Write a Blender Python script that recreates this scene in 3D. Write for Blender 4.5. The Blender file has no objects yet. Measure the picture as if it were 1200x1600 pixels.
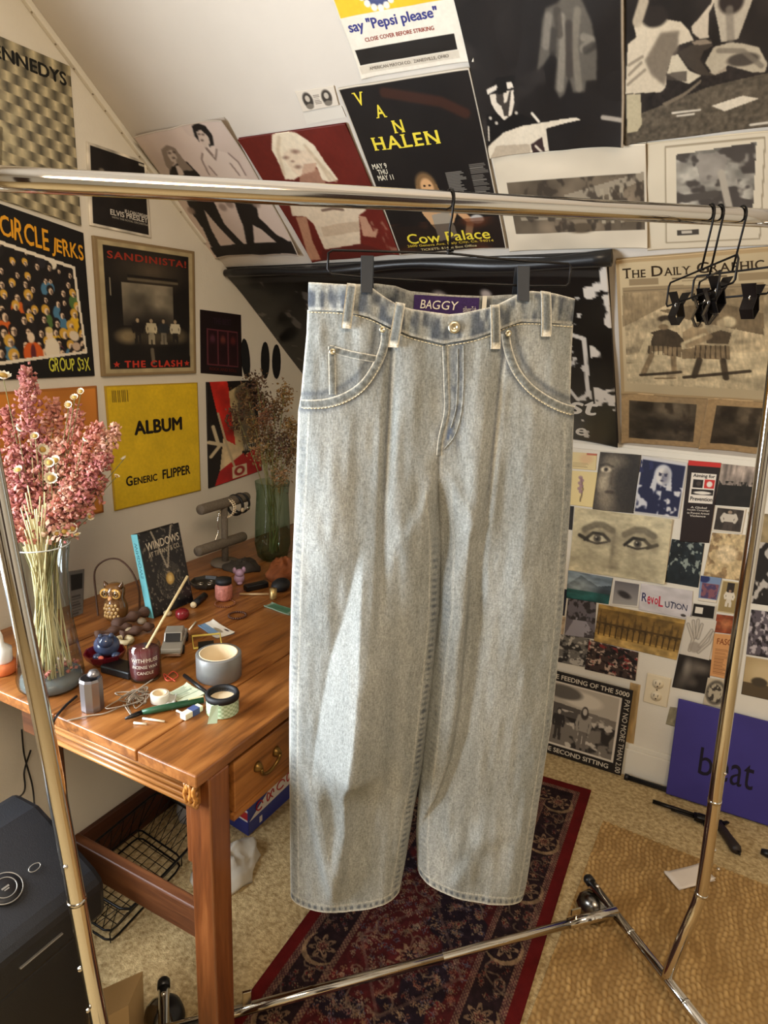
import bpy, math, random
import numpy as np
from mathutils import Vector, Matrix

# ------------------------------------------------------------------ camera
# world: floor z=0, collage (knee) wall y=0, record wall x=0, sloped ceiling z = KH - KS*y
F_PX, YAW, PITCH, ROLL = 1049.09, 0.4853, 0.2510, 0.0390
CAM = np.array([1.375, -2.181, 1.404])
KH, KS = 1.1164, 0.7780
sc = bpy.context.scene
COL = sc.collection
cy_, sy_, cp_, sp_ = math.cos(YAW), math.sin(YAW), math.cos(PITCH), math.sin(PITCH)
FWD = np.array([-sy_*cp_, cy_*cp_, -sp_]); RGT = np.array([cy_, sy_, 0.0]); UPV = np.cross(RGT, FWD)
R_ = math.cos(ROLL)*RGT + math.sin(ROLL)*UPV
U_ = -math.sin(ROLL)*RGT + math.cos(ROLL)*UPV
cd = bpy.data.cameras.new('camera'); cam = bpy.data.objects.new('camera', cd); COL.objects.link(cam)
cd.sensor_fit = 'HORIZONTAL'; cd.sensor_width = 36.0; cd.lens = F_PX*36.0/1200.0; cd.clip_start = 0.02
m = Matrix.Identity(4)
for i in range(3):
    m[i][0] = R_[i]; m[i][1] = U_[i]; m[i][2] = -FWD[i]; m[i][3] = CAM[i]
cam.matrix_world = m
sc.camera = cam
# ------------------------------------------------------------------ light and exposure
sc.view_settings.view_transform = 'Standard'; sc.view_settings.look = 'None'
sc.view_settings.gamma = 1.0; sc.view_settings.use_curve_mapping = False
sc.view_settings.exposure = -0.28
w = bpy.data.worlds.new('world'); sc.world = w; w.use_nodes = True
w.node_tree.nodes['Background'].inputs[0].default_value = (0.62, 0.78, 1.0, 1)
w.node_tree.nodes['Background'].inputs[1].default_value = 1.5
def area(name, loc, target, size, power, color, sizey=None):
    l = bpy.data.lights.new(name, 'AREA'); l.energy = power; l.color = color
    l.shape = 'RECTANGLE' if sizey else 'DISK'; l.size = size
    if sizey: l.size_y = sizey
    o = bpy.data.objects.new(name, l); COL.objects.link(o); o.location = loc
    d = Vector(target) - Vector(loc); o.rotation_euler = d.to_track_quat('-Z', 'Y').to_euler()
    return o
# daylight through the window in the record wall, and the warm flush ceiling lamp
area('window_daylight', (-0.12, -2.24, 1.18), (1.2, -1.95, 0.95), 0.9, 95.0, (0.86, 0.93, 1.0), 0.9)
area('ceiling_lamp_light', (1.75, -2.55, 2.28), (1.2, -1.6, 0.6), 0.75, 35.0, (1.0, 0.78, 0.55))

# ------------------------------------------------------------------ pixel rays (photo 1200x1600)
def ray(u, v): return FWD + R_*((u-600)/F_PX) + U_*((800-v)/F_PX)
def onz(u, v, z): d = ray(u, v); return CAM + d*((z-CAM[2])/d[2])
def ony(u, v, y=0.0): d = ray(u, v); return CAM + d*((y-CAM[1])/d[1])
def onx(u, v, x=0.0): d = ray(u, v); return CAM + d*((x-CAM[0])/d[0])
def ons(u, v): d = ray(u, v); return CAM + d*((KH-KS*CAM[1]-CAM[2])/(d[2]+KS*d[1]))
def rng(seed): return np.random.RandomState(seed)

# ------------------------------------------------------------------ mesh helpers
def vec(*a): return np.array(a, float)
def unit(a): a = np.asarray(a, float); return a/np.linalg.norm(a)
class Frame:
    def __init__(s, o=(0,0,0), x=(1,0,0), y=(0,1,0), z=(0,0,1)):
        s.o = np.array(o, float); s.m = np.array([x, y, z], float)
    def __call__(s, P): return np.asarray(P, float) @ s.m + s.o
def yawframe(o, a, s=1.0):
    c, n = math.cos(a)*s, math.sin(a)*s
    return Frame(o, (c, n, 0), (-n, c, 0), (0, 0, s))
class MB:
    def __init__(s, fr=None): s.V = []; s.F = []; s.n = 0; s.fr = fr; s.C = []; s.col = (1, 1, 1)
    def add(s, V, F):
        V = np.asarray(V, float).reshape(-1, 3)
        if s.fr is not None: V = s.fr(V)
        s.V.append(V); s.F += [tuple(i+s.n for i in f) for f in F]; s.n += len(V)
        s.C += [s.col]*len(V); return s
    def box(s, lo, hi):
        x0, y0, z0 = lo; x1, y1, z1 = hi
        return s.add([(x0,y0,z0),(x1,y0,z0),(x1,y1,z0),(x0,y1,z0),(x0,y0,z1),(x1,y0,z1),(x1,y1,z1),(x0,y1,z1)],
                     [(0,3,2,1),(4,5,6,7),(0,1,5,4),(1,2,6,5),(2,3,7,6),(3,0,4,7)])
    def obox(s, c, ex, ey, ez):
        c, ex, ey, ez = map(np.asarray, (c, ex, ey, ez))
        return s.add([c-ex-ey-ez, c+ex-ey-ez, c+ex+ey-ez, c-ex+ey-ez, c-ex-ey+ez, c+ex-ey+ez, c+ex+ey+ez, c-ex+ey+ez],
                     [(0,3,2,1),(4,5,6,7),(0,1,5,4),(1,2,6,5),(2,3,7,6),(3,0,4,7)])
    def tube(s, pts, r, seg=8, closed=False, caps=True):
        P = np.asarray(pts, float); n = len(P)
        rr = np.broadcast_to(np.asarray(r, float), (n,))
        T = np.zeros_like(P)
        for i in range(n):
            a = P[(i-1) % n] if (closed or i > 0) else P[i]
            b = P[(i+1) % n] if (closed or i < n-1) else P[i]
            d = b-a; L = np.linalg.norm(d); T[i] = d/L if L > 1e-9 else (T[i-1] if i else (0,0,1))
        up = vec(0,0,1) if abs(T[0][2]) < 0.9 else vec(1,0,0)
        N = unit(np.cross(T[0], up)); V = []
        ang = np.arange(seg)*2*math.pi/seg
        for i in range(n):
            N = N-T[i]*(N@T[i]); N = unit(N); B = np.cross(T[i], N)
            V += [P[i]+rr[i]*(math.cos(a)*N+math.sin(a)*B) for a in ang]
        Fc = []
        for i in range(n if closed else n-1):
            j = (i+1) % n
            for k in range(seg): q = (k+1) % seg; Fc.append((i*seg+k, i*seg+q, j*seg+q, j*seg+k))
        if caps and not closed:
            Fc.append(tuple(range(seg-1, -1, -1))); Fc.append(tuple((n-1)*seg+k for k in range(seg)))
        return s.add(V, Fc)
    def lathe(s, prof, seg=20, o=(0,0,0), x=(1,0,0), y=(0,1,0), z=(0,0,1), a0=0.0, a1=2*math.pi, cap=True):
        full = abs(a1-a0-2*math.pi) < 1e-6; na = seg if full else seg+1
        o, x, y, z = [np.asarray(q, float) for q in (o, x, y, z)]; V = []; Fc = []
        for (r, h) in prof:
            for k in range(na):
                a = a0+(a1-a0)*k/seg; V.append(o+x*(r*math.cos(a))+y*(r*math.sin(a))+z*h)
        for i in range(len(prof)-1):
            for k in range(seg):
                q = (k+1) % na; Fc.append((i*na+k, i*na+q, (i+1)*na+q, (i+1)*na+k))
        if full and cap:
            if prof[0][0] > 1e-5: Fc.append(tuple(range(na-1, -1, -1)))
            if prof[-1][0] > 1e-5: Fc.append(tuple((len(prof)-1)*na+k for k in range(na)))
        return s.add(V, Fc)
    def prism(s, poly, fr, d0, d1):
        n = len(poly); V = [(p[0], p[1], d0) for p in poly]+[(p[0], p[1], d1) for p in poly]
        Fc = [tuple(range(n-1, -1, -1)), tuple(range(n, 2*n))]+[(i, (i+1) % n, n+(i+1) % n, n+i) for i in range(n)]
        return s.add(fr(V), Fc)
    def sph(s, c, r, seg=12, ring=8, fr=None):
        r = np.broadcast_to(np.asarray(r, float), (3,)); V = [(0,0,-1)]
        for i in range(1, ring):
            t = math.pi*i/ring
            V += [(math.sin(t)*math.cos(2*math.pi*k/seg), math.sin(t)*math.sin(2*math.pi*k/seg), -math.cos(t)) for k in range(seg)]
        V.append((0,0,1)); Fc = [(0, 1+(k+1) % seg, 1+k) for k in range(seg)]
        for i in range(ring-2):
            for k in range(seg):
                q = (k+1) % seg; a = 1+i*seg; Fc.append((a+k, a+q, a+seg+q, a+seg+k))
        a = 1+(ring-2)*seg; Fc += [(a+k, a+(k+1) % seg, len(V)-1) for k in range(seg)]
        V = np.array(V)*r
        if fr is not None: V = fr(V)
        return s.add(V+np.asarray(c), Fc)
    def torus(s, c, R, r, x=(1,0,0), y=(0,1,0), seg=24, rs=8):
        x, y, c = np.asarray(x, float), np.asarray(y, float), np.asarray(c, float)
        return s.tube([c+x*R*math.cos(2*math.pi*k/seg)+y*R*math.sin(2*math.pi*k/seg) for k in range(seg)], r, rs, closed=True)
    def grid(s, P):   # P (h,w,3)
        h, w_ = P.shape[:2]
        return s.add(P.reshape(-1, 3), [(j*w_+i, (j+1)*w_+i, (j+1)*w_+i+1, j*w_+i+1) for j in range(h-1) for i in range(w_-1)])
BASE = {}
def lin(c):
    c = np.asarray(c, float)/255.0
    return np.where(c <= 0.04045, c/12.92, ((c+0.055)/1.055)**2.4)
def thing(name, base, label, cat, group=None):
    o = bpy.data.objects.new(name, None); COL.objects.link(o); o.location = tuple(base); o.empty_display_size = 0.05
    o['label'] = label; o['category'] = cat
    if group: o['group'] = group
    BASE[o] = np.array(base, float); return o
def put(name, mb, mat, parent=None, smooth=False, colattr=False, bevel=0.0, label=None, cat=None, group=None, kind=None):
    V = np.concatenate(mb.V) if isinstance(mb, MB) else np.asarray(mb[0], float)
    Fc = mb.F if isinstance(mb, MB) else mb[1]
    if parent is not None: base = BASE[parent]
    else: lo, hi = V.min(0), V.max(0); base = vec((lo[0]+hi[0])/2, (lo[1]+hi[1])/2, lo[2])
    me = bpy.data.meshes.new(name); W = V-base
    if isinstance(Fc, np.ndarray):
        nf = len(Fc); me.vertices.add(len(W)); me.vertices.foreach_set('co', W.astype(np.float32).ravel())
        k = Fc.shape[1]; me.loops.add(nf*k); me.loops.foreach_set('vertex_index', Fc.astype(np.int32).ravel())
        me.polygons.add(nf); me.polygons.foreach_set('loop_start', (np.arange(nf)*k).astype(np.int32))
        me.update(calc_edges=True); me.validate()
    else:
        me.from_pydata(W.tolist(), [], Fc); me.update()
    if smooth: me.polygons.foreach_set('use_smooth', [True]*len(me.polygons))
    if colattr is not False:
        C = np.asarray(mb.C if colattr is True else colattr, float)
        a = me.color_attributes.new('Col', 'FLOAT_COLOR', 'POINT')
        a.data.foreach_set('color', np.concatenate([lin(C), np.ones((len(C), 1))], 1).astype(np.float32).ravel())
    me.materials.append(MT[mat] if isinstance(mat, str) else mat)
    o = bpy.data.objects.new(name, me); COL.objects.link(o)
    if parent is not None: o.parent = parent
    else: o.location = tuple(base)
    BASE[o] = np.array(base, float)
    if bevel:
        b = o.modifiers.new('bevel', 'BEVEL'); b.width = bevel; b.segments = 2; b.limit_method = 'ANGLE'
    if label: o['label'] = label
    if cat: o['category'] = cat
    if group: o['group'] = group
    if kind: o['kind'] = kind
    return o
def copytree(o, loc, label=None, rotz=None, parent=None):
    c = o.copy(); COL.objects.link(c)
    if parent is None:
        c.location = tuple(loc)
        if rotz is not None: c.rotation_euler = (0, 0, rotz)
        if label: c['label'] = label
    else: c.parent = parent
    for ch in [q for q in bpy.data.objects if q.parent == o]: copytree(ch, None, parent=c)
    return c
def arc(c, r, a0, a1, n, x, y):
    c, x, y = np.asarray(c, float), np.asarray(x, float), np.asarray(y, float)
    return [c+x*r*math.cos(a0+(a1-a0)*k/n)+y*r*math.sin(a0+(a1-a0)*k/n) for k in range(n+1)]
def spline(P, n=8):
    P = np.asarray(P, float); Q = np.vstack([2*P[0]-P[1], P, 2*P[-1]-P[-2]]); out = []
    for i in range(1, len(Q)-2):
        for k in range(n):
            t = k/n; a, b, c, d = Q[i-1], Q[i], Q[i+1], Q[i+2]
            out.append(0.5*((2*b)+(-a+c)*t+(2*a-5*b+4*c-d)*t*t+(-a+3*b-3*c+d)*t**3))
    out.append(P[-1]); return np.array(out)

# ------------------------------------------------------------------ materials
MT = {}
def nodes(name):
    mt = bpy.data.materials.new(name); mt.use_nodes = True; MT[name] = mt
    nt = mt.node_tree; return mt, nt, nt.nodes['Principled BSDF']
def rgba(c): return tuple(lin(c))+(1.0,)
def mat(name, c, rough=0.55, metal=0.0, c2=None, nscale=30.0, stretch=(1,1,1), bump=0.0, bscale=None, trans=0.0, coat=0.0, ior=1.45, spec=0.5, detail=4.0, lo=0.3, hi=0.7, emit=0.0, sheen=0.0):
    mt, nt, b = nodes(name); N, L = nt.nodes, nt.links
    b.inputs['Base Color'].default_value = rgba(c); b.inputs['Roughness'].default_value = rough
    b.inputs['Metallic'].default_value = metal; b.inputs['Transmission Weight'].default_value = trans
    b.inputs['Coat Weight'].default_value = coat; b.inputs['IOR'].default_value = ior
    b.inputs['Specular IOR Level'].default_value = spec; b.inputs['Sheen Weight'].default_value = sheen
    if emit: b.inputs['Emission Color'].default_value = rgba(c); b.inputs['Emission Strength'].default_value = emit
    if c2 is not None or bump:
        tc = N.new('ShaderNodeTexCoord'); mp = N.new('ShaderNodeMapping'); mp.inputs['Scale'].default_value = stretch
        L.new(tc.outputs['Object'], mp.inputs['Vector'])
        nz = N.new('ShaderNodeTexNoise'); nz.inputs['Scale'].default_value = nscale; nz.inputs['Detail'].default_value = detail
        L.new(mp.outputs[0], nz.inputs['Vector'])
        if c2 is not None:
            rp = N.new('ShaderNodeValToRGB'); rp.color_ramp.elements[0].position = lo; rp.color_ramp.elements[1].position = hi
            rp.color_ramp.elements[0].color = rgba(c); rp.color_ramp.elements[1].color = rgba(c2)
            L.new(nz.outputs['Fac'], rp.inputs[0]); L.new(rp.outputs[0], b.inputs['Base Color'])
        if bump:
            n2 = nz
            if bscale:
                n2 = N.new('ShaderNodeTexNoise'); n2.inputs['Scale'].default_value = bscale; n2.inputs['Detail'].default_value = 3
                L.new(mp.outputs[0], n2.inputs['Vector'])
            bp = N.new('ShaderNodeBump'); bp.inputs['Strength'].default_value = bump; bp.inputs['Distance'].default_value = 0.004
            L.new(n2.outputs['Fac'], bp.inputs['Height']); L.new(bp.outputs[0], b.inputs['Normal'])
    return mt
def colmat(name, rough=0.6, spec=0.4, bump=0.0, bscale=300.0, coat=0.0, grain=0.0):
    mt, nt, b = nodes(name); N, L = nt.nodes, nt.links
    a = N.new('ShaderNodeVertexColor'); a.layer_name = 'Col'
    b.inputs['Roughness'].default_value = rough; b.inputs['Specular IOR Level'].default_value = spec; b.inputs['Coat Weight'].default_value = coat
    src = a.outputs[0]
    if bump or grain:
        tc = N.new('ShaderNodeTexCoord'); nz = N.new('ShaderNodeTexNoise'); nz.inputs['Scale'].default_value = bscale; nz.inputs['Detail'].default_value = 3
        L.new(tc.outputs['Object'], nz.inputs['Vector'])
        if grain:
            mr = N.new('ShaderNodeMapRange'); mr.inputs[1].default_value = 0.25; mr.inputs[2].default_value = 0.75
            mr.inputs[3].default_value = 1-grain; mr.inputs[4].default_value = 1+grain; L.new(nz.outputs['Fac'], mr.inputs[0])
            mx = N.new('ShaderNodeMix'); mx.data_type = 'RGBA'; mx.blend_type = 'MULTIPLY'; mx.inputs[0].default_value = 1.0
            L.new(src, mx.inputs[6]); L.new(mr.outputs[0], mx.inputs[7]); src = mx.outputs[2]
        if bump:
            bp = N.new('ShaderNodeBump'); bp.inputs['Strength'].default_value = bump; bp.inputs['Distance'].default_value = 0.003
            L.new(nz.outputs['Fac'], bp.inputs['Height']); L.new(bp.outputs[0], b.inputs['Normal'])
    L.new(src, b.inputs['Base Color']); return mt
def woodmat(name, c, c2, c3, along='y', rough=0.38, scale=1.0, coat=0.15):
    mt, nt, b = nodes(name); N, L = nt.nodes, nt.links
    tc = N.new('ShaderNodeTexCoord'); mp = N.new('ShaderNodeMapping')
    st = {'x': (1.2, 14, 14), 'y': (14, 1.2, 14), 'z': (14, 14, 1.2)}[along]
    mp.inputs['Scale'].default_value = tuple(q*scale for q in st); L.new(tc.outputs['Object'], mp.inputs['Vector'])
    nz = N.new('ShaderNodeTexNoise'); nz.inputs['Scale'].default_value = 2.2; nz.inputs['Detail'].default_value = 6; nz.inputs['Distortion'].default_value = 1.1
    L.new(mp.outputs[0], nz.inputs['Vector'])
    fine = N.new('ShaderNodeTexNoise'); fine.inputs['Scale'].default_value = 14; fine.inputs['Detail'].default_value = 3; L.new(mp.outputs[0], fine.inputs['Vector'])
    mth = N.new('ShaderNodeMath'); mth.operation = 'MULTIPLY_ADD'; mth.inputs[1].default_value = 0.35; L.new(fine.outputs['Fac'], mth.inputs[0]); L.new(nz.outputs['Fac'], mth.inputs[2])
    rp = N.new('ShaderNodeValToRGB'); e = rp.color_ramp.elements; e[0].position = 0.45; e[1].position = 0.92
    e[0].color = rgba(c); e[1].color = rgba(c3); k = e.new(0.66); k.color = rgba(c2)
    L.new(mth.outputs[0], rp.inputs[0]); L.new(rp.outputs[0], b.inputs['Base Color'])
    b.inputs['Roughness'].default_value = rough; b.inputs['Coat Weight'].default_value = coat; b.inputs['Coat Roughness'].default_value = 0.3
    bp = N.new('ShaderNodeBump'); bp.inputs['Strength'].default_value = 0.18; bp.inputs['Distance'].default_value = 0.002
    L.new(mth.outputs[0], bp.inputs['Height']); L.new(bp.outputs[0], b.inputs['Normal'])
    return mt
mat('wall_paint', (226, 219, 204), 0.7, c2=(219, 212, 196), nscale=5, bump=0.12, bscale=140)
mat('ceiling_paint', (214, 206, 194), 0.75, c2=(206, 198, 186), nscale=4, bump=0.06, bscale=90)
mat('carpet', (146, 120, 78), 0.95, c2=(216, 192, 144), nscale=95, bump=0.9, bscale=240, spec=0.1, lo=0.25, hi=0.72, detail=5)
mat('white_trim', (226, 220, 205), 0.45)
mat('brown_trim', (86, 46, 28), 0.4, c2=(66, 34, 20), nscale=12, stretch=(1, .1, 3))
mat('chrome', (205, 200, 192), 0.10, 1.0)
mat('chrome_dark', (120, 116, 110), 0.22, 1.0)
mat('black_plastic', (22, 22, 24), 0.35)
mat('black_soft', (20, 20, 22), 0.6)
mat('black_wire', (26, 24, 24), 0.35, 0.6)
def thinglass(name, tint, edge, refl=0.9):
    """thin clear glass wall: mostly lets light through, mirrors more and gets denser at grazing angles"""
    mt, nt, b = nodes(name); N, L = nt.nodes, nt.links; N.remove(b); out = N['Material Output']
    tr = N.new('ShaderNodeBsdfTransparent'); gl = N.new('ShaderNodeBsdfGlossy'); gl.inputs['Roughness'].default_value = 0.04; gl.inputs['Color'].default_value = (refl, refl, refl, 1)
    lw = N.new('ShaderNodeLayerWeight'); lw.inputs['Blend'].default_value = 0.5
    mc = N.new('ShaderNodeMix'); mc.data_type = 'RGBA'; mc.inputs[6].default_value = rgba(tint); mc.inputs[7].default_value = rgba(edge); L.new(lw.outputs['Facing'], mc.inputs[0]); L.new(mc.outputs[2], tr.inputs['Color'])
    pw = N.new('ShaderNodeMath'); pw.operation = 'POWER'; pw.inputs[1].default_value = 3.0; L.new(lw.outputs['Facing'], pw.inputs[0]); ma = N.new('ShaderNodeMath'); ma.operation = 'MULTIPLY_ADD'; ma.inputs[1].default_value = 0.30; ma.inputs[2].default_value = 0.05; L.new(pw.outputs[0], ma.inputs[0]); mx = N.new('ShaderNodeMixShader'); L.new(ma.outputs[0], mx.inputs[0]); L.new(tr.outputs[0], mx.inputs[1]); L.new(gl.outputs[0], mx.inputs[2]); L.new(mx.outputs[0], out.inputs['Surface'])
thinglass('glass', (246, 248, 247), (190, 198, 196)); thinglass('green_glass', (212, 228, 214), (140, 168, 146))
woodmat('oak', (88, 50, 20), (132, 80, 35), (164, 108, 54), 'y')
woodmat('oak_x', (104, 64, 28), (150, 98, 48), (182, 130, 70), 'x')
woodmat('oak_z', (72, 36, 14), (102, 54, 22), (126, 74, 36), 'z')
woodmat('oak_dark', (58, 32, 18), (84, 48, 26), (104, 64, 36), 'x')
colmat('print', 0.55, 0.35)
colmat('print_gloss', 0.28, 0.5)
colmat('coloured', 0.6, 0.3)
colmat('glazed', 0.15, 0.5, coat=0.5)
def ink(c, rough=0.55):
    k = 'ink_%02x%02x%02x' % tuple(int(q) for q in c)
    if k not in MT: mat(k, c, rough, spec=0.3)
    return k

# ------------------------------------------------------------------ room shell
XR, YB, ZC = 3.3, -4.6, 2.42
YC = (KH-ZC)/KS        # where the slope meets the flat ceiling
def struct(name, mb, mt, **k): return put(name, mb, mt, kind='structure', **k)
struct('floor', MB().box((-0.1, YB, -0.06), (XR, 0.1, 0.0)), 'carpet')
# record wall (x=0): panels around a window opening out of frame
W0, W1, WZ0, WZ1 = -2.75, -1.72, 0.70, 1.68
yz = Frame((0, 0, 0), (0, 1, 0), (0, 0, 1), (1, 0, 0))
wl = MB()
for poly in ([(0, 0), (0, KH), (YC, ZC), (W1, ZC), (W1, 0)], [(W1, 0), (W1, WZ0), (W0, WZ0), (W0, 0)],
             [(W1, WZ1), (W1, ZC), (W0, ZC), (W0, WZ1)], [(W0, 0), (W0, ZC), (YB, ZC), (YB, 0)]):
    wl.prism(poly, yz, -0.1, 0.0)
struct('wall_left', wl, 'wall_paint')
struct('wall_back', MB().box((0.0, 0.0, 0.0), (XR, 0.1, KH)), 'wall_paint')
struct('wall_right', MB().box((XR, YB, 0), (XR+0.1, 0.1, ZC)), 'wall_paint')
struct('wall_front', MB().box((0, YB-0.1, 0), (XR, YB, ZC)), 'wall_paint')
cl = MB(); sl = Frame((0, 0, 0), (0, 1, 0), (0, 0, 1), (1, 0, 0))
cl.prism([(0.0, KH), (YC, ZC), (YB, ZC), (YB, ZC+0.1), (YC-0.02, ZC+0.1), (0.1, KH)], sl, 0.0, XR)
struct('ceiling', cl, 'ceiling_paint')
struct('baseboard_left', MB().box((0, YB, 0), (0.014, -0.016, 0.122)), 'brown_trim', bevel=0.003)
bb = MB().box((0.015, -0.014, 0), (XR, 0, 0.10)); bb.box((0.015, -0.009, 0.10), (XR, 0, 0.118))
struct('baseboard_back', bb, 'white_trim', bevel=0.002)
# taped corner bead between record wall and slope, with nail heads
sd = unit((0, YC, ZC-KH)); sn = unit((0, -(ZC-KH), YC)) * np.array([0, 1, 1]); sn = unit(np.cross(sd, (1, 0, 0)))
if sn[2] > 0: sn = -sn
tb = MB(); a0 = vec(0, 0, KH); L_ = np.linalg.norm([YC, ZC-KH])
tb.obox(a0+sd*L_*0.70+sn*0.007+vec(0.006, 0, 0), sd*L_*0.29, sn*0.007, vec(0.006, 0, 0))
trim = struct('trim_1', tb, 'white_trim', bevel=0.002)
mat('nail', (150, 138, 118), 0.5, 0.3)
r0 = rng(3)
for k in range(14):
    c = a0+sd*(L_*0.46+0.055*k+r0.uniform(-.01, .01))+sn*0.0142+vec(0.006, 0, 0)
    put('nail_head', MB().lathe([(0.0022, 0), (0.0022, 0.0008), (0.0, 0.001)], 8, c, sd, (1, 0, 0), sn), 'nail', trim)
# plain batten where slope meets the knee wall
struct('trim_2', MB().box((0.0, -0.003, KH-0.026), (XR, 0.0, KH-0.008)), 'white_trim', bevel=0.003)
# window (behind the camera's left, the room's daylight)
wf = MB()
for lo, hi in (((-0.08, W0, WZ0-0.03), (0.02, W1, WZ0)), ((-0.08, W0, WZ1), (0.02, W1, WZ1+0.03)), ((-0.08, W0-0.03, WZ0-0.03), (0.02, W0, WZ1+0.03)), ((-0.08, W1, WZ0-0.03), (0.02, W1+0.03, WZ1+0.03))):
    wf.box(lo, hi)
win = struct('window_1', wf, 'white_trim')
put('sash_bar', MB().box((-0.05, W0, 1.19), (-0.03, W1, 1.22)), 'white_trim', win)
# unseen doors added behind the camera so the chrome mirrors something dark
mat('added_dark_door', (58, 36, 24), 0.4, c2=(44, 26, 18), nscale=10, stretch=(4, 4, .4))
for nm, lo, hi in (('added_door_1', (1.25, YB, 0.0), (2.05, YB+0.04, 2.02)), ('added_door_2', (XR-0.04, -2.9, 0.0), (XR, -2.0, 2.02))):
    dr_ = struct(nm, MB().box(lo, hi), 'added_dark_door', bevel=0.004); c_ = [(p+q)/2 for p, q in zip(lo, hi)]
    put('added_door_knob', MB().sph((lo[0]+0.1, YB+0.07, 0.95) if nm == 'added_door_1' else (XR-0.07, -2.82, 0.95), 0.028, 14, 10), 'chrome', dr_, True)
# flush ceiling lamp
lamp = thing('ceiling_lamp', (1.75, -2.55, 2.36), 'round flush ceiling lamp behind the camera', 'lamp')
put('lamp_plate', MB().lathe([(0.05, 0.0), (0.2, 0.0), (0.2, 0.055), (0, 0.055)], 32, (1.75, -2.55, 2.36)), 'chrome', lamp)
# ================================================================== garment rack
RA = vec(1.407, -0.853, 0.0); RD = unit((-0.69, -0.72, 0)); RN = vec(RD[1], -RD[0], 0)   # RD along the bar to the near end, RN across
if RN @ (CAM-RA) < 0: RN = -RN
def rk(s, z, n=0.0): return RA+RD*s+RN*n+vec(0, 0, z)
rack = thing('garment_rack', rk(0.55, 0), 'chrome rolling garment rack holding the hanging jeans', 'clothes rack')
ZB0, ZB1 = 1.613, 1.556        # far and near ends of the slightly sagging bar
bar_pts = [rk(s, ZB0+(ZB1-ZB0)*(s-0.02)/1.18) for s in np.linspace(0.02, 1.20, 12)]
put('top_bar', MB().tube(bar_pts, 0.0136, 20), 'chrome', rack, True)
def barpt(s): return rk(s, ZB0+(ZB1-ZB0)*(s-0.02)/1.18)
up_r = spline([rk(0.02, ZB0-0.004), rk(-0.012, 1.22), rk(-0.032, 0.75), rk(-0.052, 0.36), rk(-0.050, 0.285), rk(-0.030, 0.21), rk(0.0, 0.09)], 8)
up_l = spline([rk(1.20, ZB1-0.004), rk(1.176, 1.19), rk(1.147, 0.83), rk(1.117, 0.40), rk(1.11, 0.32), rk(1.085, 0.22), rk(1.03, 0.09)], 8)
for pts, s0, sg in ((up_r, 0.0, 1), (up_l, 1.03, -1)):
    u = put('upright', MB().tube(pts, 0.0125, 18), 'chrome', rack, True)
    top = pts[0]
    put('elbow', MB().sph(top, 0.0165, 14, 10), 'chrome', rack, True)
    # sleeve ring, spring buttons
    for f in (0.42, 0.62):
        i = int(f*(len(pts)-1)); c = pts[i]; t = unit(pts[i+1]-pts[i])
        put('sleeve_ring', MB().tube([c-t*0.003, c+t*0.003], 0.0134, 18), 'chrome', rack, True)
        e = unit(np.cross(t, RD)); e = e if e@(CAM-c) > 0 else -e
        put('spring_button', MB().sph(c+t*0.12+unit(e*0.4-RD*sg)*0.0125, 0.0045, 10, 6), 'chrome', rack, True)
        put('spring_button', MB().sph(c-t*0.07+unit(e-RD*sg*0.3)*0.0125, 0.0035, 10, 6), 'chrome', rack, True)
# feet: two legs across, bottom rail between them, four casters
def caster(c, yaw):
    k = put('caster', MB().lathe([(0.0, -0.034), (0.010, -0.036), (0.024, -0.033), (0.033, -0.024), (0.037, -0.012), (0.038, 0.0), (0.0375, 0.004)], 18, c+vec(0, 0, 0.038), (0, 0, 1), (-math.sin(yaw), math.cos(yaw), 0), (math.cos(yaw), math.sin(yaw), 0)), 'black_plastic', rack, True)
    put('hood', MB().lathe([(0.039, 0.0), (0.041, 0.008), (0.036, 0.024), (0.022, 0.035), (0.0, 0.039)], 18, c+vec(0, 0, 0.040), (0, 0, 1), (-math.sin(yaw), math.cos(yaw), 0), (math.cos(yaw), math.sin(yaw), 0)), 'chrome_dark', rack, True)
    put('stem', MB().tube([c+vec(0, 0, 0.07), c+vec(0, 0, 0.095)], 0.005, 8), 'chrome', rack, True)
for s0 in (0.0, 1.03):
    a, b = rk(s0, 0.092, -0.285), rk(s0, 0.092, 0.27)
    leg = put('base_leg', MB().tube([a, b], 0.0112, 16), 'chrome', rack, True)
    for e, d in ((a, -1), (b, 1)):
        put('end_cap', MB().tube([e-RN*d*0.012, e+RN*d*0.004, e+RN*d*0.010], [0.0128, 0.0128, 0.008], 14), 'black_plastic', rack, True)
        caster(vec(e[0], e[1], 0)-RN*d*0.03, math.atan2(RD[1], RD[0])+(0.5 if d < 0 else -0.2))
    for f in (0.30, 0.62, 0.78):
        c = a+(b-a)*f; put('sleeve_ring', MB().tube([c-RN*0.003, c+RN*0.003], 0.0120, 16), 'chrome', rack, True)
    put('bolt_head', MB().sph(a+RN*0.035+vec(0, 0, 0.011), 0.0055, 10, 6), 'chrome', rack, True)
NR = -0.175
rail0, rail1 = rk(0.0, 0.10, NR), rk(1.03, 0.10, NR)
put('bottom_rail', MB().tube([rail0, rail1], 0.0098, 16), 'chrome', rack, True)
put('rail_sleeve', MB().tube([rail0, rail0+RD*0.13], 0.0116, 16), 'chrome', rack, True)
put('rail_sleeve', MB().tube([rk(0.45, 0.10, NR), rk(1.03, 0.10, NR)], 0.0108, 16), 'chrome', rack, True)
put('wing_screw', MB().tube([rail0+RD*0.115, rail0+RD*0.115+vec(0, 0, 0.022)], 0.003, 8).obox(rail0+RD*0.115+vec(0, 0, 0.03), RD*0.012, RN*0.002, vec(0, 0, 0.008)), 'chrome', rack)
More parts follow.
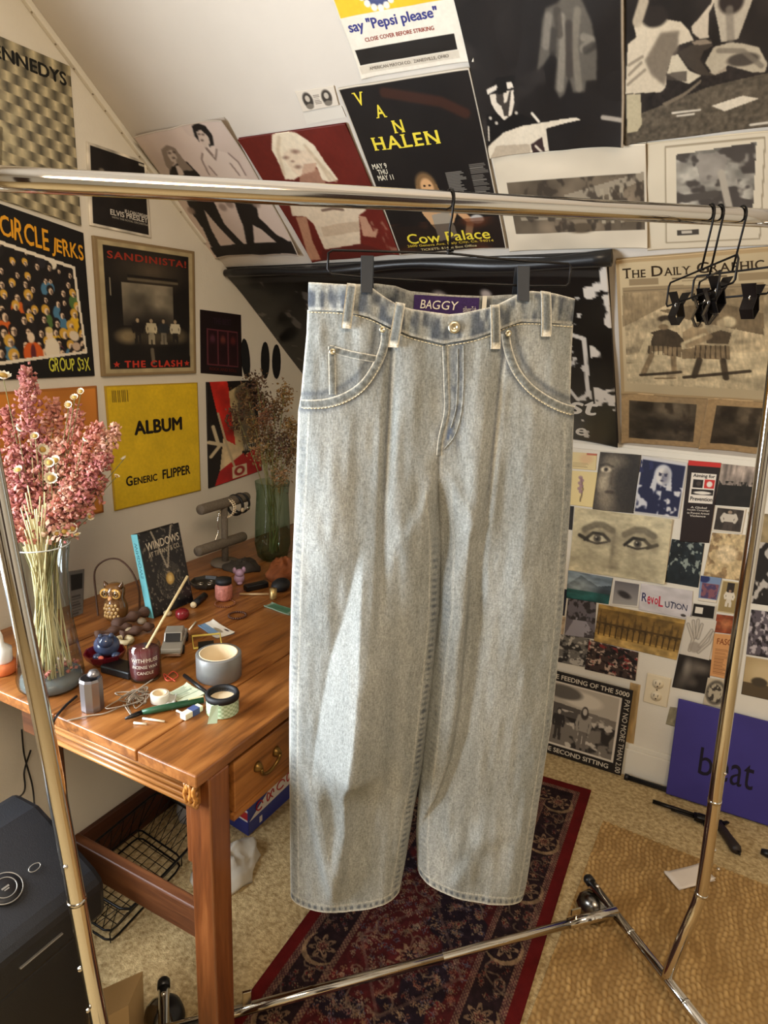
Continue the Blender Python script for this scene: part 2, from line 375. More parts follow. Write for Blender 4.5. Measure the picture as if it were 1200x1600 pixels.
put('clip', MB().obox(rk(0.872, 0.126, NR), RD*0.009, RN*0.003, vec(0, 0, 0.018)), 'chrome', rack, bevel=0.001)

# ================================================================== jeans plane
JA = vec(0.985, -1.293, 0.0); JE = vec(math.cos(YAW), math.sin(YAW), 0); JF = vec(math.sin(YAW), -math.cos(YAW), 0)   # JF towards the room/camera
def JP(u, v):
    d = ray(u, v); t = ((JA-CAM)@JF)/(d@JF); P = CAM+d*t; return ((P-JA)@JE, P[2])
def JPs(L): return np.array([JP(*q) for q in L])
def jw(e, z, f): return JA+np.multiply.outer(np.asarray(e, float), JE)+np.multiply.outer(np.asarray(z, float), vec(0, 0, 1))+np.multiply.outer(np.asarray(f, float), JF)
jeans = thing('jeans', jw(0, 0.44, 0), 'light grey faded baggy jeans hanging from the rack bar', 'jeans')
cur = lambda L: (lambda A: A[np.argsort(A[:, 0])])(JPs(L))
F_TOP = cur([(482, 441), (542, 446), (566, 446), (583, 452), (604, 467), (621, 477), (642, 484), (700, 492), (720, 490), (767, 480), (784, 472), (803, 462), (825, 456), (860, 459), (898, 467)])
F_SEAM = cur([(481, 484), (537, 487), (577, 496), (610, 512), (642, 525), (691, 537), (737, 529), (767, 519), (810, 503), (896, 507)])
B_TOP = cur([(482, 441), (540, 443), (586, 441), (618, 445), (642, 453), (700, 459), (761, 461), (796, 459), (840, 458), (898, 467)])
HEM_L = cur([(453, 1397), (480, 1403), (543, 1402), (580, 1397), (622, 1388)])
HEM_R = cur([(650, 1354), (668, 1366), (690, 1375), (718, 1383), (760, 1391), (812, 1400)])
byz = lambda L: (lambda A: A[np.argsort(A[:, 1])])(JPs(L))
OUT_L = byz([(482, 441), (479, 520), (470, 618), (466, 640), (462, 760), (456, 900), (452, 1060), (452, 1200), (454, 1412)])
IN_L = byz([(691, 537), (694, 640), (684, 700), (682, 745), (690, 850), (688, 950), (677, 1060), (660, 1200), (647, 1262), (635, 1337), (622, 1405)])
OUT_R = byz([(898, 467), (893, 550), (891, 628), (897, 642), (893, 750), (880, 950), (862, 1130), (843, 1242), (822, 1380), (813, 1415)])
IN_R = byz([(691, 537), (694, 640), (684, 700), (682, 745), (688, 850), (684, 950), (672, 1060), (658, 1200), (654, 1240), (650, 1300), (652, 1350), (655, 1380)])
ie = lambda A, z: np.interp(z, A[:, 1], A[:, 0])
iz = lambda A, e: np.interp(e, A[:, 0], A[:, 1])
Z_CR = JP(682, 745)[1]
sstep = lambda a, b, x: (lambda t: t*t*(3-2*t))(np.clip((x-a)/(b-a), 0, 1))
def polydist(e, z, L):
    A = JPs(L); best = np.full(e.shape, 9.0); side = np.zeros(e.shape); tt = np.zeros(e.shape); n = len(A)-1
    for i in range(n):
        a, b = A[i], A[i+1]; d = b-a; q = (d@d)
        t = ((e-a[0])*d[0]+(z-a[1])*d[1])/q; tc = np.clip(t, 0, 1)
        dx, dz = e-a[0]-tc*d[0], z-a[1]-tc*d[1]; D = np.hypot(dx, dz)
        sg = np.sign((d[0]*(z-a[1])-d[1]*(e-a[0])))
        m_ = D < best; best = np.where(m_, D, best); side = np.where(m_, sg, side); tt = np.where(m_, (i+tc)/n, tt)
    return best, side, tt
def vnoise(x, y, seed):
    r = rng(seed).rand(64, 64); xi, yi = np.floor(x).astype(int), np.floor(y).astype(int); fx, fy = x-xi, y-yi
    fx, fy = fx*fx*(3-2*fx), fy*fy*(3-2*fy); g = lambda i, j: r[i % 64, j % 64]
    return (g(xi, yi)*(1-fx)+g(xi+1, yi)*fx)*(1-fy)+(g(xi, yi+1)*(1-fx)+g(xi+1, yi+1)*fx)*fy
RIDGES = [  # pixel polyline, height, width left (screen), width right, fade at ends
    ([(612, 548), (603, 700), (597, 860), (592, 1000)], -0.0075, 0.006, 0.010), ([(640, 560), (633, 720), (628, 900)], 0.006, 0.022, 0.028),
    ([(784, 548), (768, 680), (752, 820), (742, 980)], -0.0080, 0.012, 0.006), ([(745, 580), (735, 700), (728, 900)], 0.006, 0.02, 0.025),
    ([(812, 620), (815, 800), (800, 1000)], 0.006, 0.03, 0.03), ([(530, 680), (520, 850), (515, 1000)], 0.006, 0.03, 0.03),
    ([(735, 823), (730, 952), (718, 1081), (705, 1167), (683, 1236), (657, 1287)], -0.011, 0.004, 0.014), ([(722, 900), (712, 1050), (695, 1160)], 0.006, 0.012, 0.016),
    ([(480, 1175), (494, 1245), (508, 1310), (524, 1385)], 0.008, 0.012, 0.010), ([(540, 1195), (541, 1270), (530, 1330), (522, 1385)], 0.008, 0.014, 0.012),
    ([(505, 1150), (520, 1230), (530, 1290)], -0.003, 0.010, 0.010),
    ([(700, 860), (700, 1000), (688, 1120), (672, 1230)], 0.009, 0.012, 0.035), ([(742, 900), (728, 1050), (706, 1180), (690, 1290)], -0.006, 0.018, 0.022),
    ([(690, 1290), (730, 1300), (800, 1280)], 0.003, 0.02, 0.02), ([(760, 1250), (735, 1320), (700, 1370)], 0.004, 0.012, 0.02),
    ([(590, 900), (610, 1050), (600, 1200)], 0.005, 0.03, 0.03), ([(650, 780), (640, 900), (655, 1050)], 0.004, 0.02, 0.03),
    ([(684, 700), (690, 800), (692, 900)], -0.006, 0.012, 0.014), ([(690, 720), (660, 790), (630, 840)], 0.004, 0.01, 0.02), ([(690, 720), (720, 780), (745, 830)], 0.004, 0.02, 0.01)]
FACETS = [  # tilted faces of the twisted left leg: left border, right border, slope, fall-off to the right
    ([(565, 840), (545, 930), (520, 1010), (503, 1100), (492, 1180), (489, 1240)], [(569, 840), (566, 930), (563, 1030), (556, 1120), (548, 1180), (530, 1250)], 0.95, 0.045),
    ([(476, 1180), (484, 1260), (500, 1330), (516, 1385)], [(492, 1180), (508, 1260), (522, 1330), (526, 1385)], 0.5, 0.025),
    ([(520, 1190), (524, 1270), (522, 1340), (516, 1390)], [(540, 1190), (542, 1270), (534, 1340), (524, 1390)], 0.45, 0.02)]
def folds(e, z):
    f = np.zeros(e.shape)
    for LL, RR, sl_, fo in FACETS:
        A, B = byz(LL), byz(RR); eL, eR = ie(A, z), ie(B, z); z0, z1 = A[0, 1], A[-1, 1]
        w_ = sstep(0, 1, (z-z0)/0.09)*np.clip((z1-z)/0.05, 0, 1); h_ = sl_*(eR-eL)
        f += w_*h_*np.where(e < eR, np.clip((e-eL)/(eR-eL+1e-6), 0, 1), np.exp(-((e-eR)/fo)**2))
    for L, h, wl_, wr in RIDGES:
        D, s, t = polydist(e, z, L); lft = s < 0; w_ = np.where(lft, wl_, wr)
        f += h*np.exp(-(D/w_)**2)*np.clip(np.minimum(t, 1-t)*5+0.15, 0, 1)
    f += 0.006*(vnoise(e*28+7, z*5, 5)-0.5)+0.0022*(vnoise(e*90, z*22, 6)-0.5)+0.003*(vnoise(e*40+z*15, z*9, 9)-0.5)
    return f
def depth(u, z, band=False):
    p_o = np.sqrt(np.clip(1-(1-np.clip(u/0.40, 0, 1))**2, 0, 1))
    wgt = sstep(Z_CR+0.06, Z_CR-0.10, z)
    p_i = np.sqrt(np.clip(1-(1-np.clip((1-u)/0.34, 0, 1))**2, 0, 1))
    base = 0.017+0.016*sstep(1.40, 1.2, z)
    return base*p_o*(1-wgt+wgt*p_i)
LIGHT, MID, DARK, WHITE = vec(154, 156, 152), vec(122, 126, 124), vec(62, 68, 78), vec(212, 208, 194)
def denim_colour(e, z, u, hem, outer, inner, side):
    n1 = vnoise(e*60, z*7, 21); n2 = vnoise(e*22, z*14, 22); n3 = vnoise(e*260, z*60, 23)
    c = MID+(LIGHT-MID)*np.clip(0.55*n1+0.5*n2, 0, 1)[..., None]
    c = c*(0.95+0.10*n3)[..., None]
    fade = np.exp(-((z-0.95)/0.28)**2)*np.exp(-((u-0.5)/0.3)**2); c = c+(LIGHT-c)*(0.35*fade)[..., None]
    def blend(c, k, w): w = np.clip(w, 0, 1)[..., None]; return c*(1-w)+k*w
    # seams: pale edge and dark puckers
    do = np.abs(e-outer); di = np.abs(e-inner); dh = np.abs(z-hem)
    pk = lambda s, ph: (np.sin(s*2*math.pi/0.0105+ph+3*vnoise(s*40, s*0+3, 31)) > 0.2).astype(float)
    c = blend(c, DARK, 0.40*np.exp(-((do-0.010)/0.0038)**2)*pk(z, 0)*vnoise(z*70, z*0, 3)*(z < 1.30))
    c = blend(c, WHITE, 0.8*np.exp(-(do/0.0028)**2)); c = blend(c, WHITE, 0.4*np.exp(-((do-0.0165)/0.0011)**2)*(z < 1.30))
    below = sstep(Z_CR+0.02, Z_CR-0.03, z)
    c = blend(c, DARK, 0.8*np.exp(-((di-0.011)/0.0042)**2)*pk(z, 1)*(0.4+0.6*vnoise(z*60, z*0, 5))*sstep(Z_CR-.06, Z_CR-.16, z)*(1.0 if side < 0 else 0.35))
    c = blend(c, WHITE, 0.35*np.exp(-((di-0.0185)/0.0012)**2)*below)
    c = blend(c, DARK, 0.7*np.exp(-((dh-0.0075)/0.0045)**2)*pk(e, 2)); c = blend(c, WHITE, 0.85*np.exp(-(dh/0.0028)**2)); c = blend(c, WHITE, 0.5*np.exp(-((dh-0.015)/0.0016)**2))
    return c, blend
def leg(side):
    OUT, IN, HEM = (OUT_L, IN_L, HEM_L) if side < 0 else (OUT_R, IN_R, HEM_R)
    nu, nv = 110, 360
    uu, vv = np.meshgrid(np.linspace(0, 1, nu+1), np.linspace(0, 1, nv+1))
    et = ie(OUT, 1.40)+(ie(IN, 1.40)-ie(OUT, 1.40))*uu; zt = iz(F_SEAM, et)
    eb = ie(OUT, 0.46)+(ie(IN, 0.46)-ie(OUT, 0.46))*uu; zb = iz(HEM, eb)
    z = zt+(zb-zt)*vv; o, i_ = ie(OUT, z), ie(IN, z); e = o+(i_-o)*uu
    inn = np.clip(uu*1.0, 0, 1)
    d = depth(uu, z); edge = np.clip(d/0.012, 0, 1)
    fr = d+folds(e, z)*edge
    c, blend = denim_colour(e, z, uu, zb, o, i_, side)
    # fly wear; darker shading painted along pocket edges and pleat creases
    pk = JPs(PK_L if side < 0 else PK_R); 
    fly = np.exp(-((e-JP(712, 600)[0])/0.010)**2)*sstep(JP(700, 700)[1], JP(700, 660)[1], z)
    mott = vnoise(e*300, z*120, 44)
    c = blend(c, DARK, 0.85*fly*mott); bt = np.exp(-(((e-JP(697, 680)[0])/0.013)**2+((z-JP(697, 678)[1])/0.016)**2))
    c = blend(c, vec(70, 82, 104), 0.85*bt*np.clip(mott*1.6-0.2, 0, 1))
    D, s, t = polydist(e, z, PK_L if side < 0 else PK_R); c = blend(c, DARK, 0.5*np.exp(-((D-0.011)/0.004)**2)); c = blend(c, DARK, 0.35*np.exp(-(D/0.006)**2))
    for L, w_, s_ in (([(612, 545), (603, 700), (597, 860)], 0.0022, 0.5), ([(784, 545), (768, 680), (752, 820)], 0.0022, 0.5), ([(693, 540), (694, 640), (683, 700), (684, 760)], 0.0025, 0.45)):
        D, s, t = polydist(e, z, L); fd_ = np.clip((1-t)*2.5, 0, 1); c = blend(c, DARK, s_*np.exp(-(D/w_)**2)*fd_); c = blend(c, WHITE, 0.45*np.exp(-((D-0.004)/0.002)**2)*(s > 0)*fd_)
    Pf = jw(e, z, fr); h, w2 = Pf.shape[:2]
    Vf = Pf.reshape(-1, 3); idx = np.arange(h*w2).reshape(h, w2)
    q = np.stack([idx[:-1, :-1], idx[1:, :-1], idx[1:, 1:], idx[:-1, 1:]], -1).reshape(-1, 4)
    # back sheet, coarser in effect but same grid so edges weld visually
    fb = -d*0.9-0.0015; Pb = jw(e[::4, ::5], z[::4, ::5]-0.004*(vv[::4, ::5] > 0.995), fb[::4, ::5])
    hb, wb = Pb.shape[:2]; ib = np.arange(hb*wb).reshape(hb, wb)+len(Vf)
    qb = np.stack([ib[:-1, :-1], ib[:-1, 1:], ib[1:, 1:], ib[1:, :-1]], -1).reshape(-1, 4)
    if side > 0: q = q[:, ::-1]; qb = qb[:, ::-1]
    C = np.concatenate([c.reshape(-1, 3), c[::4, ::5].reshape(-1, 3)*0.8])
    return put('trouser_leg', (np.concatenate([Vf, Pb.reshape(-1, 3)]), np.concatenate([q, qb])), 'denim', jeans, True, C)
PK_L = [(599, 514), (597, 540), (585, 570), (566, 597), (540, 615), (508, 625), (471, 627)]
PK_R = [(790, 520), (794, 545), (805, 575), (822, 598), (845, 616), (872, 630), (897, 638)]
# denim: printed wear and crease shading times a fine twill
mt, nt, b_ = nodes('denim'); N, L = nt.nodes, nt.links
a_ = N.new('ShaderNodeVertexColor'); a_.layer_name = 'Col'; tc = N.new('ShaderNodeTexCoord')
mp = N.new('ShaderNodeMapping'); mp.inputs['Scale'].default_value = (520, 520, 150); L.new(tc.outputs['Object'], mp.inputs['Vector'])
nz = N.new('ShaderNodeTexNoise'); nz.inputs['Scale'].default_value = 1.0; nz.inputs['Detail'].default_value = 3; L.new(mp.outputs[0], nz.inputs['Vector'])
mp2 = N.new('ShaderNodeMapping'); mp2.inputs['Scale'].default_value = (330, 330, 420); L.new(tc.outputs['Object'], mp2.inputs['Vector'])
nz2 = N.new('ShaderNodeTexNoise'); nz2.inputs['Scale'].default_value = 1.0; nz2.inputs['Detail'].default_value = 4; L.new(mp2.outputs[0], nz2.inputs['Vector'])
ad = N.new('ShaderNodeMath'); ad.operation = 'ADD'; L.new(nz.outputs['Fac'], ad.inputs[0]); L.new(nz2.outputs['Fac'], ad.inputs[1])
mr = N.new('ShaderNodeMapRange'); mr.inputs[1].default_value = 0.7; mr.inputs[2].default_value = 1.3; mr.inputs[3].default_value = 0.68; mr.inputs[4].default_value = 1.30; L.new(ad.outputs[0], mr.inputs[0])
mx = N.new('ShaderNodeMix'); mx.data_type = 'RGBA'; mx.blend_type = 'MULTIPLY'; mx.inputs[0].default_value = 1; L.new(a_.outputs[0], mx.inputs[6]); L.new(mr.outputs[0], mx.inputs[7])
L.new(mx.outputs[2], b_.inputs['Base Color']); b_.inputs['Roughness'].default_value = 0.9; b_.inputs['Specular IOR Level'].default_value = 0.15
bp = N.new('ShaderNodeBump'); bp.inputs['Strength'].default_value = 0.35; bp.inputs['Distance'].default_value = 0.001; L.new(ad.outputs[0], bp.inputs['Height']); L.new(bp.outputs[0], b_.inputs['Normal'])
leg(-1); leg(1)
mat('thread', (216, 206, 176), 0.8)
mat('brass_button', (196, 186, 160), 0.3, 0.9)
def front_f(e, z):
    """depth of the denim front at a point of the jeans plane"""
    e, z = np.atleast_1d(np.asarray(e, float)), np.atleast_1d(np.asarray(z, float)); c = ie(IN_L, z)
    l = e < c; o = np.where(l, ie(OUT_L, z), ie(OUT_R, z)); i_ = np.where(l, ie(IN_L, z), ie(IN_R, z))
    u = np.clip((e-o)/(i_-o+1e-9), 0, 1); d = depth(u, z); return d+folds(e, z)*np.clip(d/0.012, 0, 1)
# waistband front (dips in the middle) and back (inside shows above it)
def band(name, TOP, BOT, n, m_, fo, thick, tone):
    es = np.linspace(max(TOP[0, 0], BOT[0, 0]), min(TOP[-1, 0], BOT[-1, 0]), n); vs = np.linspace(0, 1, m_)
    e, v = np.meshgrid(es, vs); zt, zb = iz(TOP, e), iz(BOT, e); z = zt+(zb-zt)*v
    k = np.clip((e-es[0])/(es[-1]-es[0]), 0, 1); rim = np.sqrt(np.clip(1-np.abs(2*k-1)**6, 0, 1))
    f = fo(e, z)*rim+thick*np.sin(np.pi*np.clip(v*0.98+0.01, 0, 1))**0.35
    f += 0.0012*(vnoise(e*110, z*30, 71)-0.5)*rim
    c = MID+(LIGHT-MID)*vnoise(e*120, z*60, 72)[..., None]; mo = np.clip(vnoise(e*170, z*70, 73)*2.4-0.9, 0, 1)
    c = c*(1-0.8*mo[..., None])+DARK*0.8*mo[..., None]
    top = np.exp(-((v-0.0)/0.06)**2)+0.8*np.exp(-((v-0.97)/0.05)**2); c = c*(1-top[..., None]*0.85)+WHITE*0.85*top[..., None]
    c = c*tone; P = jw(e, z, f); Pb = jw(e, z, f-thick-0.002)
    idx = np.arange(P.shape[0]*P.shape[1]).reshape(P.shape[:2]); q = np.stack([idx[:-1, :-1], idx[1:, :-1], idx[1:, 1:], idx[:-1, 1:]], -1).reshape(-1, 4)
    V = np.concatenate([P.reshape(-1, 3), Pb.reshape(-1, 3)]); Fq = np.concatenate([q, q[:, ::-1]+idx.size])
    rim_ = np.stack([idx[0, :-1], idx[0, 1:], idx[0, 1:]+idx.size, idx[0, :-1]+idx.size], -1)
    Fq = np.concatenate([Fq, rim_]); return put(name, (V, Fq), 'denim', jeans, True, np.concatenate([c.reshape(-1, 3)]*2))
bowl = lambda e, z: front_f(e, np.full(e.shape, 1.40))+0.004
band('waistband_front', F_TOP, F_SEAM, 150, 16, bowl, 0.003, 1.0)
BB = B_TOP.copy(); BB[:, 1] -= 0.075
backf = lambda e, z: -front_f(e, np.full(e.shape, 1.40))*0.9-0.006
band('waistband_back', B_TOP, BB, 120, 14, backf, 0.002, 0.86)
def pxw(u, v, off=0.0, back=False):
    e, z = JP(u, v); f = (backf(np.array([e]), np.array([z]))[0]+0.004 if back else front_f(e, z)[0]); return jw(e, z, f+off)
# inside label: purple cloth with sewn lettering (lettering is added with the other print)
lab = MB(); tl = [pxw(u, v, 0.0006, True) for u, v in [(648, 459), (665, 460), (680, 461), (700, 462), (720, 463), (738, 464), (752, 464)]]
LABTL = tl; bl = [p-vec(0, 0, 0.028) for p in tl]
lab.add(tl+bl, [(i, i+7, i+8, i+1) for i in range(6)]); lab.add([p-JF*0.001 for p in tl+bl], [(i, i+1, i+8, i+7) for i in range(6)])
mat('label_cloth', (44, 22, 74), 0.8, c2=(56, 30, 90), nscale=300)
put('inner_label', lab, 'label_cloth', jeans, label='dark purple woven label with white lettering')
tag = MB(); t0 = [pxw(u, v, 0.0008, True) for u, v in [(757, 461), (764, 461)]]
tag.add(t0+[p-vec(0, 0, 0.024) for p in t0[::-1]], [(0, 1, 2, 3)])
mat('tag_cloth', (222, 216, 198), 0.8); put('size_tag', tag, 'tag_cloth', jeans)
# pockets: curved edge band, stitch lines, coin pocket
def ribbon(name, L, w0, w1, off, mt='denim', dark=0.0, n=10):
    """raised strip following a pixel polyline; w0/w1 widths to its left and right"""
    P = spline([(JP(*q)[0], JP(*q)[1], 0) for q in L], n)[:, :2]; T = np.gradient(P, axis=0); T /= np.linalg.norm(T, axis=1)[:, None]; Nn = np.stack([-T[:, 1], T[:, 0]], 1)
    ks = np.linspace(0, 1, 6); rows = []; cols = []
    for k in ks:
        Q = P+Nn*(w0+(w1-w0)*k); f = front_f(Q[:, 0], Q[:, 1])+off*(0.25+0.75*math.sin(math.pi*min(max(k, .02), .98))**0.4)
        rows.append(jw(Q[:, 0], Q[:, 1], f)); s = np.arange(len(Q))
        edge = math.exp(-((k-0.0)/0.12)**2)+0.7*math.exp(-((k-1)/0.12)**2); base = MID*(1-0.35*dark*(0.5+0.5*np.sin(s*1.7+k*3)))[:, None]
        cols.append(base*(1-edge)+WHITE*edge)
    P3 = np.array(rows); idx = np.arange(P3.shape[0]*P3.shape[1]).reshape(P3.shape[:2])
    q = np.stack([idx[:-1, :-1], idx[1:, :-1], idx[1:, 1:], idx[:-1, 1:]], -1).reshape(-1, 4)
    return put(name, (P3.reshape(-1, 3), q), mt, jeans, True, np.array(cols).reshape(-1, 3))
ribbon('pocket_edge', PK_L, -0.003, 0.009, 0.0022, dark=0.6); ribbon('pocket_edge', PK_R, 0.003, -0.009, 0.0022, dark=0.6)
ribbon('coin_pocket_edge', [(516, 541), (550, 550), (588, 557)], 0.002, -0.008, 0.0018, dark=0.7)
ribbon('coin_pocket_edge', [(516, 541), (517, 575), (518, 615)], -0.002, 0.008, 0.0018, dark=0.4)
ribbon('fly_edge', [(691, 540), (693, 600), (693, 640), (684, 680), (681, 706)], -0.0015, 0.006, 0.0020, dark=0.5)
ribbon('fly_stitch', [(722, 540), (722, 590), (718, 640), (708, 676), (692, 697)], -0.001, 0.001, 0.0010, dark=0.9)
ribbon('fly_stitch', [(713, 545), (713, 590), (710, 635), (702, 665)], -0.0008, 0.0008, 0.0010, dark=0.9)
def stitch(L, off=0.0012, r=0.0007, dash=0.0035, gap=0.0016):
    A = spline([(JP(*q)[0], JP(*q)[1], 0) for q in L], 14)[:, :2]; s = np.concatenate([[0], np.cumsum(np.linalg.norm(np.diff(A, axis=0), axis=1))]); mb = MB(); t = 0.0
    while t+dash < s[-1]:
        k = [t, t+dash/2, t+dash]; e = np.interp(k, s, A[:, 0]); z = np.interp(k, s, A[:, 1]); f = front_f(e, z)+off
        mb.tube(jw(e, z, f+np.array([-.0004, 0.0003, -.0004])), r, 4); t += dash+gap
    return mb
for L_ in ([(481, 488), (537, 491), (577, 500), (610, 516), (642, 529), (689, 541)], [(693, 541), (737, 533), (767, 523), (810, 507), (895, 511)],
           [(q[0]+2, q[1]+5) for q in PK_L], [(q[0]-2, q[1]+5) for q in PK_R], [(q[0]+4, q[1]+10) for q in PK_L[1:]], [(q[0]-4, q[1]+10) for q in PK_R[1:]]):
    put('stitching', stitch(L_), 'thread', jeans)
# belt loops
def bloop(q):
    mb = MB(); (a, b, c, d) = q; n = 12; rows = []; cols = []
    for i in range(n+1):
        t = i/n; l = vec(*a)*(1-t)+vec(*d)*t; r = vec(*b)*(1-t)+vec(*c)*t; row = []
        for k in range(6):
            p = l+(r-l)*k/5; e, z = JP(*p); f0 = max(bowl(np.array([e]), np.array([z]))[0]+0.003, front_f(e, z)[0]+0.001)
            up = 0.0045*math.sin(math.pi*min(1, max(0, t)))**0.35; row.append(jw(e, z, f0+up+0.001*math.sin(math.pi*k/5)))
            ed = 1.0 if k in (0, 5) or i in (0, n, n-1) else 0.0; mid = 0.5 if k in (2, 3) else 0.0
            cols.append(MID*(1-ed)*(1-mid*0.35)+WHITE*ed)
        rows.append(row)
    P = np.array(rows); idx = np.arange(P.shape[0]*6).reshape(P.shape[:2]); qd = np.stack([idx[:-1, :-1], idx[1:, :-1], idx[1:, 1:], idx[:-1, 1:]], -1).reshape(-1, 4)
    V = np.concatenate([P.reshape(-1, 3), (P-JF*0.0045).reshape(-1, 3)]); m2 = idx.size
    side = np.concatenate([np.stack([idx[:-1, k], idx[1:, k], idx[1:, k]+m2, idx[:-1, k]+m2], -1) for k in (0, 5)]); 
    ends = np.concatenate([np.stack([idx[j, :-1], idx[j, 1:], idx[j, 1:]+m2, idx[j, :-1]+m2], -1) for j in (0, n)])
    put('belt_loop', (V, np.concatenate([qd, side, ends])), 'denim', jeans, True, np.array(cols*2))
for q in ([(544, 444), (559, 446), (550, 514), (535, 513)], [(618, 473), (633, 476), (622, 543), (606, 542)], [(762, 478), (776, 477), (778, 545), (763, 545)], [(840, 456), (855, 458), (856, 526), (841, 526)]): bloop(q)
jz, jx = JF, JE
def disc(u, v, r, h, off, mt, nm):
    e, z = JP(u, v); f = max(front_f(e, z)[0], bowl(np.array([e]), np.array([z]))[0] if v < 530 else -1)
    put(nm, MB().lathe([(r, 0), (r, h*0.6), (r*0.8, h), (r*0.45, h), (r*0.4, h*0.6), (0, h*0.6)], 18, jw(e, z, f+off), JE, (0, 0, 1), JF), mt, jeans, True)
disc(707, 512, 0.0085, 0.004, 0.004, 'brass_button', 'button'); disc(598, 515, 0.0045, 0.0025, 0.003, 'brass_button', 'rivet')
disc(521, 549, 0.0045, 0.0025, 0.003, 'brass_button', 'rivet'); disc(790, 521, 0.0045, 0.0025, 0.003, 'brass_button', 'rivet')
# ================================================================== hangers
def hook(c, r, ex, down):
    """open wire hook over the bar at c (bar centre), opening plane ex-z, shank down by `down`"""
    R = r+0.0165; a = arc(c, R, math.radians(-20), math.radians(200), 16, ex, (0, 0, 1)); return a
hang = thing('trouser_hanger', jw(0, 1.47, 0), 'black wire clip hanger that holds the jeans', 'hanger')
hc = barpt(0.608); wy = 0.0016
e0 = JP(703, 396); top = jw(e0[0], e0[1], 0.0)
hk = [q for q in arc(hc, 0.0158, math.radians(215), math.radians(-30), 14, unit(RN), (0, 0, 1))]
hk += [hc+RN*0.012-vec(0, 0, 0.02), (hc+top)/2+vec(0, 0, -0.0), top]
put('hook', MB().tube(hk, wy, 8), 'black_wire', hang, True)
lp = [jw(*JP(*q), 0.0) for q in [(703, 396), (600, 393), (520, 391), (513, 395), (512, 420), (518, 428), (565, 433), (700, 441), (830, 447), (884, 447), (889, 442), (892, 417), (888, 412), (820, 408), (760, 402)]]
put('wire_loop', MB().tube(lp, wy, 8, closed=True), 'black_wire', hang, True)
put('twist', MB().torus(top, 0.004, 0.0016, JE, JF, 12, 6).torus(top+vec(0, 0, 0.004), 0.004, 0.0016, JE, JF, 12, 6), 'black_wire', hang, True)
mat('clip_rubber', (34, 38, 44), 0.6)
for (a, b, c, d) in ([(564, 400), (584, 400), (583, 460), (565, 459)], [(807, 416), (827, 417), (821, 473), (803, 471)]):
    P = [JP(*q) for q in (a, b, c, d)]; fm = max(front_f(P[2][0], P[2][1])[0], bowl(np.array([P[2][0]]), np.array([P[2][1]]))[0])+0.008
    V = [jw(e, z, fm) for e, z in P]+[jw(e, z, -0.024) for e, z in P]
    top4 = [jw(P[0][0], P[0][1], 0.006), jw(P[1][0], P[1][1], 0.006), jw(P[0][0], P[0][1], -0.012), jw(P[1][0], P[1][1], -0.012)]
    cl_ = put('clip', MB().add([top4[0], top4[1], V[2], V[3]]+[p-JF*0.003 for p in (top4[0], top4[1], V[2], V[3])], [(0, 3, 2, 1), (4, 5, 6, 7), (0, 1, 5, 4), (1, 2, 6, 5), (2, 3, 7, 6), (3, 0, 4, 7)]), 'clip_rubber', hang, bevel=0.0008)
    put('clip', MB().add([top4[2], top4[3], V[6], V[7]]+[p+JF*0.003 for p in (top4[2], top4[3], V[6], V[7])], [(0, 1, 2, 3), (4, 7, 6, 5), (0, 4, 5, 1), (1, 5, 6, 2), (2, 6, 7, 3), (3, 7, 4, 0)]), 'clip_rubber', hang)
# three empty clip hangers at the far end of the bar
mat('clip_metal', (46, 42, 42), 0.3, 0.8)
def empty_hanger(s, yaw, tilt, label, drop=0.075, half=0.085):
    c = barpt(s); base = c-vec(0, 0, 0.16); h = thing('clip_hanger', base, label, 'hanger', 'empty wire hangers on the bar')
    ex = vec(math.cos(yaw), math.sin(yaw), 0); ey = vec(-math.sin(yaw), math.cos(yaw), 0); hx = unit(RN*0.9+RD*0.25)
    J = c-vec(0, 0, drop)+ex*0.0
    pts = arc(c, 0.0158, math.radians(205), math.radians(-20), 12, hx, (0, 0, 1))+[c+hx*0.010-vec(0, 0, 0.03), J]
    put('hook', MB().tube(pts, 0.0017, 8), 'black_wire', h, True)
    dz = lambda t: vec(0, 0, tilt*t)
    lp = [J, J+ex*half+dz(half), J+ex*(half+0.004)+dz(half)-vec(0, 0, 0.006), J+ex*(half+0.004)+dz(half)-vec(0, 0, 0.034), J+ex*half+dz(half)-vec(0, 0, 0.038),
          J-ex*half-dz(half)-vec(0, 0, 0.038), J-ex*(half+0.004)-dz(half)-vec(0, 0, 0.034), J-ex*(half+0.004)-dz(half)-vec(0, 0, 0.006), J-ex*half-dz(half)]
    put('wire_loop', MB().tube(lp, 0.0017, 8, closed=True), 'black_wire', h, True)
    put('twist', MB().torus(J, 0.0035, 0.0015, ex, ey, 10, 6), 'black_wire', h, True)
    for sg, an in ((1, 0.5), (-1, -0.3)):
        o = J+ex*sg*half*0.62+dz(sg*half*0.62)-vec(0, 0, 0.038)
        for q in (1, -1):
            n_ = unit(ey*q+vec(0, 0, 0.55)); t_ = unit(np.cross(ex, n_)); t_ = t_ if t_[2] < 0 else -t_
            c_ = put('clip', MB().add([o+ex*a*wd+ey*q*th+vec(0, 0, zz) for a in (-1, 1) for (wd, th, zz) in ((0.012, 0.013, 0.016), (0.011, 0.0035, -0.004), (0.011, 0.009, -0.022), (0.010, 0.0015, -0.036), (0.010, 0.0, -0.036), (0.011, 0.0075, -0.022), (0.011, 0.002, -0.004), (0.012, 0.0115, 0.016))],
                [tuple(range(8)), tuple(range(15, 7, -1))]+[(i, 8+i, 8+(i+1) % 8, (i+1) % 8) for i in range(8)]), 'clip_metal', h)
        put('spring', MB().torus(o+vec(0, 0, -0.004), 0.0045, 0.0016, ey, (0, 0, 1), 10, 6), 'chrome', h, True)
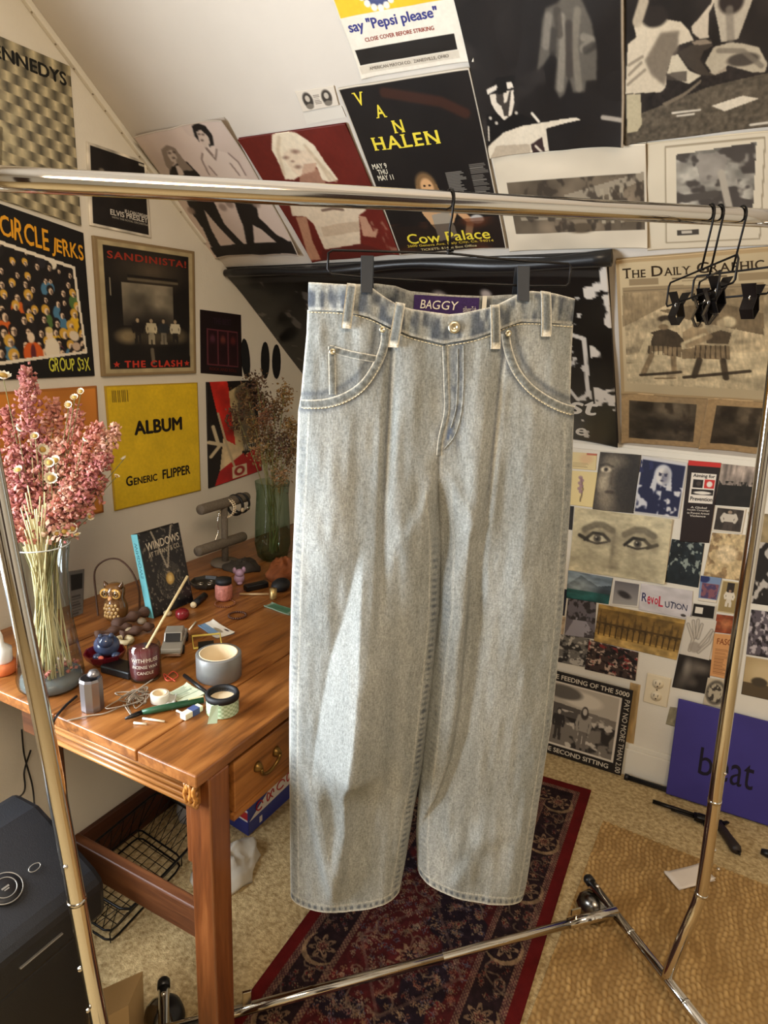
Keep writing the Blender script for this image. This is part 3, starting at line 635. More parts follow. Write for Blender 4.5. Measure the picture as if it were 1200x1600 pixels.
empty_hanger(0.182, -0.95, 0.15, 'empty black wire clip hanger leftmost of the three on the bar', drop=0.078)
empty_hanger(0.165, -1.35, 0.0, 'empty black wire clip hanger in the middle of the three', drop=0.088)
empty_hanger(0.122, -0.55, 0.05, 'empty black wire clip hanger rightmost of the three on the bar', drop=0.080, half=0.062)
# ================================================================== printed sheets: colour lives on a fine grid of vertices
class Art:
    def __init__(s, w_, h_, bg, seed=1):
        s.w, s.h = w_, h_; s.c = np.ones((h_, w_, 3))*np.array(bg, float)
        s.u, s.v = np.meshgrid(np.linspace(0, 1, w_), np.linspace(0, 1, h_)); s.asp = h_/w_; s.r = rng(seed)
    def mix(s, m_, col, a=1.0):
        k = np.clip(m_*a, 0, 1)[..., None]; s.c = s.c*(1-k)+np.asarray(col, float)*k; return s
    def rect(s, x0, y0, x1, y1, col, a=1.0): return s.mix(((s.u >= x0) & (s.u <= x1) & (s.v >= y0) & (s.v <= y1)).astype(float), col, a)
    def ell(s, cx, cy, rx, ry, col, a=1.0, soft=0.15, rot=0.0):
        dx, dy = s.u-cx, (s.v-cy); c, n = math.cos(rot), math.sin(rot); dy = dy*s.asp
        x, y = dx*c+dy*n, -dx*n+dy*c; d = np.sqrt((x/rx)**2+(y/(ry*s.asp))**2); return s.mix(np.clip((1+soft-d)/(2*soft), 0, 1), col, a)
    def poly(s, P, col, a=1.0):
        P = np.asarray(P, float); ins = np.zeros(s.u.shape, bool); j = len(P)-1
        for i in range(len(P)):
            xi, yi, xj, yj = *P[i], *P[j]
            k = ((yi > s.v) != (yj > s.v)) & (s.u < (xj-xi)*(s.v-yi)/(yj-yi+1e-12)+xi); ins ^= k; j = i
        return s.mix(ins.astype(float), col, a)
    def line(s, P, wd, col, a=1.0, soft=0.5):
        best = np.full(s.u.shape, 9.0)
        for (x0, y0), (x1, y1) in zip(P[:-1], P[1:]):
            dx, dy = x1-x0, (y1-y0)*s.asp; q = dx*dx+dy*dy+1e-12; t = np.clip(((s.u-x0)*dx+(s.v-y0)*s.asp*dy)/q, 0, 1)
            best = np.minimum(best, np.hypot(s.u-x0-t*dx, (s.v-y0)*s.asp-t*dy))
        return s.mix(np.clip((wd*(0.5+soft*0.5)-best)/(wd*soft*0.5+1e-9), 0, 1), col, a)
    def noise(s, sx, sy, amp, seed=1, mask=None):
        n_ = sum(vnoise(s.u*sx*2**k+k*7.3, s.v*sy*2**k, seed+k)/2**k for k in range(3))/1.75
        f = 1+amp*(n_-0.5)*2
        if mask is not None: f = 1+(f-1)*mask
        s.c = np.clip(s.c*f[..., None], 0, 255); return s
    def blotch(s, sx, sy, col, thr=0.5, soft=0.1, a=1.0, seed=1, mask=None):
        n_ = sum(vnoise(s.u*sx*2**k+k*7.3, s.v*sy*2**k, seed+k)/2**k for k in range(3))/1.75; m_ = np.clip((n_-thr)/soft, 0, 1)
        return s.mix(m_ if mask is None else m_*mask, col, a)
    def box(s, x0, y0, x1, y1): return ((s.u >= x0) & (s.u <= x1) & (s.v >= y0) & (s.v <= y1)).astype(float)
    def grad(s, c0, c1, vert=True):
        t = (s.v if vert else s.u)[..., None]; s.c = np.array(c0, float)*(1-t)+np.array(c1, float)*t; return s
    def frame(s, wd, col):
        wv = wd/s.asp; return s.mix(((s.u < wd) | (s.u > 1-wd) | (s.v < wv) | (s.v > 1-wv)).astype(float), col)
    def lines(s, x0, y0, x1, y1, n, col, a=0.8, fill=0.55, seed=3):
        """rows of unreadably small print"""
        r = rng(seed); hh = (y1-y0)/n
        for i in range(n): s.rect(x0+(x1-x0)*0.0, y0+i*hh, x0+(x1-x0)*r.uniform(0.6, 1), y0+(i+fill)*hh, col, a)
        gap = vnoise(s.u*s.w*0.45, s.v*n, seed) ; return s
    def person(s, cx, y0, y1, skin, hair, top, legs, wid=0.1, arms=True, long=False):
        """small standing figure between heights y0 and y1"""
        H = y1-y0; hw = wid; A = s.asp
        s.poly([(cx-hw*0.32, y0+H*0.5), (cx+hw*0.32, y0+H*0.5), (cx+hw*0.42, y1), (cx+hw*0.1, y1), (cx, y0+H*0.62), (cx-hw*0.1, y1), (cx-hw*0.42, y1)], legs)
        s.poly([(cx-hw*0.5, y0+H*0.2), (cx+hw*0.5, y0+H*0.2), (cx+hw*0.36, y0+H*0.56), (cx-hw*0.36, y0+H*0.56)], top)
        if arms:
            for q in (-1, 1): s.line([(cx+q*hw*0.45, y0+H*0.22), (cx+q*hw*0.62, y0+H*0.4), (cx+q*hw*0.5, y0+H*0.55)], hw*0.2, top)
        s.ell(cx, y0+H*0.09, hw*0.27, H*0.10, hair)
        if long: s.ell(cx, y0+H*0.16, hw*0.34, H*0.13, hair)
        s.ell(cx, y0+H*0.11, hw*0.19, H*0.08, skin)
        return s
    def blur(s, n=1):
        for _ in range(n):
            p = np.pad(s.c, ((1, 1), (1, 1), (0, 0)), 'edge'); s.c = (p[:-2, 1:-1]+p[2:, 1:-1]+p[1:-1, :-2]+p[1:-1, 2:]+2*p[1:-1, 1:-1])/6
        return s
    def face(s, cx, cy, rx, ry, skin, hair, dark, long=True):
        s.ell(cx, cy-ry*0.15, rx*1.35, ry*1.3, hair, soft=0.1)
        if long: s.poly([(cx-rx*1.3, cy-ry*0.1), (cx-rx*0.7, cy-ry*0.1), (cx-rx*0.8, cy+ry*1.7), (cx-rx*1.7, cy+ry*1.7)], hair); s.poly([(cx+rx*1.3, cy-ry*0.1), (cx+rx*0.7, cy-ry*0.1), (cx+rx*0.8, cy+ry*1.7), (cx+rx*1.7, cy+ry*1.7)], hair)
        s.ell(cx, cy, rx, ry, skin, soft=0.12); s.ell(cx+rx*0.5, cy, rx*0.55, ry*0.9, dark, 0.35, soft=0.5)
        for q in (-1, 1): s.ell(cx+q*rx*0.42, cy-ry*0.12, rx*0.24, ry*0.12, dark); s.line([(cx+q*rx*0.15, cy-ry*0.3), (cx+q*rx*0.65, cy-ry*0.34)], rx*0.1, dark)
        s.line([(cx, cy-ry*0.05), (cx+rx*0.1, cy+ry*0.25), (cx-rx*0.08, cy+ry*0.28)], rx*0.09, dark, 0.7); s.ell(cx, cy+ry*0.55, rx*0.3, ry*0.1, dark); return s
def pxuv(pl, quad, ox, oy, k):
    """maps points of a photo crop (origin ox,oy, scale k) to u,v on a sheet"""
    C = [PL[pl][0](*q) for q in quad]
    def f(pts):
        out = []
        for X, Y in pts:
            P = PL[pl][0](ox+X*k, oy+Y*k); u = v = 0.5
            for _ in range(12):
                F_ = C[0]*(1-u)*(1-v)+C[1]*u*(1-v)+C[2]*u*v+C[3]*(1-u)*v-P
                J = np.stack([(C[1]-C[0])*(1-v)+(C[2]-C[3])*v, (C[3]-C[0])*(1-u)+(C[2]-C[1])*u], 1); d = np.linalg.lstsq(J, F_, rcond=None)[0]; u -= d[0]; v -= d[1]
            out.append((u, v))
        return out
    return f
PL = {'L': (onx, vec(1, 0, 0)), 'B': (ony, vec(0, -1, 0)), 'S': (ons, -unit((0, KS, 1)))}
def surf(pl, q): return PL[pl][0](*q)
SHEET = {}
def bil(C, u, v):
    u, v = np.asarray(u)[..., None], np.asarray(v)[..., None]
    return C[0]*(1-u)*(1-v)+C[1]*u*(1-v)+C[2]*u*v+C[3]*(1-u)*v
def sheet3d(name, C, Nn, art, label, cat, group=None, thick=0.0006, gap=0.0006, curl=0.0, mat_='print', edge=None, parent=None, seed=1):
    """sheet with corners C (TL,TR,BR,BL), printed on its front; thick card keeps its back and edges"""
    C = np.asarray(C, float); w_, h_ = art.w, art.h
    cu = curl*((vnoise(art.u*3, art.v*3, seed)+vnoise(art.u*7+5, art.v*6, seed+1)*0.4-0.4)+1.1*(2*np.abs(art.u-0.5))**6*(2*np.abs(art.v-0.5))**4)
    P = bil(C, art.u, art.v)+Nn*(gap+thick)+np.multiply.outer(np.clip(cu, 0, 1), Nn)
    idx = np.arange(w_*h_).reshape(h_, w_)
    q = np.stack([idx[:-1, :-1], idx[1:, :-1], idx[1:, 1:], idx[:-1, 1:]], -1).reshape(-1, 4)
    ring = np.concatenate([idx[0, :-1], idx[:-1, -1], idx[-1, :0:-1], idx[:0:-1, 0]])
    Pr = P.reshape(-1, 3)[ring]-Nn*thick; n0 = w_*h_; m_ = len(ring); k = np.arange(m_); k2 = (k+1) % m_
    qs = np.stack([ring[k], ring[k2], n0+k2, n0+k], -1)
    cs = art.c.reshape(-1, 3); ec = cs[ring] if edge is None else np.ones((m_, 3))*np.array(edge, float)
    Pk = C+Nn*gap; Fb = np.array([[n0+m_, n0+m_+1, n0+m_+2, n0+m_+3]])
    V = np.concatenate([P.reshape(-1, 3), Pr, Pk]); Cc = np.concatenate([cs, ec, np.ones((4, 3))*ec[0]])
    o = put(name, (V, np.concatenate([q, qs, Fb])), mat_, parent, False, Cc, label=label, cat=None if parent else cat, group=group)
    SHEET[o] = (C, Nn, gap+thick, curl, seed); return o
def sheet(name, pl, quad, art, label, cat='poster', group=None, lay=1, **k):
    C = [surf(pl, q) for q in quad]; return sheet3d(name, C, PL[pl][1], art, label, cat, group, gap=0.0008*lay, **k)
# ---- lettering: built-in font outlines as thin flat print
TM = {}
def tmesh(s, bold=0.0, shear=0.0, spacing=1.0):
    k = (s, bold, shear, spacing)
    if k not in TM:
        c = bpy.data.curves.new('txt', 'FONT'); c.body = s; c.shear = shear; c.resolution_u = 3; c.space_character = spacing
        o = bpy.data.objects.new('txt', c); me = bpy.data.meshes.new_from_object(o)
        V = np.array([v.co[:] for v in me.vertices]).reshape(-1, 3); Fc = [tuple(p.vertices) for p in me.polygons]
        bpy.data.objects.remove(o); bpy.data.curves.remove(c); bpy.data.meshes.remove(me); 
        if bold > 0.004:
            n0, F0_ = len(V), list(Fc); V0 = V
            for j, (dx, dy) in enumerate(((1, 0), (-1, 0), (0, .7), (0, -.7))):
                V = np.concatenate([V, V0+np.array([dx*bold, dy*bold, (j+1)*0.00006])]); Fc = Fc+[tuple(i+n0*(j+1) for i in f) for f in F0_]
        TM[k] = (V, Fc)
    return TM[k]
STEM = {'H': (0.16, 0.84), 'A': (0.04, 0.96), 'N': (0.14, 0.86), 'V': (), 'L': (0.16,), 'E': (0.16,), 'T': (0.5,), 'D': (0.16,), 'I': (0.5,), 'Y': (0.5,), 'G': (), 'R': (0.16, 0.9), 'P': (0.16,), 'C': (), 'B': (0.16,), 'M': (0.1, 0.9)}
STEMT = {'H': (0.16, 0.84), 'N': (0.14,), 'V': (0.05, 0.95), 'I': (0.5,), 'Y': (0.06, 0.94), 'M': (), 'L': (0.16,)}
def serif_mesh(s, bold=0.015, gapk=0.14):
    V = []; Fc = []; x = 0.0
    for ch in s:
        if ch == ' ': x += 0.35; continue
        v, f = tmesh(ch, bold); lo, hi = v.min(0), v.max(0); w_ = hi[0]-lo[0]; n = len(V)
        V += [(p[0]-lo[0]+x, p[1], p[2]) for p in v]; Fc += [tuple(i+n for i in q) for q in f]
        for st, yb in ((STEM.get(ch, ()), lo[1]), (STEMT.get(ch, ()), hi[1]-0.05)):
            for t in st:
                n = len(V); cx = x+t*w_; V += [(cx-0.12, yb, 0.0004), (cx+0.12, yb, 0.0004), (cx+0.12, yb+0.05, 0.0004), (cx-0.12, yb+0.05, 0.0004)]; Fc.append((n, n+1, n+2, n+3))
        x += w_+gapk
    return np.array(V), Fc
def write(sh, s, bx, col, bold=0.012, shear=0.0, tilt=0.0, serif=False, spacing=1.0, jit=None, keep=False, off=0.0003, name='lettering', lift=0.0):
    """lettering stretched into box bx=(u0,v0,u1,v1) of a sheet; tilt lowers its right end (in v)"""
    if jit is not None:                       # hand-drawn look: letters swung and sized one by one
        r = rng(jit); V = []; Fc = []; x = 0
        for ch in s:
            if ch == ' ': x += 0.3; continue
            v, f = tmesh(ch, bold); lo, hi = v.min(0), v.max(0); c = (lo+hi)/2; a = r.uniform(-.16, .16); k = r.uniform(.85, 1.3); n = len(V); w_ = hi[0]-lo[0]
            for p in v:
                d = (p-c)*np.array([1, k, 1]); V.append((x+w_/2+d[0]*math.cos(a)-d[1]*math.sin(a), c[1]+d[0]*math.sin(a)+d[1]*math.cos(a)+r.uniform(-.02, .02), p[2]))
            Fc += [tuple(i+n for i in q) for q in f]; x += w_+0.06
        V = np.array(V)
    else: V, Fc = serif_mesh(s, bold) if serif else tmesh(s, bold, shear, spacing)
    lo, hi = V.min(0), V.max(0); t = (V-lo)/np.maximum(hi-lo, 1e-9)
    u = bx[0]+(bx[2]-bx[0])*t[:, 0]; v = bx[3]-(bx[3]-bx[1])*t[:, 1]+tilt*t[:, 0]
    C, Nn, h, curl, seed = SHEET[sh]; uu, vv = u, v
    cu = np.clip(curl*((vnoise(uu*3, vv*3, seed)+vnoise(uu*7+5, vv*6, seed+1)*0.4-0.4)+1.1*(2*np.abs(uu-0.5))**6*(2*np.abs(vv-0.5))**4), 0, 1)
    P = bil(C, u, v)+Nn*(h+off+lift)+np.multiply.outer(cu+V[:, 2], Nn)
    return put(name, (P, Fc), ink(col), sh)
# ================================================================== record wall (left)
K = (18, 16, 15); W_ = (232, 224, 208)
G1 = 'record sleeves and prints on the left wall'
a = Art(150, 190, (150, 140, 112))
chk = ((np.floor(a.u*12)+np.floor(a.v*16)) % 2); ph = (a.u*12) % 1
a.c = a.c*(0.55+0.80*np.where(chk > 0, ph, 1-ph))[..., None]; a.noise(30, 40, 0.12, 4)
a.blotch(9, 9, (196, 186, 150), 0.5, 0.2, 0.7, 6, np.clip(1.2-np.hypot((a.u-0.15)/0.4, (a.v-0.62)/0.35), 0, 1)*2)
a.line([(0.1, 0.5), (0.14, 0.9), (0.3, 0.85), (0.34, 0.55)], 0.02, (90, 80, 56), 0.7); a.ell(0.16, 0.3, 0.12, 0.07, (150, 150, 100), 0.7)
o = sheet('record_sleeve', 'L', [(-85, 22), (107, 104), (125, 353), (-62, 292)], a, 'silver checkered foil record sleeve at the top left of the wall', 'record sleeve', G1, thick=0.004, mat_='print_gloss')
write(o, 'KENNEDYS', (0.225, 0.052, 0.955, 0.135), (20, 20, 18), 0.035, tilt=0.0)
a = Art(80, 110, (26, 22, 20)); a.frame(0.04, (206, 198, 182)).noise(5, 5, 0.4, 3)
for x, y, r_ in ((0.22, 0.3, 0.05), (0.62, 0.36, 0.07), (0.78, 0.35, 0.05)): a.ell(x, y, r_, 0.035, (150, 140, 124), 0.8, 0.4); a.ell(x, y+0.09, r_*1.4, 0.07, (60, 54, 48), 0.9, 0.4)
a.rect(0.86, 0.05, 0.95, 0.08, (190, 184, 170))
o = sheet('record_sleeve', 'L', [(134, 221), (227, 253), (235, 372), (139, 352)], a, 'black record sleeve with small white print beside the silver sleeve', 'record sleeve', G1, thick=0.003)
write(o, 'IF I CAN DREAM', (0.56, 0.70, 0.95, 0.745), (214, 208, 196), 0.02); write(o, 'ELVIS PRESLEY', (0.32, 0.74, 0.95, 0.81), (214, 208, 196), 0.02); write(o, 'WITH THE ROYAL ORCHESTRA', (0.34, 0.825, 0.95, 0.85), (170, 164, 152), 0.01)
# crowd sleeve
a = Art(150, 190, (18, 15, 14)); r = rng(8)
pic = [(-0.02, 0.20), (0.88, 0.265), (0.93, 0.82), (-0.02, 0.925)]
a.poly([(-0.05, 0.175), (0.90, 0.245), (0.95, 0.835), (-0.05, 0.95)], (228, 218, 198)); a.poly(pic, (22, 18, 17))
inside = Art(150, 190, (0, 0, 0)).poly(pic, (1, 1, 1)).c[..., 0]
keep_ = a.c.copy(); cols = [(222, 176, 40), (176, 60, 110), (74, 120, 150), (224, 214, 192), (206, 98, 36), (80, 110, 56), (30, 26, 26), (28, 24, 24), (214, 176, 130), (40, 36, 40)]
for row in range(10):
    for k in range(11):
        x, y = -0.04+k*0.094+0.047*(row % 2)+r.uniform(-.03, .03), 0.23+row*0.068+r.uniform(-.018, .018); z_ = (0.62+row*0.05)*r.uniform(.85, 1.2)
        c = cols[r.randint(len(cols))] if r.rand() < .42 else (24, 20, 20); a.ell(x, y+0.075*z_, 0.05*z_, 0.06*z_, c, 1, 0.08); a.ell(x+r.uniform(-.008, .008), y-.004, 0.034*z_, 0.034*z_, [(28, 20, 18), (28, 20, 18), (206, 160, 60)][r.randint(3)], 1, 0.1)
        a.ell(x+0.004, y+0.008, 0.019*z_, 0.024*z_, (226, 200, 170), 1, 0.1); a.ell(x+.012*z_, y+.012, .010*z_, .018*z_, (60, 44, 38), .7, .3); a.rect(x-.012*z_, y+.001, x+.014*z_, y+.004, (50, 36, 30), .7)
a.ell(0.51, 0.845, 0.075, 0.075, (208, 92, 32), 1, 0.06); a.ell(0.51, 0.845, 0.02, 0.06, (90, 34, 40)); a.ell(0.50, 0.745, 0.028, 0.034, (228, 206, 178)); a.ell(0.66, 0.82, 0.06, 0.085, (226, 214, 190), 1, 0.06); a.ell(0.645, 0.715, 0.03, 0.036, (228, 204, 172)); a.ell(0.645, 0.69, 0.03, 0.02, (214, 190, 120)); a.ell(0.85, 0.72, 0.04, 0.035, (216, 200, 176)); a.ell(0.86, 0.79, 0.035, 0.03, (196, 170, 146))
a.c = keep_*(1-inside[..., None])+a.c*inside[..., None]
o = sheet('record_sleeve', 'L', [(-90, 288), (128, 364), (146, 587), (-62, 596)], a, 'black record sleeve with a colourful crowd picture and yellow hand lettering', 'record sleeve', G1, thick=0.004)
CJ = o
write(o, 'CIRCLE', (0.34, 0.045, 0.70, 0.185), (226, 160, 40), 0.02, jit=4, tilt=0.01); write(o, 'JERKS', (0.72, 0.085, 0.985, 0.215), (226, 160, 40), 0.02, jit=9); write(o, 'GROUP S3X', (0.62, 0.865, 0.965, 0.965), (206, 204, 74), 0.012, jit=12)
# dark framed-stage sleeve
a = Art(120, 165, (24, 20, 17), 2); a.noise(4, 4, 0.35, 3)
a.ell(0.52, 0.2, 0.25, 0.1, (120, 104, 80), 0.6, 0.9); a.rect(0.22, 0.30, 0.74, 0.62, (112, 104, 88)); a.noise(5, 7, 0.5, 11, a.box(0.22, 0.3, 0.74, 0.62)); a.ell(0.45, 0.62, 0.35, 0.1, (26, 22, 20), 0.9, 0.7)
a.rect(0.28, 0.265, 0.8, 0.285, (98, 88, 70)); a.rect(0.28, 0.24, 0.8, 0.262, (26, 22, 18)); a.ell(0.26, 0.70, 0.10, 0.05, (170, 150, 110), 0.9, 0.5); a.ell(0.8, 0.69, 0.08, 0.05, (110, 98, 74), 0.8, 0.5); a.ell(0.55, 0.70, 0.28, 0.05, (90, 80, 62), 0.7, 0.7)
for x, t_, l_ in ((0.36, (30, 26, 24), (36, 32, 28)), (0.50, (190, 178, 146), (150, 140, 116)), (0.63, (44, 46, 48), (120, 112, 96)), (0.76, (206, 196, 168), (40, 36, 32))): a.person(x, 0.555, 0.76, (170, 150, 120), (40, 32, 26), t_, l_, 0.085)
a.line([(0.50, 0.8), (0.51, 0.9)], 0.03, (150, 138, 116), 0.6); a.frame(0.075, (176, 160, 122)); a.noise(9, 9, 0.15, 19); a.frame(0.03, (140, 118, 84)); a.line([(0.12, 0.28), (0.12, 0.4)], 0.008, (150, 140, 118)); a.line([(0.93, 0.6), (0.925, 0.85)], 0.008, (150, 140, 118), 0.7)
o = sheet('record_sleeve', 'L', [(142, 368), (300, 393), (303, 583), (157, 588)], a, 'worn dark record sleeve with tan edges and red stencil lettering', 'record sleeve', G1, thick=0.008)
write(o, 'SANDINISTA!', (0.105, 0.088, 0.90, 0.142), (150, 50, 34), 0.03, spacing=1.15)
write(o, 'THE CLASH', (0.21, 0.885, 0.83, 0.94), (186, 56, 40), 0.045, spacing=1.25)
for x in (0.135, 0.885):
    st = [(x+0.035*(1 if k % 2 == 0 else 0.42)*math.sin(k*math.pi/5), 0.913-0.026*(1 if k % 2 == 0 else 0.42)*math.cos(k*math.pi/5)) for k in range(10)]
    C, Nn, h, cu, sd_ = SHEET[o]; P = bil(C, np.array([q[0] for q in st]), np.array([q[1] for q in st]))+Nn*(h+0.0004); put('star', (P, [tuple(range(10))]), ink((186, 56, 40)), o)
# small dark sleeve with three panels
a = Art(66, 96, (26, 12, 14)); a.rect(0.14, 0.28, 0.90, 0.86, (94, 44, 52)); 
for k in range(3): a.rect(0.17+k*0.25, 0.30, 0.385+k*0.25, 0.84, (40, 12, 18)); a.ell(0.28+k*0.25, 0.44, 0.06, 0.07, [(92, 50, 66), (120, 60, 50), (96, 34, 32)][k], 0.8, 0.4); a.ell(0.28+k*0.25, 0.62, 0.08, 0.12, (30, 8, 14), 0.8, 0.5)
o = sheet('record_sleeve', 'L', [(312, 483.5), (376, 492), (378, 588), (313, 583)], a, 'small dark maroon sleeve with three framed panels', 'record sleeve', G1)
write(o, 'THE BEST', (0.3, 0.10, 0.74, 0.19), (52, 34, 48)); write(o, 'ROCK AND ROLL', (0.2, 0.89, 0.86, 0.94), (92, 36, 32))
# yellow sleeve
a = Art(130, 150, (222, 186, 34)); a.noise(6, 6, 0.06, 3).noise(60, 60, 0.05, 5); a.frame(0.012, (188, 152, 40))
r = rng(5)
for k in range(9):
    x = 0.055+k*0.0185; a.rect(x, 0.035, x+(.0085 if k % 3 else .012), 0.13, (70, 54, 20))
o = sheet('record_sleeve', 'L', [(162, 603), (306.7, 597.5), (312, 766), (178, 798)], a, 'plain yellow record sleeve with black lettering above the book', 'record sleeve', G1, thick=0.004)
write(o, 'ALBUM', (0.25, 0.29, 0.79, 0.41), (28, 22, 18), 0.045)
write(o, 'G', (0.13, 0.735, 0.20, 0.82), (28, 22, 18), 0.035); write(o, 'ENERIC', (0.21, 0.758, 0.47, 0.82), (28, 22, 18), 0.035)
write(o, 'FLIPPER', (0.53, 0.735, 0.87, 0.82), (28, 22, 18), 0.035)
# orange sleeve behind the pink flowers
a = Art(90, 90, (206, 130, 52)); a.noise(3, 3, 0.15, 4)
a.rect(0.30, 0.20, 0.70, 0.24, (150, 84, 30)); a.frame(0.012, (170, 104, 44))
sheet('record_sleeve', 'L', [(-40, 615), (149, 602.5), (160, 800), (-20, 845)], a, 'plain orange record sleeve half hidden behind the pink dried flowers', 'record sleeve', G1, thick=0.004)
# red, black and grey sleeve with a figure
a = Art(80, 150, (30, 24, 22)); a.poly([(0.06, 0), (0.40, 0), (0.62, 0.68), (0.34, 0.68)], (196, 44, 34)); a.poly([(0.42, 0.1), (0.75, 0.02), (0.9, 0.6), (0.66, 0.72), (0.52, 0.72)], (206, 186, 138))
a.poly([(0.28, 0.55), (0.62, 0.69), (0.64, 0.98), (0.2, 0.86)], (214, 192, 150)); a.poly([(0.10, 1.0), (0.2, 0.86), (1, 0.66), (1, 1)], (176, 34, 34)); a.poly([(0.66, 0.68), (1, 0.6), (1, 0.70), (0.66, 0.78)], (28, 24, 22))
a.ell(0.70, 0.13, 0.16, 0.09, (104, 92, 72)); a.ell(0.72, 0.12, 0.08, 0.05, (70, 60, 46)); a.poly([(0.58, 0.22), (0.9, 0.2), (1, 0.62), (0.66, 0.70)], (124, 112, 90)); a.noise(6, 10, 0.25, 7)
a.line([(0.10, 0.42), (0.2, 0.62), (0.05, 0.70)], 0.05, (206, 190, 156)); a.line([(0.02, 0.56), (0.3, 0.62)], 0.05, (206, 190, 156)); a.line([(0.2, 0.3), (0.34, 0.62), (0.5, 0.92)], 0.03, (196, 176, 140))
a.rect(0.42, 0.86, 0.70, 0.985, (220, 204, 170)); a.ell(0.56, 0.92, 0.10, 0.05, (150, 30, 30)); a.ell(0.56, 0.92, 0.05, 0.025, (220, 204, 170))
o = sheet('record_sleeve', 'L', [(321, 597), (398, 594), (408, 735), (325, 763)], a, 'red, black and cream sleeve beside the dried grasses', 'record sleeve', G1, thick=0.003)
write(o, 'WESTON', (0.66, 0.655, 0.98, 0.735), (200, 190, 168), 0.02)
# cut-out dark leaf shapes
for k, (q, hh) in enumerate((((383, 560), 62), ((413.5, 563), 58), ((431, 565), 54))):
    mb = MB(); n = 16; P = []
    for i in range(n):
        t = i/n*2*math.pi; P.append(onx(q[0]+6.5*math.sin(t)+(q[1]-560)*0.05+(-4*math.cos(t) if k == 0 else 0)*0.6, q[1]-hh/2*math.cos(t)))
    P = np.array(P); mb.add(np.concatenate([P+vec(0.0008, 0, 0), P+vec(0.003, 0, 0)]), [tuple(range(n-1, -1, -1)), tuple(range(n, 2*n))]+[(i, (i+1) % n, n+(i+1) % n, n+i) for i in range(n)])
    put('leaf_cutout', mb, 'black_soft', label='long black pointed cutout on the wall, %s of three' % ('leftmost', 'middle', 'rightmost')[k], cat='wall decoration', group='black cutouts by the corner')
# ================================================================== sloped ceiling
G2 = 'posters on the sloped ceiling'
QC = [(212, 208), (350, 182), (470, 395), (336, 400)]; T = pxuv('S', QC, 200, 170, 280/1200)
a = Art(140, 180, (216, 198, 186)); a.noise(2, 2, 0.05, 2); BK, SK, LN = (30, 26, 24), (222, 206, 194), (120, 100, 90)
a.poly(T([(560, 915), (1110, 872), (1180, 950), (610, 990)]), BK)
a.poly(T([(375, 560), (555, 560), (650, 760), (790, 910), (725, 905), (620, 790), (515, 665), (560, 790), (625, 915), (565, 910), (510, 790), (440, 690)]), BK); a.poly(T([(700, 570), (850, 570), (880, 720), (1000, 830), (1100, 885), (1010, 890), (900, 800), (840, 765), (850, 905), (800, 905), (775, 770), (740, 680)]), BK)
a.poly(T([(285, 390), (340, 350), (400, 340), (490, 430), (560, 590), (400, 590), (290, 470)]), BK); a.poly(T([(325, 370), (365, 360), (385, 430), (350, 440)]), SK)
a.poly(T([(230, 260), (265, 230), (320, 250), (380, 330), (450, 400), (370, 400), (330, 340), (310, 360), (290, 405), (260, 360)]), (146, 130, 116)); a.poly(T([(268, 272), (300, 265), (335, 310), (325, 352), (298, 338), (274, 300)]), (206, 190, 176))
for q in ((285, 285), (315, 280), (313, 318)): t = T([q])[0]; a.ell(t[0], t[1], .018, .007, (70, 56, 50), .8, .4)
a.poly(T([(525, 240), (575, 225), (600, 265), (680, 290), (740, 350), (800, 450), (760, 600), (600, 600), (590, 430), (545, 380), (500, 330), (505, 290)]), SK)
for L_ in ([(505, 290), (500, 330), (550, 430)], [(550, 375), (600, 435)], [(690, 360), (750, 440)], [(680, 290), (740, 350), (790, 440)], [(525, 255), (592, 330), (600, 262)], [(530, 250), (575, 300)]): a.line(T(L_), .012, LN, .8)
a.poly(T([(430, 110), (460, 88), (520, 110), (570, 170), (582, 235), (550, 245), (540, 190), (490, 140), (465, 150), (480, 215), (450, 180)]), BK); a.poly(T([(458, 150), (490, 135), (545, 185), (555, 225), (528, 252), (492, 222)]), (208, 190, 176))
for q in ((478, 165), (505, 168), (500, 205)): t = T([q])[0]; a.ell(t[0], t[1], .016, .006, (80, 64, 56), .8, .4)
for q in ((430, 670), (640, 650), (685, 630), (860, 630)): t = T([q])[0]; a.ell(t[0], t[1], .04, .03, (150, 130, 118), .9, .3)
a.blur(1); a.frame(0.014, (196, 184, 170))
sheet('poster', 'S', QC, a, 'pale poster of two standing figures in black trousers', 'poster', G2, curl=0.007, lay=2, seed=4)
QR = [(373, 214), (541, 190), (626, 394), (490, 406)]; T = pxuv('S', QR, 370, 180, 270/1200)
a = Art(150, 180, (98, 30, 22)); a.noise(4, 4, 0.10, 3); CR, SK = (226, 212, 186), (222, 202, 176)
a.poly(T([(440, 410), (560, 360), (620, 450), (600, 610), (440, 610)]), (160, 118, 96)); a.poly(T([(250, 125), (320, 92), (420, 108), (540, 190), (620, 320), (710, 445), (640, 455), (600, 440), (560, 350), (400, 440), (340, 435), (300, 330), (248, 230)]), CR)
a.poly(T([(325, 240), (440, 180), (520, 240), (560, 330), (540, 380), (440, 412), (400, 390), (350, 320)]), SK); a.poly(T([(255, 150), (330, 100), (450, 140), (490, 230), (440, 235), (390, 215), (320, 262), (270, 240)]), CR); a.poly(T([(470, 330), (560, 320), (550, 385), (450, 415)]), (176, 134, 110), .6)
for q, w_ in (((345, 285), .028), ((412, 243), .034), ((392, 312), .016), ((428, 352), .03)): t = T([q])[0]; a.ell(t[0], t[1], w_, w_*.4, (90, 54, 44), .6, .7)
for L_ in ([(480, 200), (560, 300), (650, 440)], [(300, 140), (290, 230), (330, 400)], [(560, 300), (690, 450)]): a.line(T(L_), .02, (190, 168, 138), .6, .9)
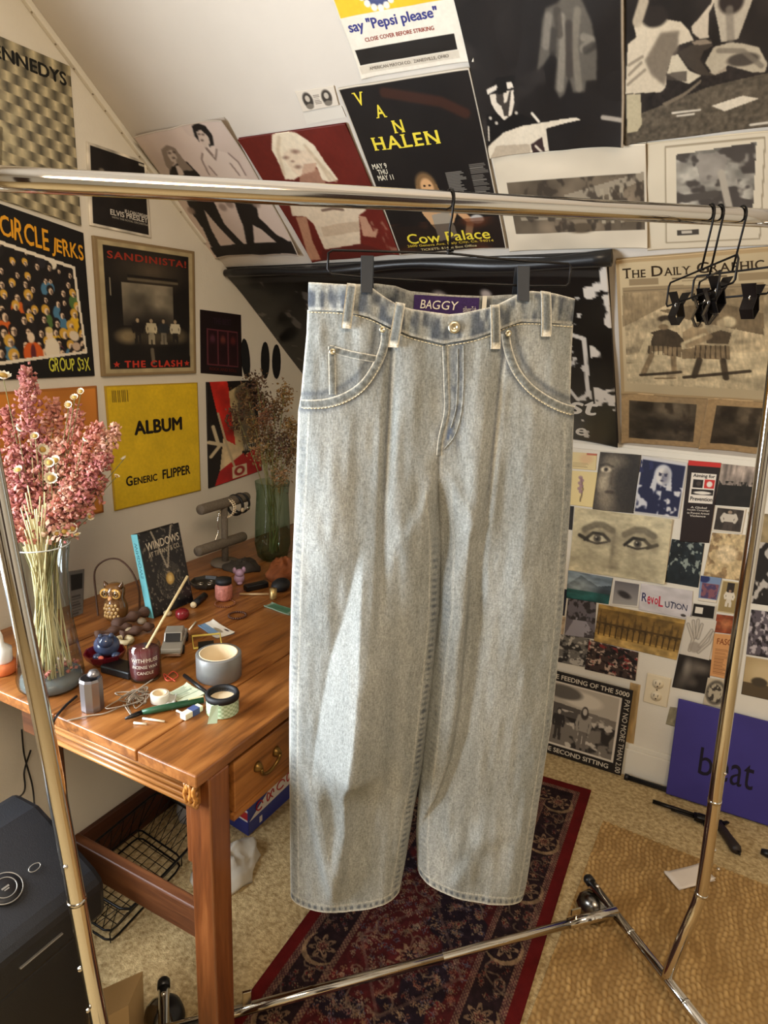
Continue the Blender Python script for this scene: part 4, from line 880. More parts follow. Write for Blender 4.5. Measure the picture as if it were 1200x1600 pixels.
a.poly(T([(370, 585), (470, 585), (830, 605), (905, 650), (850, 690), (865, 880), (620, 925), (540, 740), (480, 690), (390, 690)]), (210, 192, 166)); a.poly(T([(590, 760), (850, 730), (860, 800), (610, 830)]), (176, 152, 126), .6); a.poly(T([(415, 700), (490, 690), (530, 860), (590, 990), (510, 990), (450, 800)]), (170, 124, 96)); a.poly(T([(850, 690), (900, 700), (950, 800), (985, 780), (970, 840), (880, 830)]), (180, 138, 112))
a.poly(T([(600, 920), (870, 880), (1110, 950), (590, 1000)]), (84, 28, 22)); a.line(T([(600, 650), (665, 640), (740, 650)]), .02, (70, 48, 40), .7); a.blotch(20, 20, (150, 110, 90), .65, .1, .7, 5, a.box(.7, .7, 1, 1)); a.blur(1); a.noise(40, 40, .06, 8)
sheet('poster', 'S', QR, a, 'dark red poster of a figure with pale hair and a white shirt', 'poster', G2, curl=0.005, lay=3, seed=7)
a = Art(70, 40, (214, 204, 188)); 
for x in (0.25, 0.75): a.ell(x, 0.5, 0.13, 0.38, (60, 54, 48)); a.ell(x, 0.42, 0.06, 0.16, (190, 180, 164)); a.ell(x, 0.8, 0.10, 0.14, (120, 112, 100))
a.lines(0.42, 0.3, 0.6, 0.8, 6, (120, 110, 100), 0.7)
sheet('card', 'S', [(461, 142), (522, 133), (530, 163), (474, 174)], a, 'small white card with two oval portraits taped above the red poster', 'card', G2, lay=2)
mat('clear_tape', (214, 208, 196), 0.3, spec=0.6)
C = np.array([ons(474, 176), ons(534, 165), ons(541, 182), ons(480, 194)]); nS = PL['S'][1]
put('tape_strip', MB().add(np.concatenate([C+nS*0.0009, C+nS*0.0014]), [(3, 2, 1, 0), (4, 5, 6, 7), (0, 1, 5, 4), (1, 2, 6, 5), (2, 3, 7, 6), (3, 0, 4, 7)]), 'clear_tape', label='short strip of pale tape under the small portrait card', cat='tape')
# matchbook style poster
a = Art(150, 130, (226, 218, 202)); a.rect(0, 0, 0.9, 0.46, (222, 186, 44)); a.frame(0.01, (214, 206, 190))
for k in range(9): t = math.pi*(k+0.5)/9; a.ell(0.36+0.13*math.cos(t), 0.22+0.17*math.sin(t), 0.03, 0.045, (70, 78, 120), 1, 0.1); a.ell(0.36+0.15*math.cos(t), 0.22+0.22*math.sin(t), 0.025, 0.03, (226, 222, 214), 1, 0.1)
a.ell(0.36, 0.25, 0.10, 0.12, (96, 104, 150)); a.rect(0.03, 0.74, 0.885, 0.88, (30, 26, 22)); a.rect(0.02, 0.885, 0.89, 0.96, (206, 196, 178)); a.noise(40, 40, 0.03, 2)
o = sheet('poster', 'S', [(497, -65), (706, -110), (742, 93), (566, 122)], a, 'white and yellow poster shaped like a matchbook with blue lettering', 'poster', G2, lay=1, curl=0.004, seed=9)
write(o, 'say "Pepsi please"', (0.045, 0.495, 0.79, 0.615), (64, 66, 128), 0.03); write(o, 'CLOSE COVER BEFORE STRIKING', (0.15, 0.65, 0.735, 0.685), (150, 56, 40), 0.02); write(o, 'AMERICAN MATCH CO.  ZANESVILLE, OHIO', (0.10, 0.905, 0.80, 0.94), (130, 120, 108), 0.01)
# concert poster
a = Art(160, 230, (26, 22, 20)); a.noise(3, 3, 0.25, 3); a.line([(0.35, 0.05), (0.75, 0.13), (0.9, 0.2)], 0.05, (84, 40, 24), 0.5, 0.9)
a.ell(0.45, 0.56, 0.09, 0.085, (120, 92, 60)); a.poly([(0.36, 0.55), (0.54, 0.55), (0.57, 0.66), (0.34, 0.67)], (124, 94, 60)); a.ell(0.455, 0.565, 0.055, 0.055, (206, 160, 112)); a.ell(0.435, 0.555, 0.012, 0.006, (40, 28, 22)); a.ell(0.48, 0.555, 0.012, 0.006, (40, 28, 22)); a.ell(0.46, 0.595, 0.018, 0.006, (130, 50, 44))
a.poly([(0.38, 0.64), (0.58, 0.62), (0.66, 0.72), (0.56, 0.84), (0.42, 0.84), (0.34, 0.72)], (190, 150, 108)); a.line([(0.62, 0.68), (0.74, 0.8), (0.70, 0.88)], 0.05, (196, 150, 108)); a.poly([(0.42, 0.74), (0.58, 0.72), (0.6, 0.9), (0.42, 0.92)], (150, 140, 124)); a.ell(0.8, 0.79, 0.06, 0.03, (200, 196, 190), 0.9)
a.rect(0, 0.80, 1, 1, (40, 26, 18), 0.5); a.blotch(4, 8, (96, 48, 26), 0.5, 0.2, 0.6, 12, a.box(0, 0.78, 1, 1)); a.lines(0.64, 0.49, 0.80, 0.72, 26, (150, 144, 134), 0.8, 0.5); a.lines(0.84, 0.46, 0.985, 0.72, 26, (140, 134, 124), 0.7, 0.5); a.frame(0.008, (196, 186, 168))
o = sheet('poster', 'S', [(529, 136), (735, 102), (793, 385), (627, 396)], a, 'black concert poster with yellow serif lettering above the bar', 'poster', G2, lay=3, curl=0.003, seed=11)
Y_ = (226, 206, 66)
for ch, x, y in (('V', 0.095, 0.03), ('A', 0.225, 0.10), ('N', 0.33, 0.185)): write(o, ch, (x, y, x+0.088, y+0.064), Y_, 0.02, serif=True)
write(o, 'HALEN', (0.115, 0.258, 0.67, 0.328), Y_, 0.02, serif=True, tilt=0.0)
write(o, 'MAY 9', (0.04, 0.40, 0.17, 0.43), (220, 212, 190), 0.02); write(o, 'THU', (0.07, 0.435, 0.16, 0.463), (220, 212, 190), 0.02); write(o, 'MAY 11', (0.055, 0.468, 0.195, 0.498), (220, 212, 190), 0.02)
write(o, 'Cow Palace', (0.12, 0.855, 0.88, 0.925), Y_, 0.012); write(o, '2600 Geneva Ave. Daly City, Ca. 94014', (0.10, 0.93, 0.90, 0.952), (196, 170, 60), 0.01); write(o, 'TICKETS: $14 at Box Office', (0.22, 0.962, 0.74, 0.98), (196, 180, 130), 0.01)
# big dark poster: pale coat, officer's cap, sheets of paper
QB = [(694, -75), (976, -95), (976, 223), (768, 241)]; T = pxuv('S', QB, 710, 0, 270/1200)
a = Art(220, 230, (32, 28, 26)); a.noise(3, 3, 0.3, 2); a.blotch(4, 7, (70, 64, 60), .55, .3, .6, 5, (a.u < .5)*1.0)
cm_ = Art(220, 230, (0, 0, 0)).poly(T([(640, 40), (720, 5), (760, -60), (860, -60), (900, 0), (960, 130), (995, 350), (990, 540), (920, 550), (910, 620), (830, 630), (800, 520), (770, 640), (735, 670), (700, 600), (720, 400), (690, 330), (620, 440), (580, 475), (600, 300), (615, 130)]), (1, 1, 1)).blur(5).c[..., 0]
a.mix(cm_, (100, 94, 84), .85)
for L_, c_ in (([(750, 100), (760, 300), (740, 600)], (140, 132, 118)), ([(860, 60), (840, 300), (870, 600)], (126, 118, 104)), ([(720, 60), (735, 220)], (60, 54, 48)), ([(690, 200), (690, 340)], (50, 46, 42)), ([(905, 240), (960, 260), (900, 320)], (140, 132, 118)), ([(920, 330), (970, 300)], (50, 46, 42)), ([(800, 150), (805, 500)], (56, 50, 46)), ([(660, 100), (640, 300)], (130, 122, 110))): a.line(T(L_), .03, c_, .7, .95)
a.poly(T([(230, 780), (420, 760), (600, 830), (640, 900), (240, 1000)]), (18, 16, 15))
a.poly(T([(250, 640), (330, 622), (415, 608), (422, 700), (405, 780), (352, 818), (300, 762), (262, 700)]), (214, 202, 184)); a.poly(T([(295, 630), (345, 620), (352, 700), (372, 690), (385, 620), (400, 612), (392, 690), (380, 790), (352, 790), (335, 720), (300, 690)]), (44, 38, 34), .9); a.poly(T([(240, 600), (300, 520), (430, 510), (420, 580), (330, 610), (240, 640)]), (20, 18, 17)); a.poly(T([(232, 602), (300, 570), (310, 600), (236, 640)]), (216, 206, 190)); a.poly(T([(365, 560), (400, 552), (418, 595), (372, 602)]), (216, 206, 190)); a.poly(T([(300, 590), (365, 580), (370, 625), (310, 640)]), (20, 18, 17))
for q in ((300, 835), (435, 770), (258, 800)): t = T([q])[0]; a.ell(t[0], t[1], .012, .010, (206, 196, 180), .9)
a.line(T([(545, 775), (590, 830)]), .016, (214, 204, 186)); a.line(T([(245, 860), (250, 950)]), .01, (190, 180, 164))
a.poly(T([(245, 990), (350, 900), (480, 860), (850, 800), (885, 815), (640, 880), (670, 1075), (245, 1095)]), (212, 200, 178)); a.poly(T([(300, 990), (530, 985), (535, 1075), (260, 1075)]), (170, 154, 132), .8); a.poly(T([(535, 990), (612, 938), (640, 1075), (560, 1080)]), (56, 40, 38)); a.line(T([(570, 1000), (640, 1070)]), .014, (206, 194, 174)); a.line(T([(1035, 800), (1165, 815)]), .02, (170, 160, 146), .9, .8); a.rect(.985, 0, 1, 1, (150, 134, 112)); a.blur(1); a.noise(60, 60, .05, 9)
sheet('poster', 'S', QB, a, 'large black poster of a ghostly pale coat and an officer in a cap', 'poster', G2, lay=4, curl=0.005, seed=13)
QK = [(977, -95), (1262, -125), (1240, 190), (978, 223)]; T = pxuv('S', QK, 970, 0, 230/1200)
a = Art(220, 230, (36, 31, 28)); a.noise(6, 6, .4, 3); a.poly(T([(150, 920), (700, 700), (1600, 480), (1600, 1100), (0, 1260), (0, 1060)]), (86, 77, 64)); a.noise(50, 50, .35, 7, (a.v > .6)*1.0)
a.poly(T([(60, 350), (130, 290), (110, 200), (200, 160), (240, 205), (300, 165), (380, 140), (500, 160), (560, 230), (600, 310), (480, 350), (430, 420), (380, 560), (370, 700), (330, 740), (40, 755), (50, 560)]), (196, 182, 158)); sh_ = Art(220, 230, (0, 0, 0)).poly(T([(330, 250), (480, 230), (470, 400), (400, 520), (360, 690), (250, 600), (200, 480)]), (1, 1, 1)).blur(6).c[..., 0]; a.mix(sh_, (104, 93, 79), .85)
for L_ in ([(70, 520), (180, 450)], [(70, 600), (170, 500)], [(60, 680), (200, 560)]): a.line(T(L_), .012, (120, 108, 92), .7, .8)
a.poly(T([(470, 410), (580, 350), (740, 305), (755, 360), (680, 400), (650, 470), (720, 580), (860, 530), (865, 565), (760, 605), (650, 595), (540, 520)]), (62, 54, 46)); a.poly(T([(580, 320), (700, 300), (755, 340), (600, 350)]), (130, 116, 98)); a.poly(T([(720, 575), (860, 530), (865, 565), (770, 600)]), (150, 136, 116))
a.poly(T([(380, 590), (420, 440), (470, 430), (560, 560), (660, 600), (560, 670), (470, 640)]), (190, 178, 154)); a.poly(T([(370, 590), (540, 560), (540, 650), (380, 640)]), (70, 62, 54), .8)
a.poly(T([(580, 200), (740, 10), (765, -80), (800, -80), (720, 100), (720, 290), (650, 300), (590, 250)]), (186, 172, 150)); a.poly(T([(760, 0), (800, -100), (1100, -100), (1070, 0), (960, 300), (820, 330), (800, 200)]), (170, 158, 138)); t = T([(905, -10)])[0]; a.ell(t[0], t[1], .07, .06, (44, 36, 32)); a.line(T([(890, 60), (900, 300)]), .03, (120, 110, 96), .7, .9)
a.poly(T([(690, 500), (760, 370), (900, 330), (1000, 340), (1130, 370), (1200, 500), (1180, 570), (1080, 575), (880, 520), (760, 600), (720, 540)]), (168, 156, 134)); t = T([(1000, 470)])[0]; a.ell(t[0], t[1], .09, .035, (70, 62, 54)); a.line(T([(800, 400), (1000, 400), (1150, 520)]), .02, (110, 100, 86), .8, .8); t = T([(280, 120)])[0]; a.ell(t[0], t[1], .08, .05, (40, 34, 30)); a.line(T([(190, 0), (140, 160)]), .05, (170, 156, 134))
a.poly(T([(740, 850), (1000, 765), (1130, 790), (850, 895)]), (206, 194, 172)); a.poly(T([(48, 760), (165, 755), (175, 1000), (140, 1055), (55, 1065)]), (176, 164, 134)); a.poly(T([(340, 830), (520, 740), (660, 630), (655, 660), (530, 765), (370, 850)]), (110, 98, 82)); a.line(T([(425, 905), (650, 880)]), .010, (206, 196, 178)); a.line(T([(465, 928), (600, 912)]), .010, (206, 196, 178)); a.line(T([(1060, 1005), (1200, 985)]), .012, (206, 196, 178)); a.blur(1); a.noise(70, 70, .05, 9)
sheet('poster', 'S', QK, a, 'brown-black photo poster of a figure in a pale shirt kneeling on grass', 'poster', G2, lay=3, curl=0.004, seed=15)
a = Art(160, 90, (206, 194, 172)); a.noise(3, 3, 0.08, 4); m_ = a.box(0.07, 0.25, 0.985, 0.80); a.mix(m_, (104, 92, 76)); a.noise(6, 4, 0.4, 3, m_)
a.poly([(0.45, 0.42), (0.985, 0.24), (0.985, 0.32), (0.6, 0.5)], (150, 138, 118)); 
for x in (0.70, 0.76, 0.83): a.rect(x, 0.38, x+0.025, 0.72, (160, 148, 126))
a.rect(0.13, 0.62, 0.6, 0.66, (150, 138, 118)); a.ell(0.55, 0.74, 0.13, 0.08, (130, 116, 96)); a.ell(0.56, 0.76, 0.09, 0.05, (90, 78, 62)); a.blotch(20, 8, (60, 52, 44), 0.55, 0.1, 0.8, 8, m_)
sheet('print', 'S', [(769, 243), (1010, 221), (1013, 384), (797, 391)], a, 'engraving of a colonnaded hall on cream paper behind the bar', 'print', G2, lay=2, curl=0.003)
a = Art(120, 110, (210, 198, 174)); a.frame(0.01, (196, 182, 156))
for (x0, y0, x1, y1) in ((0.14, 0.05, 0.86, 0.93),): a.line([(x0, y0), (x1, y0), (x1-0.06, y1), (x0, y1), (x0, y0)], 0.008, (150, 136, 112))
m_ = Art(120, 110, (0, 0, 0)).poly([(0.22, 0.12), (0.80, 0.08), (0.76, 0.66), (0.22, 0.70)], (1, 1, 1)).c[..., 0]; a.mix(m_, (150, 144, 132)); a.noise(10, 10, 0.5, 4, m_); a.poly([(0.36, 0.14), (0.62, 0.12), (0.55, 0.36), (0.4, 0.36)], (140, 132, 122), 0.7); a.blotch(8, 8, (66, 60, 56), 0.52, 0.08, 0.9, 5, m_); a.line([(0.55, 0.3), (0.6, 0.62)], 0.04, (170, 160, 144)); a.line([(0.3, 0.5), (0.5, 0.48)], 0.05, (80, 74, 68)); a.rect(0.22, 0.80, 0.38, 0.855, (70, 64, 58)); a.rect(0.26, 0.81, 0.33, 0.84, (190, 180, 162))
sheet('print', 'S', [(1011, 222), (1228, 200), (1236, 380), (1012, 390)], a, 'bordered black and white battle illustration on cream paper', 'print', G2, lay=1, curl=0.002)
# newspaper front page
a = Art(210, 200, (200, 180, 142)); a.noise(2, 2, 0.12, 3); a.frame(0.02, (176, 150, 110))
m_ = a.box(0.04, 0.21, 0.93, 0.90); a.mix(m_, (186, 166, 130)); a.blotch(3, 4, (104, 88, 66), 0.42, 0.4, 0.8, 5, m_*(a.v < 0.62)); a.noise(8, 12, 0.35, 7, m_); a.noise(70, 30, 0.14, 9, m_); a.poly([(0.04, 0.66), (0.93, 0.6), (0.93, 0.9), (0.04, 0.9)], (206, 188, 150), 0.6); a.blotch(6, 14, (120, 102, 78), 0.6, 0.2, 0.7, 14, a.box(0.04, 0.72, 0.93, 0.9))
QN = [(963, 402), (1236, 380), (1248, 630), (971, 612)]; T = pxuv('S', QN, 860, 350, 340/1200); DK, MD, LT = (58, 48, 37), (128, 108, 80), (206, 186, 146)
for P_, c_ in (([(400, 340), (900, 320), (1180, 310), (1180, 560), (900, 480), (640, 440), (400, 560)], (150, 130, 98)), ([(600, 470), (900, 420), (1180, 480), (1180, 600), (760, 520)], (120, 102, 76)), ([(555, 590), (640, 565), (700, 590), (745, 640), (720, 672), (560, 665)], DK), ([(545, 660), (728, 668), (722, 722), (535, 705)], MD), ([(470, 740), (540, 590), (570, 600), (510, 750)], LT), ([(730, 590), (780, 560), (860, 570), (880, 610), (740, 660)], (150, 128, 96)), ([(725, 680), (850, 660), (850, 725), (730, 730)], MD), ([(870, 600), (940, 575), (1000, 590), (985, 650), (860, 645)], (84, 70, 53)), ([(800, 655), (990, 660), (995, 735), (785, 725)], MD), ([(1000, 590), (1030, 560), (1035, 600), (1010, 650)], LT), ([(560, 695), (625, 690), (630, 720), (575, 728)], LT)): a.poly(T(P_), c_, .9)
for L_, w_, c_ in (([(560, 715), (530, 780), (515, 815)], .026, MD), ([(680, 720), (685, 800)], .026, MD), ([(825, 735), (795, 830)], .028, DK), ([(955, 740), (970, 840)], .028, DK), ([(740, 655), (850, 610)], .03, LT), ([(880, 610), (760, 660)], .025, (150, 128, 96)), ([(870, 540), (920, 490)], .016, DK), ([(500, 825), (720, 805)], .016, DK), ([(740, 835), (1100, 800)], .018, DK), ([(580, 842), (690, 838)], .01, MD)): a.line(T(L_), w_, c_, .9, .6)
for (X, Y), rx, ry, c_ in (((635, 515), .045, .022, DK), ((640, 545), .026, .028, LT), ((625, 560), .03, .02, MD), ((808, 500), .05, .025, MD), ((810, 528), .03, .03, LT), ((812, 550), .03, .018, (110, 92, 68)), ((985, 530), .04, .035, LT), ((945, 540), .026, .028, (190, 168, 130)), ((600, 705), .024, .014, LT)): t = T([(X, Y)])[0]; a.ell(t[0], t[1], rx, ry, c_, .95, .2)
for k in range(7): a.line(T([(545+k*26, 665), (545+k*26, 705+k*2)]), .006, DK, .8); a.line(T([(805+k*27, 660), (798+k*29, 725)]), .006, DK, .8)
a.noise(16, 24, .2, 21, m_); a.noise(90, 24, .14, 23, m_)
a.rect(0.08, 0.125, 0.26, 0.165, (150, 130, 98)); a.rect(0.72, 0.125, 0.90, 0.165, (150, 130, 98)); a.rect(0.34, 0.13, 0.66, 0.138, (110, 94, 70)); a.rect(0.4, 0.148, 0.6, 0.154, (140, 122, 94)); a.rect(0.04, 0.192, 0.93, 0.196, (120, 104, 80))
o = sheet('newspaper', 'S', QN, a, 'yellowed newspaper front page with an engraving of kilted figures', 'newspaper', G2, lay=4, curl=0.005, seed=17)
write(o, 'T', (0.04, 0.055, 0.095, 0.115), (52, 40, 28), 0.012, serif=True); write(o, 'HE', (0.10, 0.068, 0.185, 0.115), (52, 40, 28), 0.012, serif=True); write(o, 'D', (0.22, 0.05, 0.29, 0.112), (52, 40, 28), 0.012, serif=True); write(o, 'AILY', (0.295, 0.064, 0.455, 0.111), (52, 40, 28), 0.012, serif=True); write(o, 'G', (0.49, 0.048, 0.56, 0.110), (52, 40, 28), 0.012, serif=True); write(o, 'RAPHIC', (0.565, 0.060, 0.86, 0.108), (52, 40, 28), 0.012, serif=True)
for k, (q, lb) in enumerate(([[(971, 610), (1111, 620), (1102, 699), (971, 690)], 'small dark stormy engraving on tan paper under the newspaper'], [[(1107, 619), (1240, 628), (1232, 712), (1092, 698)], 'second dark engraving on tan paper, right of the first one'])):
    a = Art(90, 56, (176, 146, 104)); m_ = a.box(0.10, 0.13, 0.86, 0.88) if k == 0 else a.box(0.12, 0.12, 0.95, 0.86); a.mix(m_, (78, 68, 54)); a.noise(4, 4, 0.7, 5+k*4, m_); a.ell(0.65, 0.25, 0.2, 0.2, (130, 116, 94), 0.6*(1-k), 0.8); a.blotch(9, 5, (46, 38, 30), 0.5, 0.2, 0.7, 8+k, m_); a.noise(30, 30, 0.1, 3)
    sheet('print', 'S', q, a, lb, 'print', G2, lay=3, curl=0.004, seed=19+k)
# dark banner across the foot of the slope
a = Art(290, 150, (18, 17, 17)); a.noise(6, 4, 0.5, 3); a.rect(0, 0, 1, 0.03, (70, 66, 62)); a.rect(0, 0.05, 1, 0.075, (44, 42, 40))
for (x, y, rr) in ((0.60, 0.17, 0.02), (0.72, 0.155, 0.013), (0.12, 0.6, 0.006), (0.17, 0.52, 0.006), (0.2, 0.2, 0.006), (0.16, 0.72, 0.008)): a.ell(x, y, rr, rr*1.6, (190, 176, 166), 0.9, 0.4)
a.blotch(30, 26, (214, 208, 198), 0.68, 0.03, 0.95, 6, ((a.u > 0.90) & (a.u < 0.94)).astype(float)); a.blotch(24, 14, (220, 212, 200), 0.60, 0.03, 1, 9, (a.u > 0.945).astype(float)); a.blotch(26, 20, (120, 114, 108), 0.7, 0.06, 0.7, 12, ((a.u < 0.3)).astype(float))
a.line([(0.905, 0.34), (0.935, 0.36), (0.93, 0.66), (0.90, 0.70), (0.87, 0.60)], 0.008, (214, 208, 198)); a.line([(0.85, 0.58), (0.90, 0.48)], 0.008, (200, 194, 184)); a.ell(0.85, 0.70, 0.03, 0.06, (120, 114, 108), 0.8, 0.5); a.ell(0.84, 0.55, 0.018, 0.05, (70, 62, 58), 0.9)
o = sheet('banner', 'S', [(353, 417), (950, 392), (967, 692), (520, 646)], a, 'wide black banner across the slope behind the jeans', 'banner', G2, lay=1, curl=0.012, mat_='print_gloss', seed=23)
write(o, 'st', (0.868, 0.70, 0.955, 0.80), (226, 220, 208), 0.02, shear=0.3); write(o, 'e', (0.878, 0.90, 0.912, 0.96), (226, 220, 208), 0.02, shear=0.3)
mb = MB(); e_ = ons(356, 420); f_ = ons(958, 396)
rl = [e_+(f_-e_)*t+nS*(0.016+0.004*math.sin(t*9))+vec(0, 0, 0.004*math.sin(t*14)) for t in np.linspace(0, 1, 30)]
put('rolled_edge', mb.tube(rl, [0.010+0.006*t+0.002*math.sin(20*t) for t in np.linspace(0, 1, 30)], 12), 'black_plastic', o, True)
# ================================================================== collage on the knee wall
G3 = 'pictures of the collage on the low wall'
def col(quad, art, label, cat='picture', lay=1, name='picture', **k): return sheet(name, 'B', quad, art, label, cat, G3, lay=lay, **k)
a = Art(30, 30, (222, 202, 150)); a.ell(0.6, 0.35, 0.25, 0.3, (214, 170, 130), 0.6, 0.4); a.rect(0.6, 0.0, 1, 0.12, (190, 110, 84)); a.lines(0.1, 0.6, 0.8, 0.9, 4, (150, 128, 92), 0.5)
col([(893, 706), (933, 709), (931, 735), (891, 732)], a, 'small cream card with a red corner at the top left of the collage', 'card', name='card')
a = Art(34, 46, (228, 208, 150)); a.line([(0.5, 0.85), (0.55, 0.5), (0.45, 0.2)], 0.05, (130, 110, 80)); 
for k in range(6): a.ell(0.42+0.06*(k % 2), 0.18+0.08*k, 0.08, 0.05, (150, 116, 130), 0.8)
col([(890, 735), (934, 738), (926, 793), (886, 788)], a, 'cream card with a pressed purple flower left of the charcoal face', 'card', name='card')
a = Art(64, 96, (66, 60, 53)); a.noise(5, 5, 0.35, 3); a.ell(0.42, 0.55, 0.34, 0.5, (150, 138, 118), 0.9, 0.35); a.ell(0.75, 0.5, 0.36, 0.6, (44, 40, 36), 0.85, 0.4); a.ell(0.2, 0.29, 0.13, 0.05, (214, 200, 172)); a.ell(0.2, 0.29, 0.05, 0.035, (40, 34, 30)); a.line([(0.06, 0.22), (0.2, 0.19), (0.36, 0.23)], 0.04, (50, 44, 38)); a.line([(0.38, 0.3), (0.36, 0.52), (0.46, 0.56)], 0.05, (90, 80, 68), 0.8); a.ell(0.36, 0.67, 0.13, 0.03, (60, 50, 44)); a.ell(0.16, 0.5, 0.12, 0.16, (190, 176, 148), 0.7, 0.5); a.ell(0.4, 0.14, 0.25, 0.08, (150, 138, 116), .6, .8); a.ell(0.3, 0.78, 0.16, 0.10, (130, 118, 98), .6, .8); a.blur(2); a.noise(30, 30, 0.15, 6)
col([(938, 706), (1002, 711), (990, 802), (926, 796)], a, 'charcoal drawing of a face half in shadow', 'drawing', 2, 'drawing')
a = Art(70, 86, (206, 204, 204)); a.rect(0, 0.06, 1, 1, (30, 34, 66)); a.frame(0.03, (206, 202, 196)); a.blotch(5, 5, (206, 206, 210), 0.55, 0.06, 1, 4, (a.v > 0.5)*(a.u < 0.55)); a.face(0.52, 0.30, 0.14, 0.14, (222, 218, 212), (204, 204, 206), (30, 30, 54)); a.blotch(7, 7, (210, 208, 208), 0.56, 0.06, 1, 9, a.box(0.5, 0.45, 1, 1)); a.ell(.56, .34, .05, .07, (120, 120, 140), .6, .6); a.blur(1); a.blotch(8, 8, (40, 44, 84), 0.55, 0.05, 1, 14, a.box(0, 0.08, 0.4, 0.5))
col([(1003, 711), (1075, 723), (1061, 810), (989, 801)], a, 'blue and white photo of a figure with long pale hair', 'photo', 2, 'photo')
a = Art(54, 130, (34, 22, 20)); a.rect(0, 0, 1, 0.055, (196, 46, 40)); a.rect(0.15, 0.14, 0.92, 0.51, (228, 218, 204)); a.rect(0.22, 0.22, 0.53, 0.32, (34, 26, 24)); a.rect(0.58, 0.21, 0.90, 0.32, (200, 50, 46)); a.ell(0.74, 0.27, 0.09, 0.035, (232, 222, 210)); a.rect(0.2, 0.34, 0.90, 0.41, (30, 24, 22)); a.ell(0.55, 0.38, 0.28, 0.018, (228, 220, 206)); a.ell(0.4, 0.27, 0.08, 0.03, (70, 60, 54))
o = col([(1076, 719), (1127, 723), (1108, 848), (1062, 846)], a, 'black bookmark leaflet with a red top and a white panel', 'leaflet', 3, 'leaflet')
write(o, 'Aiming for', (0.2, 0.152, 0.88, 0.205), (28, 22, 20), 0.025); write(o, 'Prevention', (0.19, 0.43, 0.9, 0.48), (28, 22, 20), 0.025)
for i, t_ in enumerate(('A Global', 'Health Campaign', 'to Prevent Armed', 'Violence')): write(o, t_, (0.14+0.1*(i in (0, 3)), 0.55+i*0.035, 0.86-0.1*(i in (0, 3)), 0.575+i*0.035), (216, 206, 192), 0.015)
a = Art(58, 74, (150, 136, 124)); a.noise(14, 2, 0.35, 3); a.rect(0, 0.5, 1, 1, (30, 28, 24)); a.blotch(14, 8, (30, 28, 24), 0.5, 0.1, 1, 4, a.box(0, 0.4, 1, 0.6)); a.noise(5, 5, 0.3, 8)
col([(1128, 724), (1186, 728), (1173, 793), (1117, 789)], a, 'grey photo of bare trunks above a black bank', 'photo', 1, 'photo')
a = Art(46, 40, (60, 52, 46)); a.noise(5, 3, 0.4, 3); a.person(0.5, 0.1, 0.95, (150, 130, 110), (30, 26, 24), (196, 186, 170), (70, 60, 54), 0.4); a.frame(0.06, (214, 204, 186))
col([(1119, 790), (1166, 795), (1159, 834), (1112, 829)], a, 'small white-bordered snapshot of a standing figure beside the leaflet', 'photo', 3, 'photo')
a = Art(150, 100, (206, 194, 158)); a.noise(4, 4, 0.10, 3)
for q, cx, cy in ((-1, 0.27, 0.42), (1, 0.69, 0.42)):
    a.ell(cx, cy, 0.17, 0.12, (112, 104, 86), 0.7, 0.6); a.ell(cx, cy+0.02, 0.105, 0.07, (210, 200, 168)); a.line([(cx-0.13, cy+0.06), (cx-0.05, cy-0.06), (cx+0.06, cy-0.055), (cx+0.13, cy+0.03)], 0.026, (40, 36, 30)); a.line([(cx-0.1, cy+0.07), (cx, cy+0.10), (cx+0.11, cy+0.05)], 0.016, (56, 50, 42)); a.ell(cx, cy+0.02, 0.04, 0.062, (80, 74, 64)); a.ell(cx, cy+0.02, 0.018, 0.028, (24, 22, 20)); a.ell(cx-0.012, cy+0.0, 0.007, 0.012, (230, 224, 204))
    a.line([(cx-0.14, cy-0.10), (cx-0.04, cy-0.19), (cx+0.05, cy-0.2), (cx+0.15, cy-0.13)], 0.045, (92, 84, 69), 0.75, 1.0); a.line([(cx+q*0.1, cy+0.06), (cx+q*0.19, cy+0.0)], 0.03, (40, 36, 30), 0.9)
a.ell(0.47, 0.62, 0.05, 0.25, (140, 130, 106), 0.7, 0.8); a.ell(0.44, 0.60, 0.018, 0.22, (110, 101, 82), 0.7, 0.9); a.ell(0.47, 0.85, 0.05, 0.03, (84, 76, 62), 0.7, 0.8); a.blotch(5, 5, (126, 116, 94), .52, .3, .55, 17); a.blur(1); a.ell(0.75, 0.8, 0.25, 0.14, (150, 140, 112), 0.6, 0.8); a.ell(0.15, 0.72, 0.14, 0.16, (150, 140, 112), 0.6, 0.8); a.noise(24, 24, 0.12, 5); a.frame(0.006, (220, 208, 174))
col([(899, 792), (1051, 811), (1039, 912), (889, 890)], a, 'large charcoal drawing of a pair of eyes', 'drawing', 4, 'drawing', curl=0.004)
a = Art(54, 70, (26, 34, 38)); a.noise(6, 6, 0.5, 3); a.blotch(9, 9, (150, 160, 150), 0.60, 0.06, 0.9, 5, (a.v < 0.75)*1.0)
col([(1050, 842), (1101, 849), (1091, 918), (1039, 909)], a, 'dark photo of leaves against the sky beside the eyes drawing', 'photo', 2, 'photo')
a = Art(60, 70, (196, 172, 128)); a.blotch(6, 6, (130, 104, 72), 0.55, 0.1, 0.8, 4); a.ell(0.5, 0.45, 0.28, 0.2, (214, 192, 152), 0.9, 0.2); a.noise(14, 14, 0.25, 8)
col([(1113, 832), (1169, 836), (1160, 908), (1099, 899)], a, 'tan rubble and stone picture behind the rack post', 'photo', 1, 'photo')
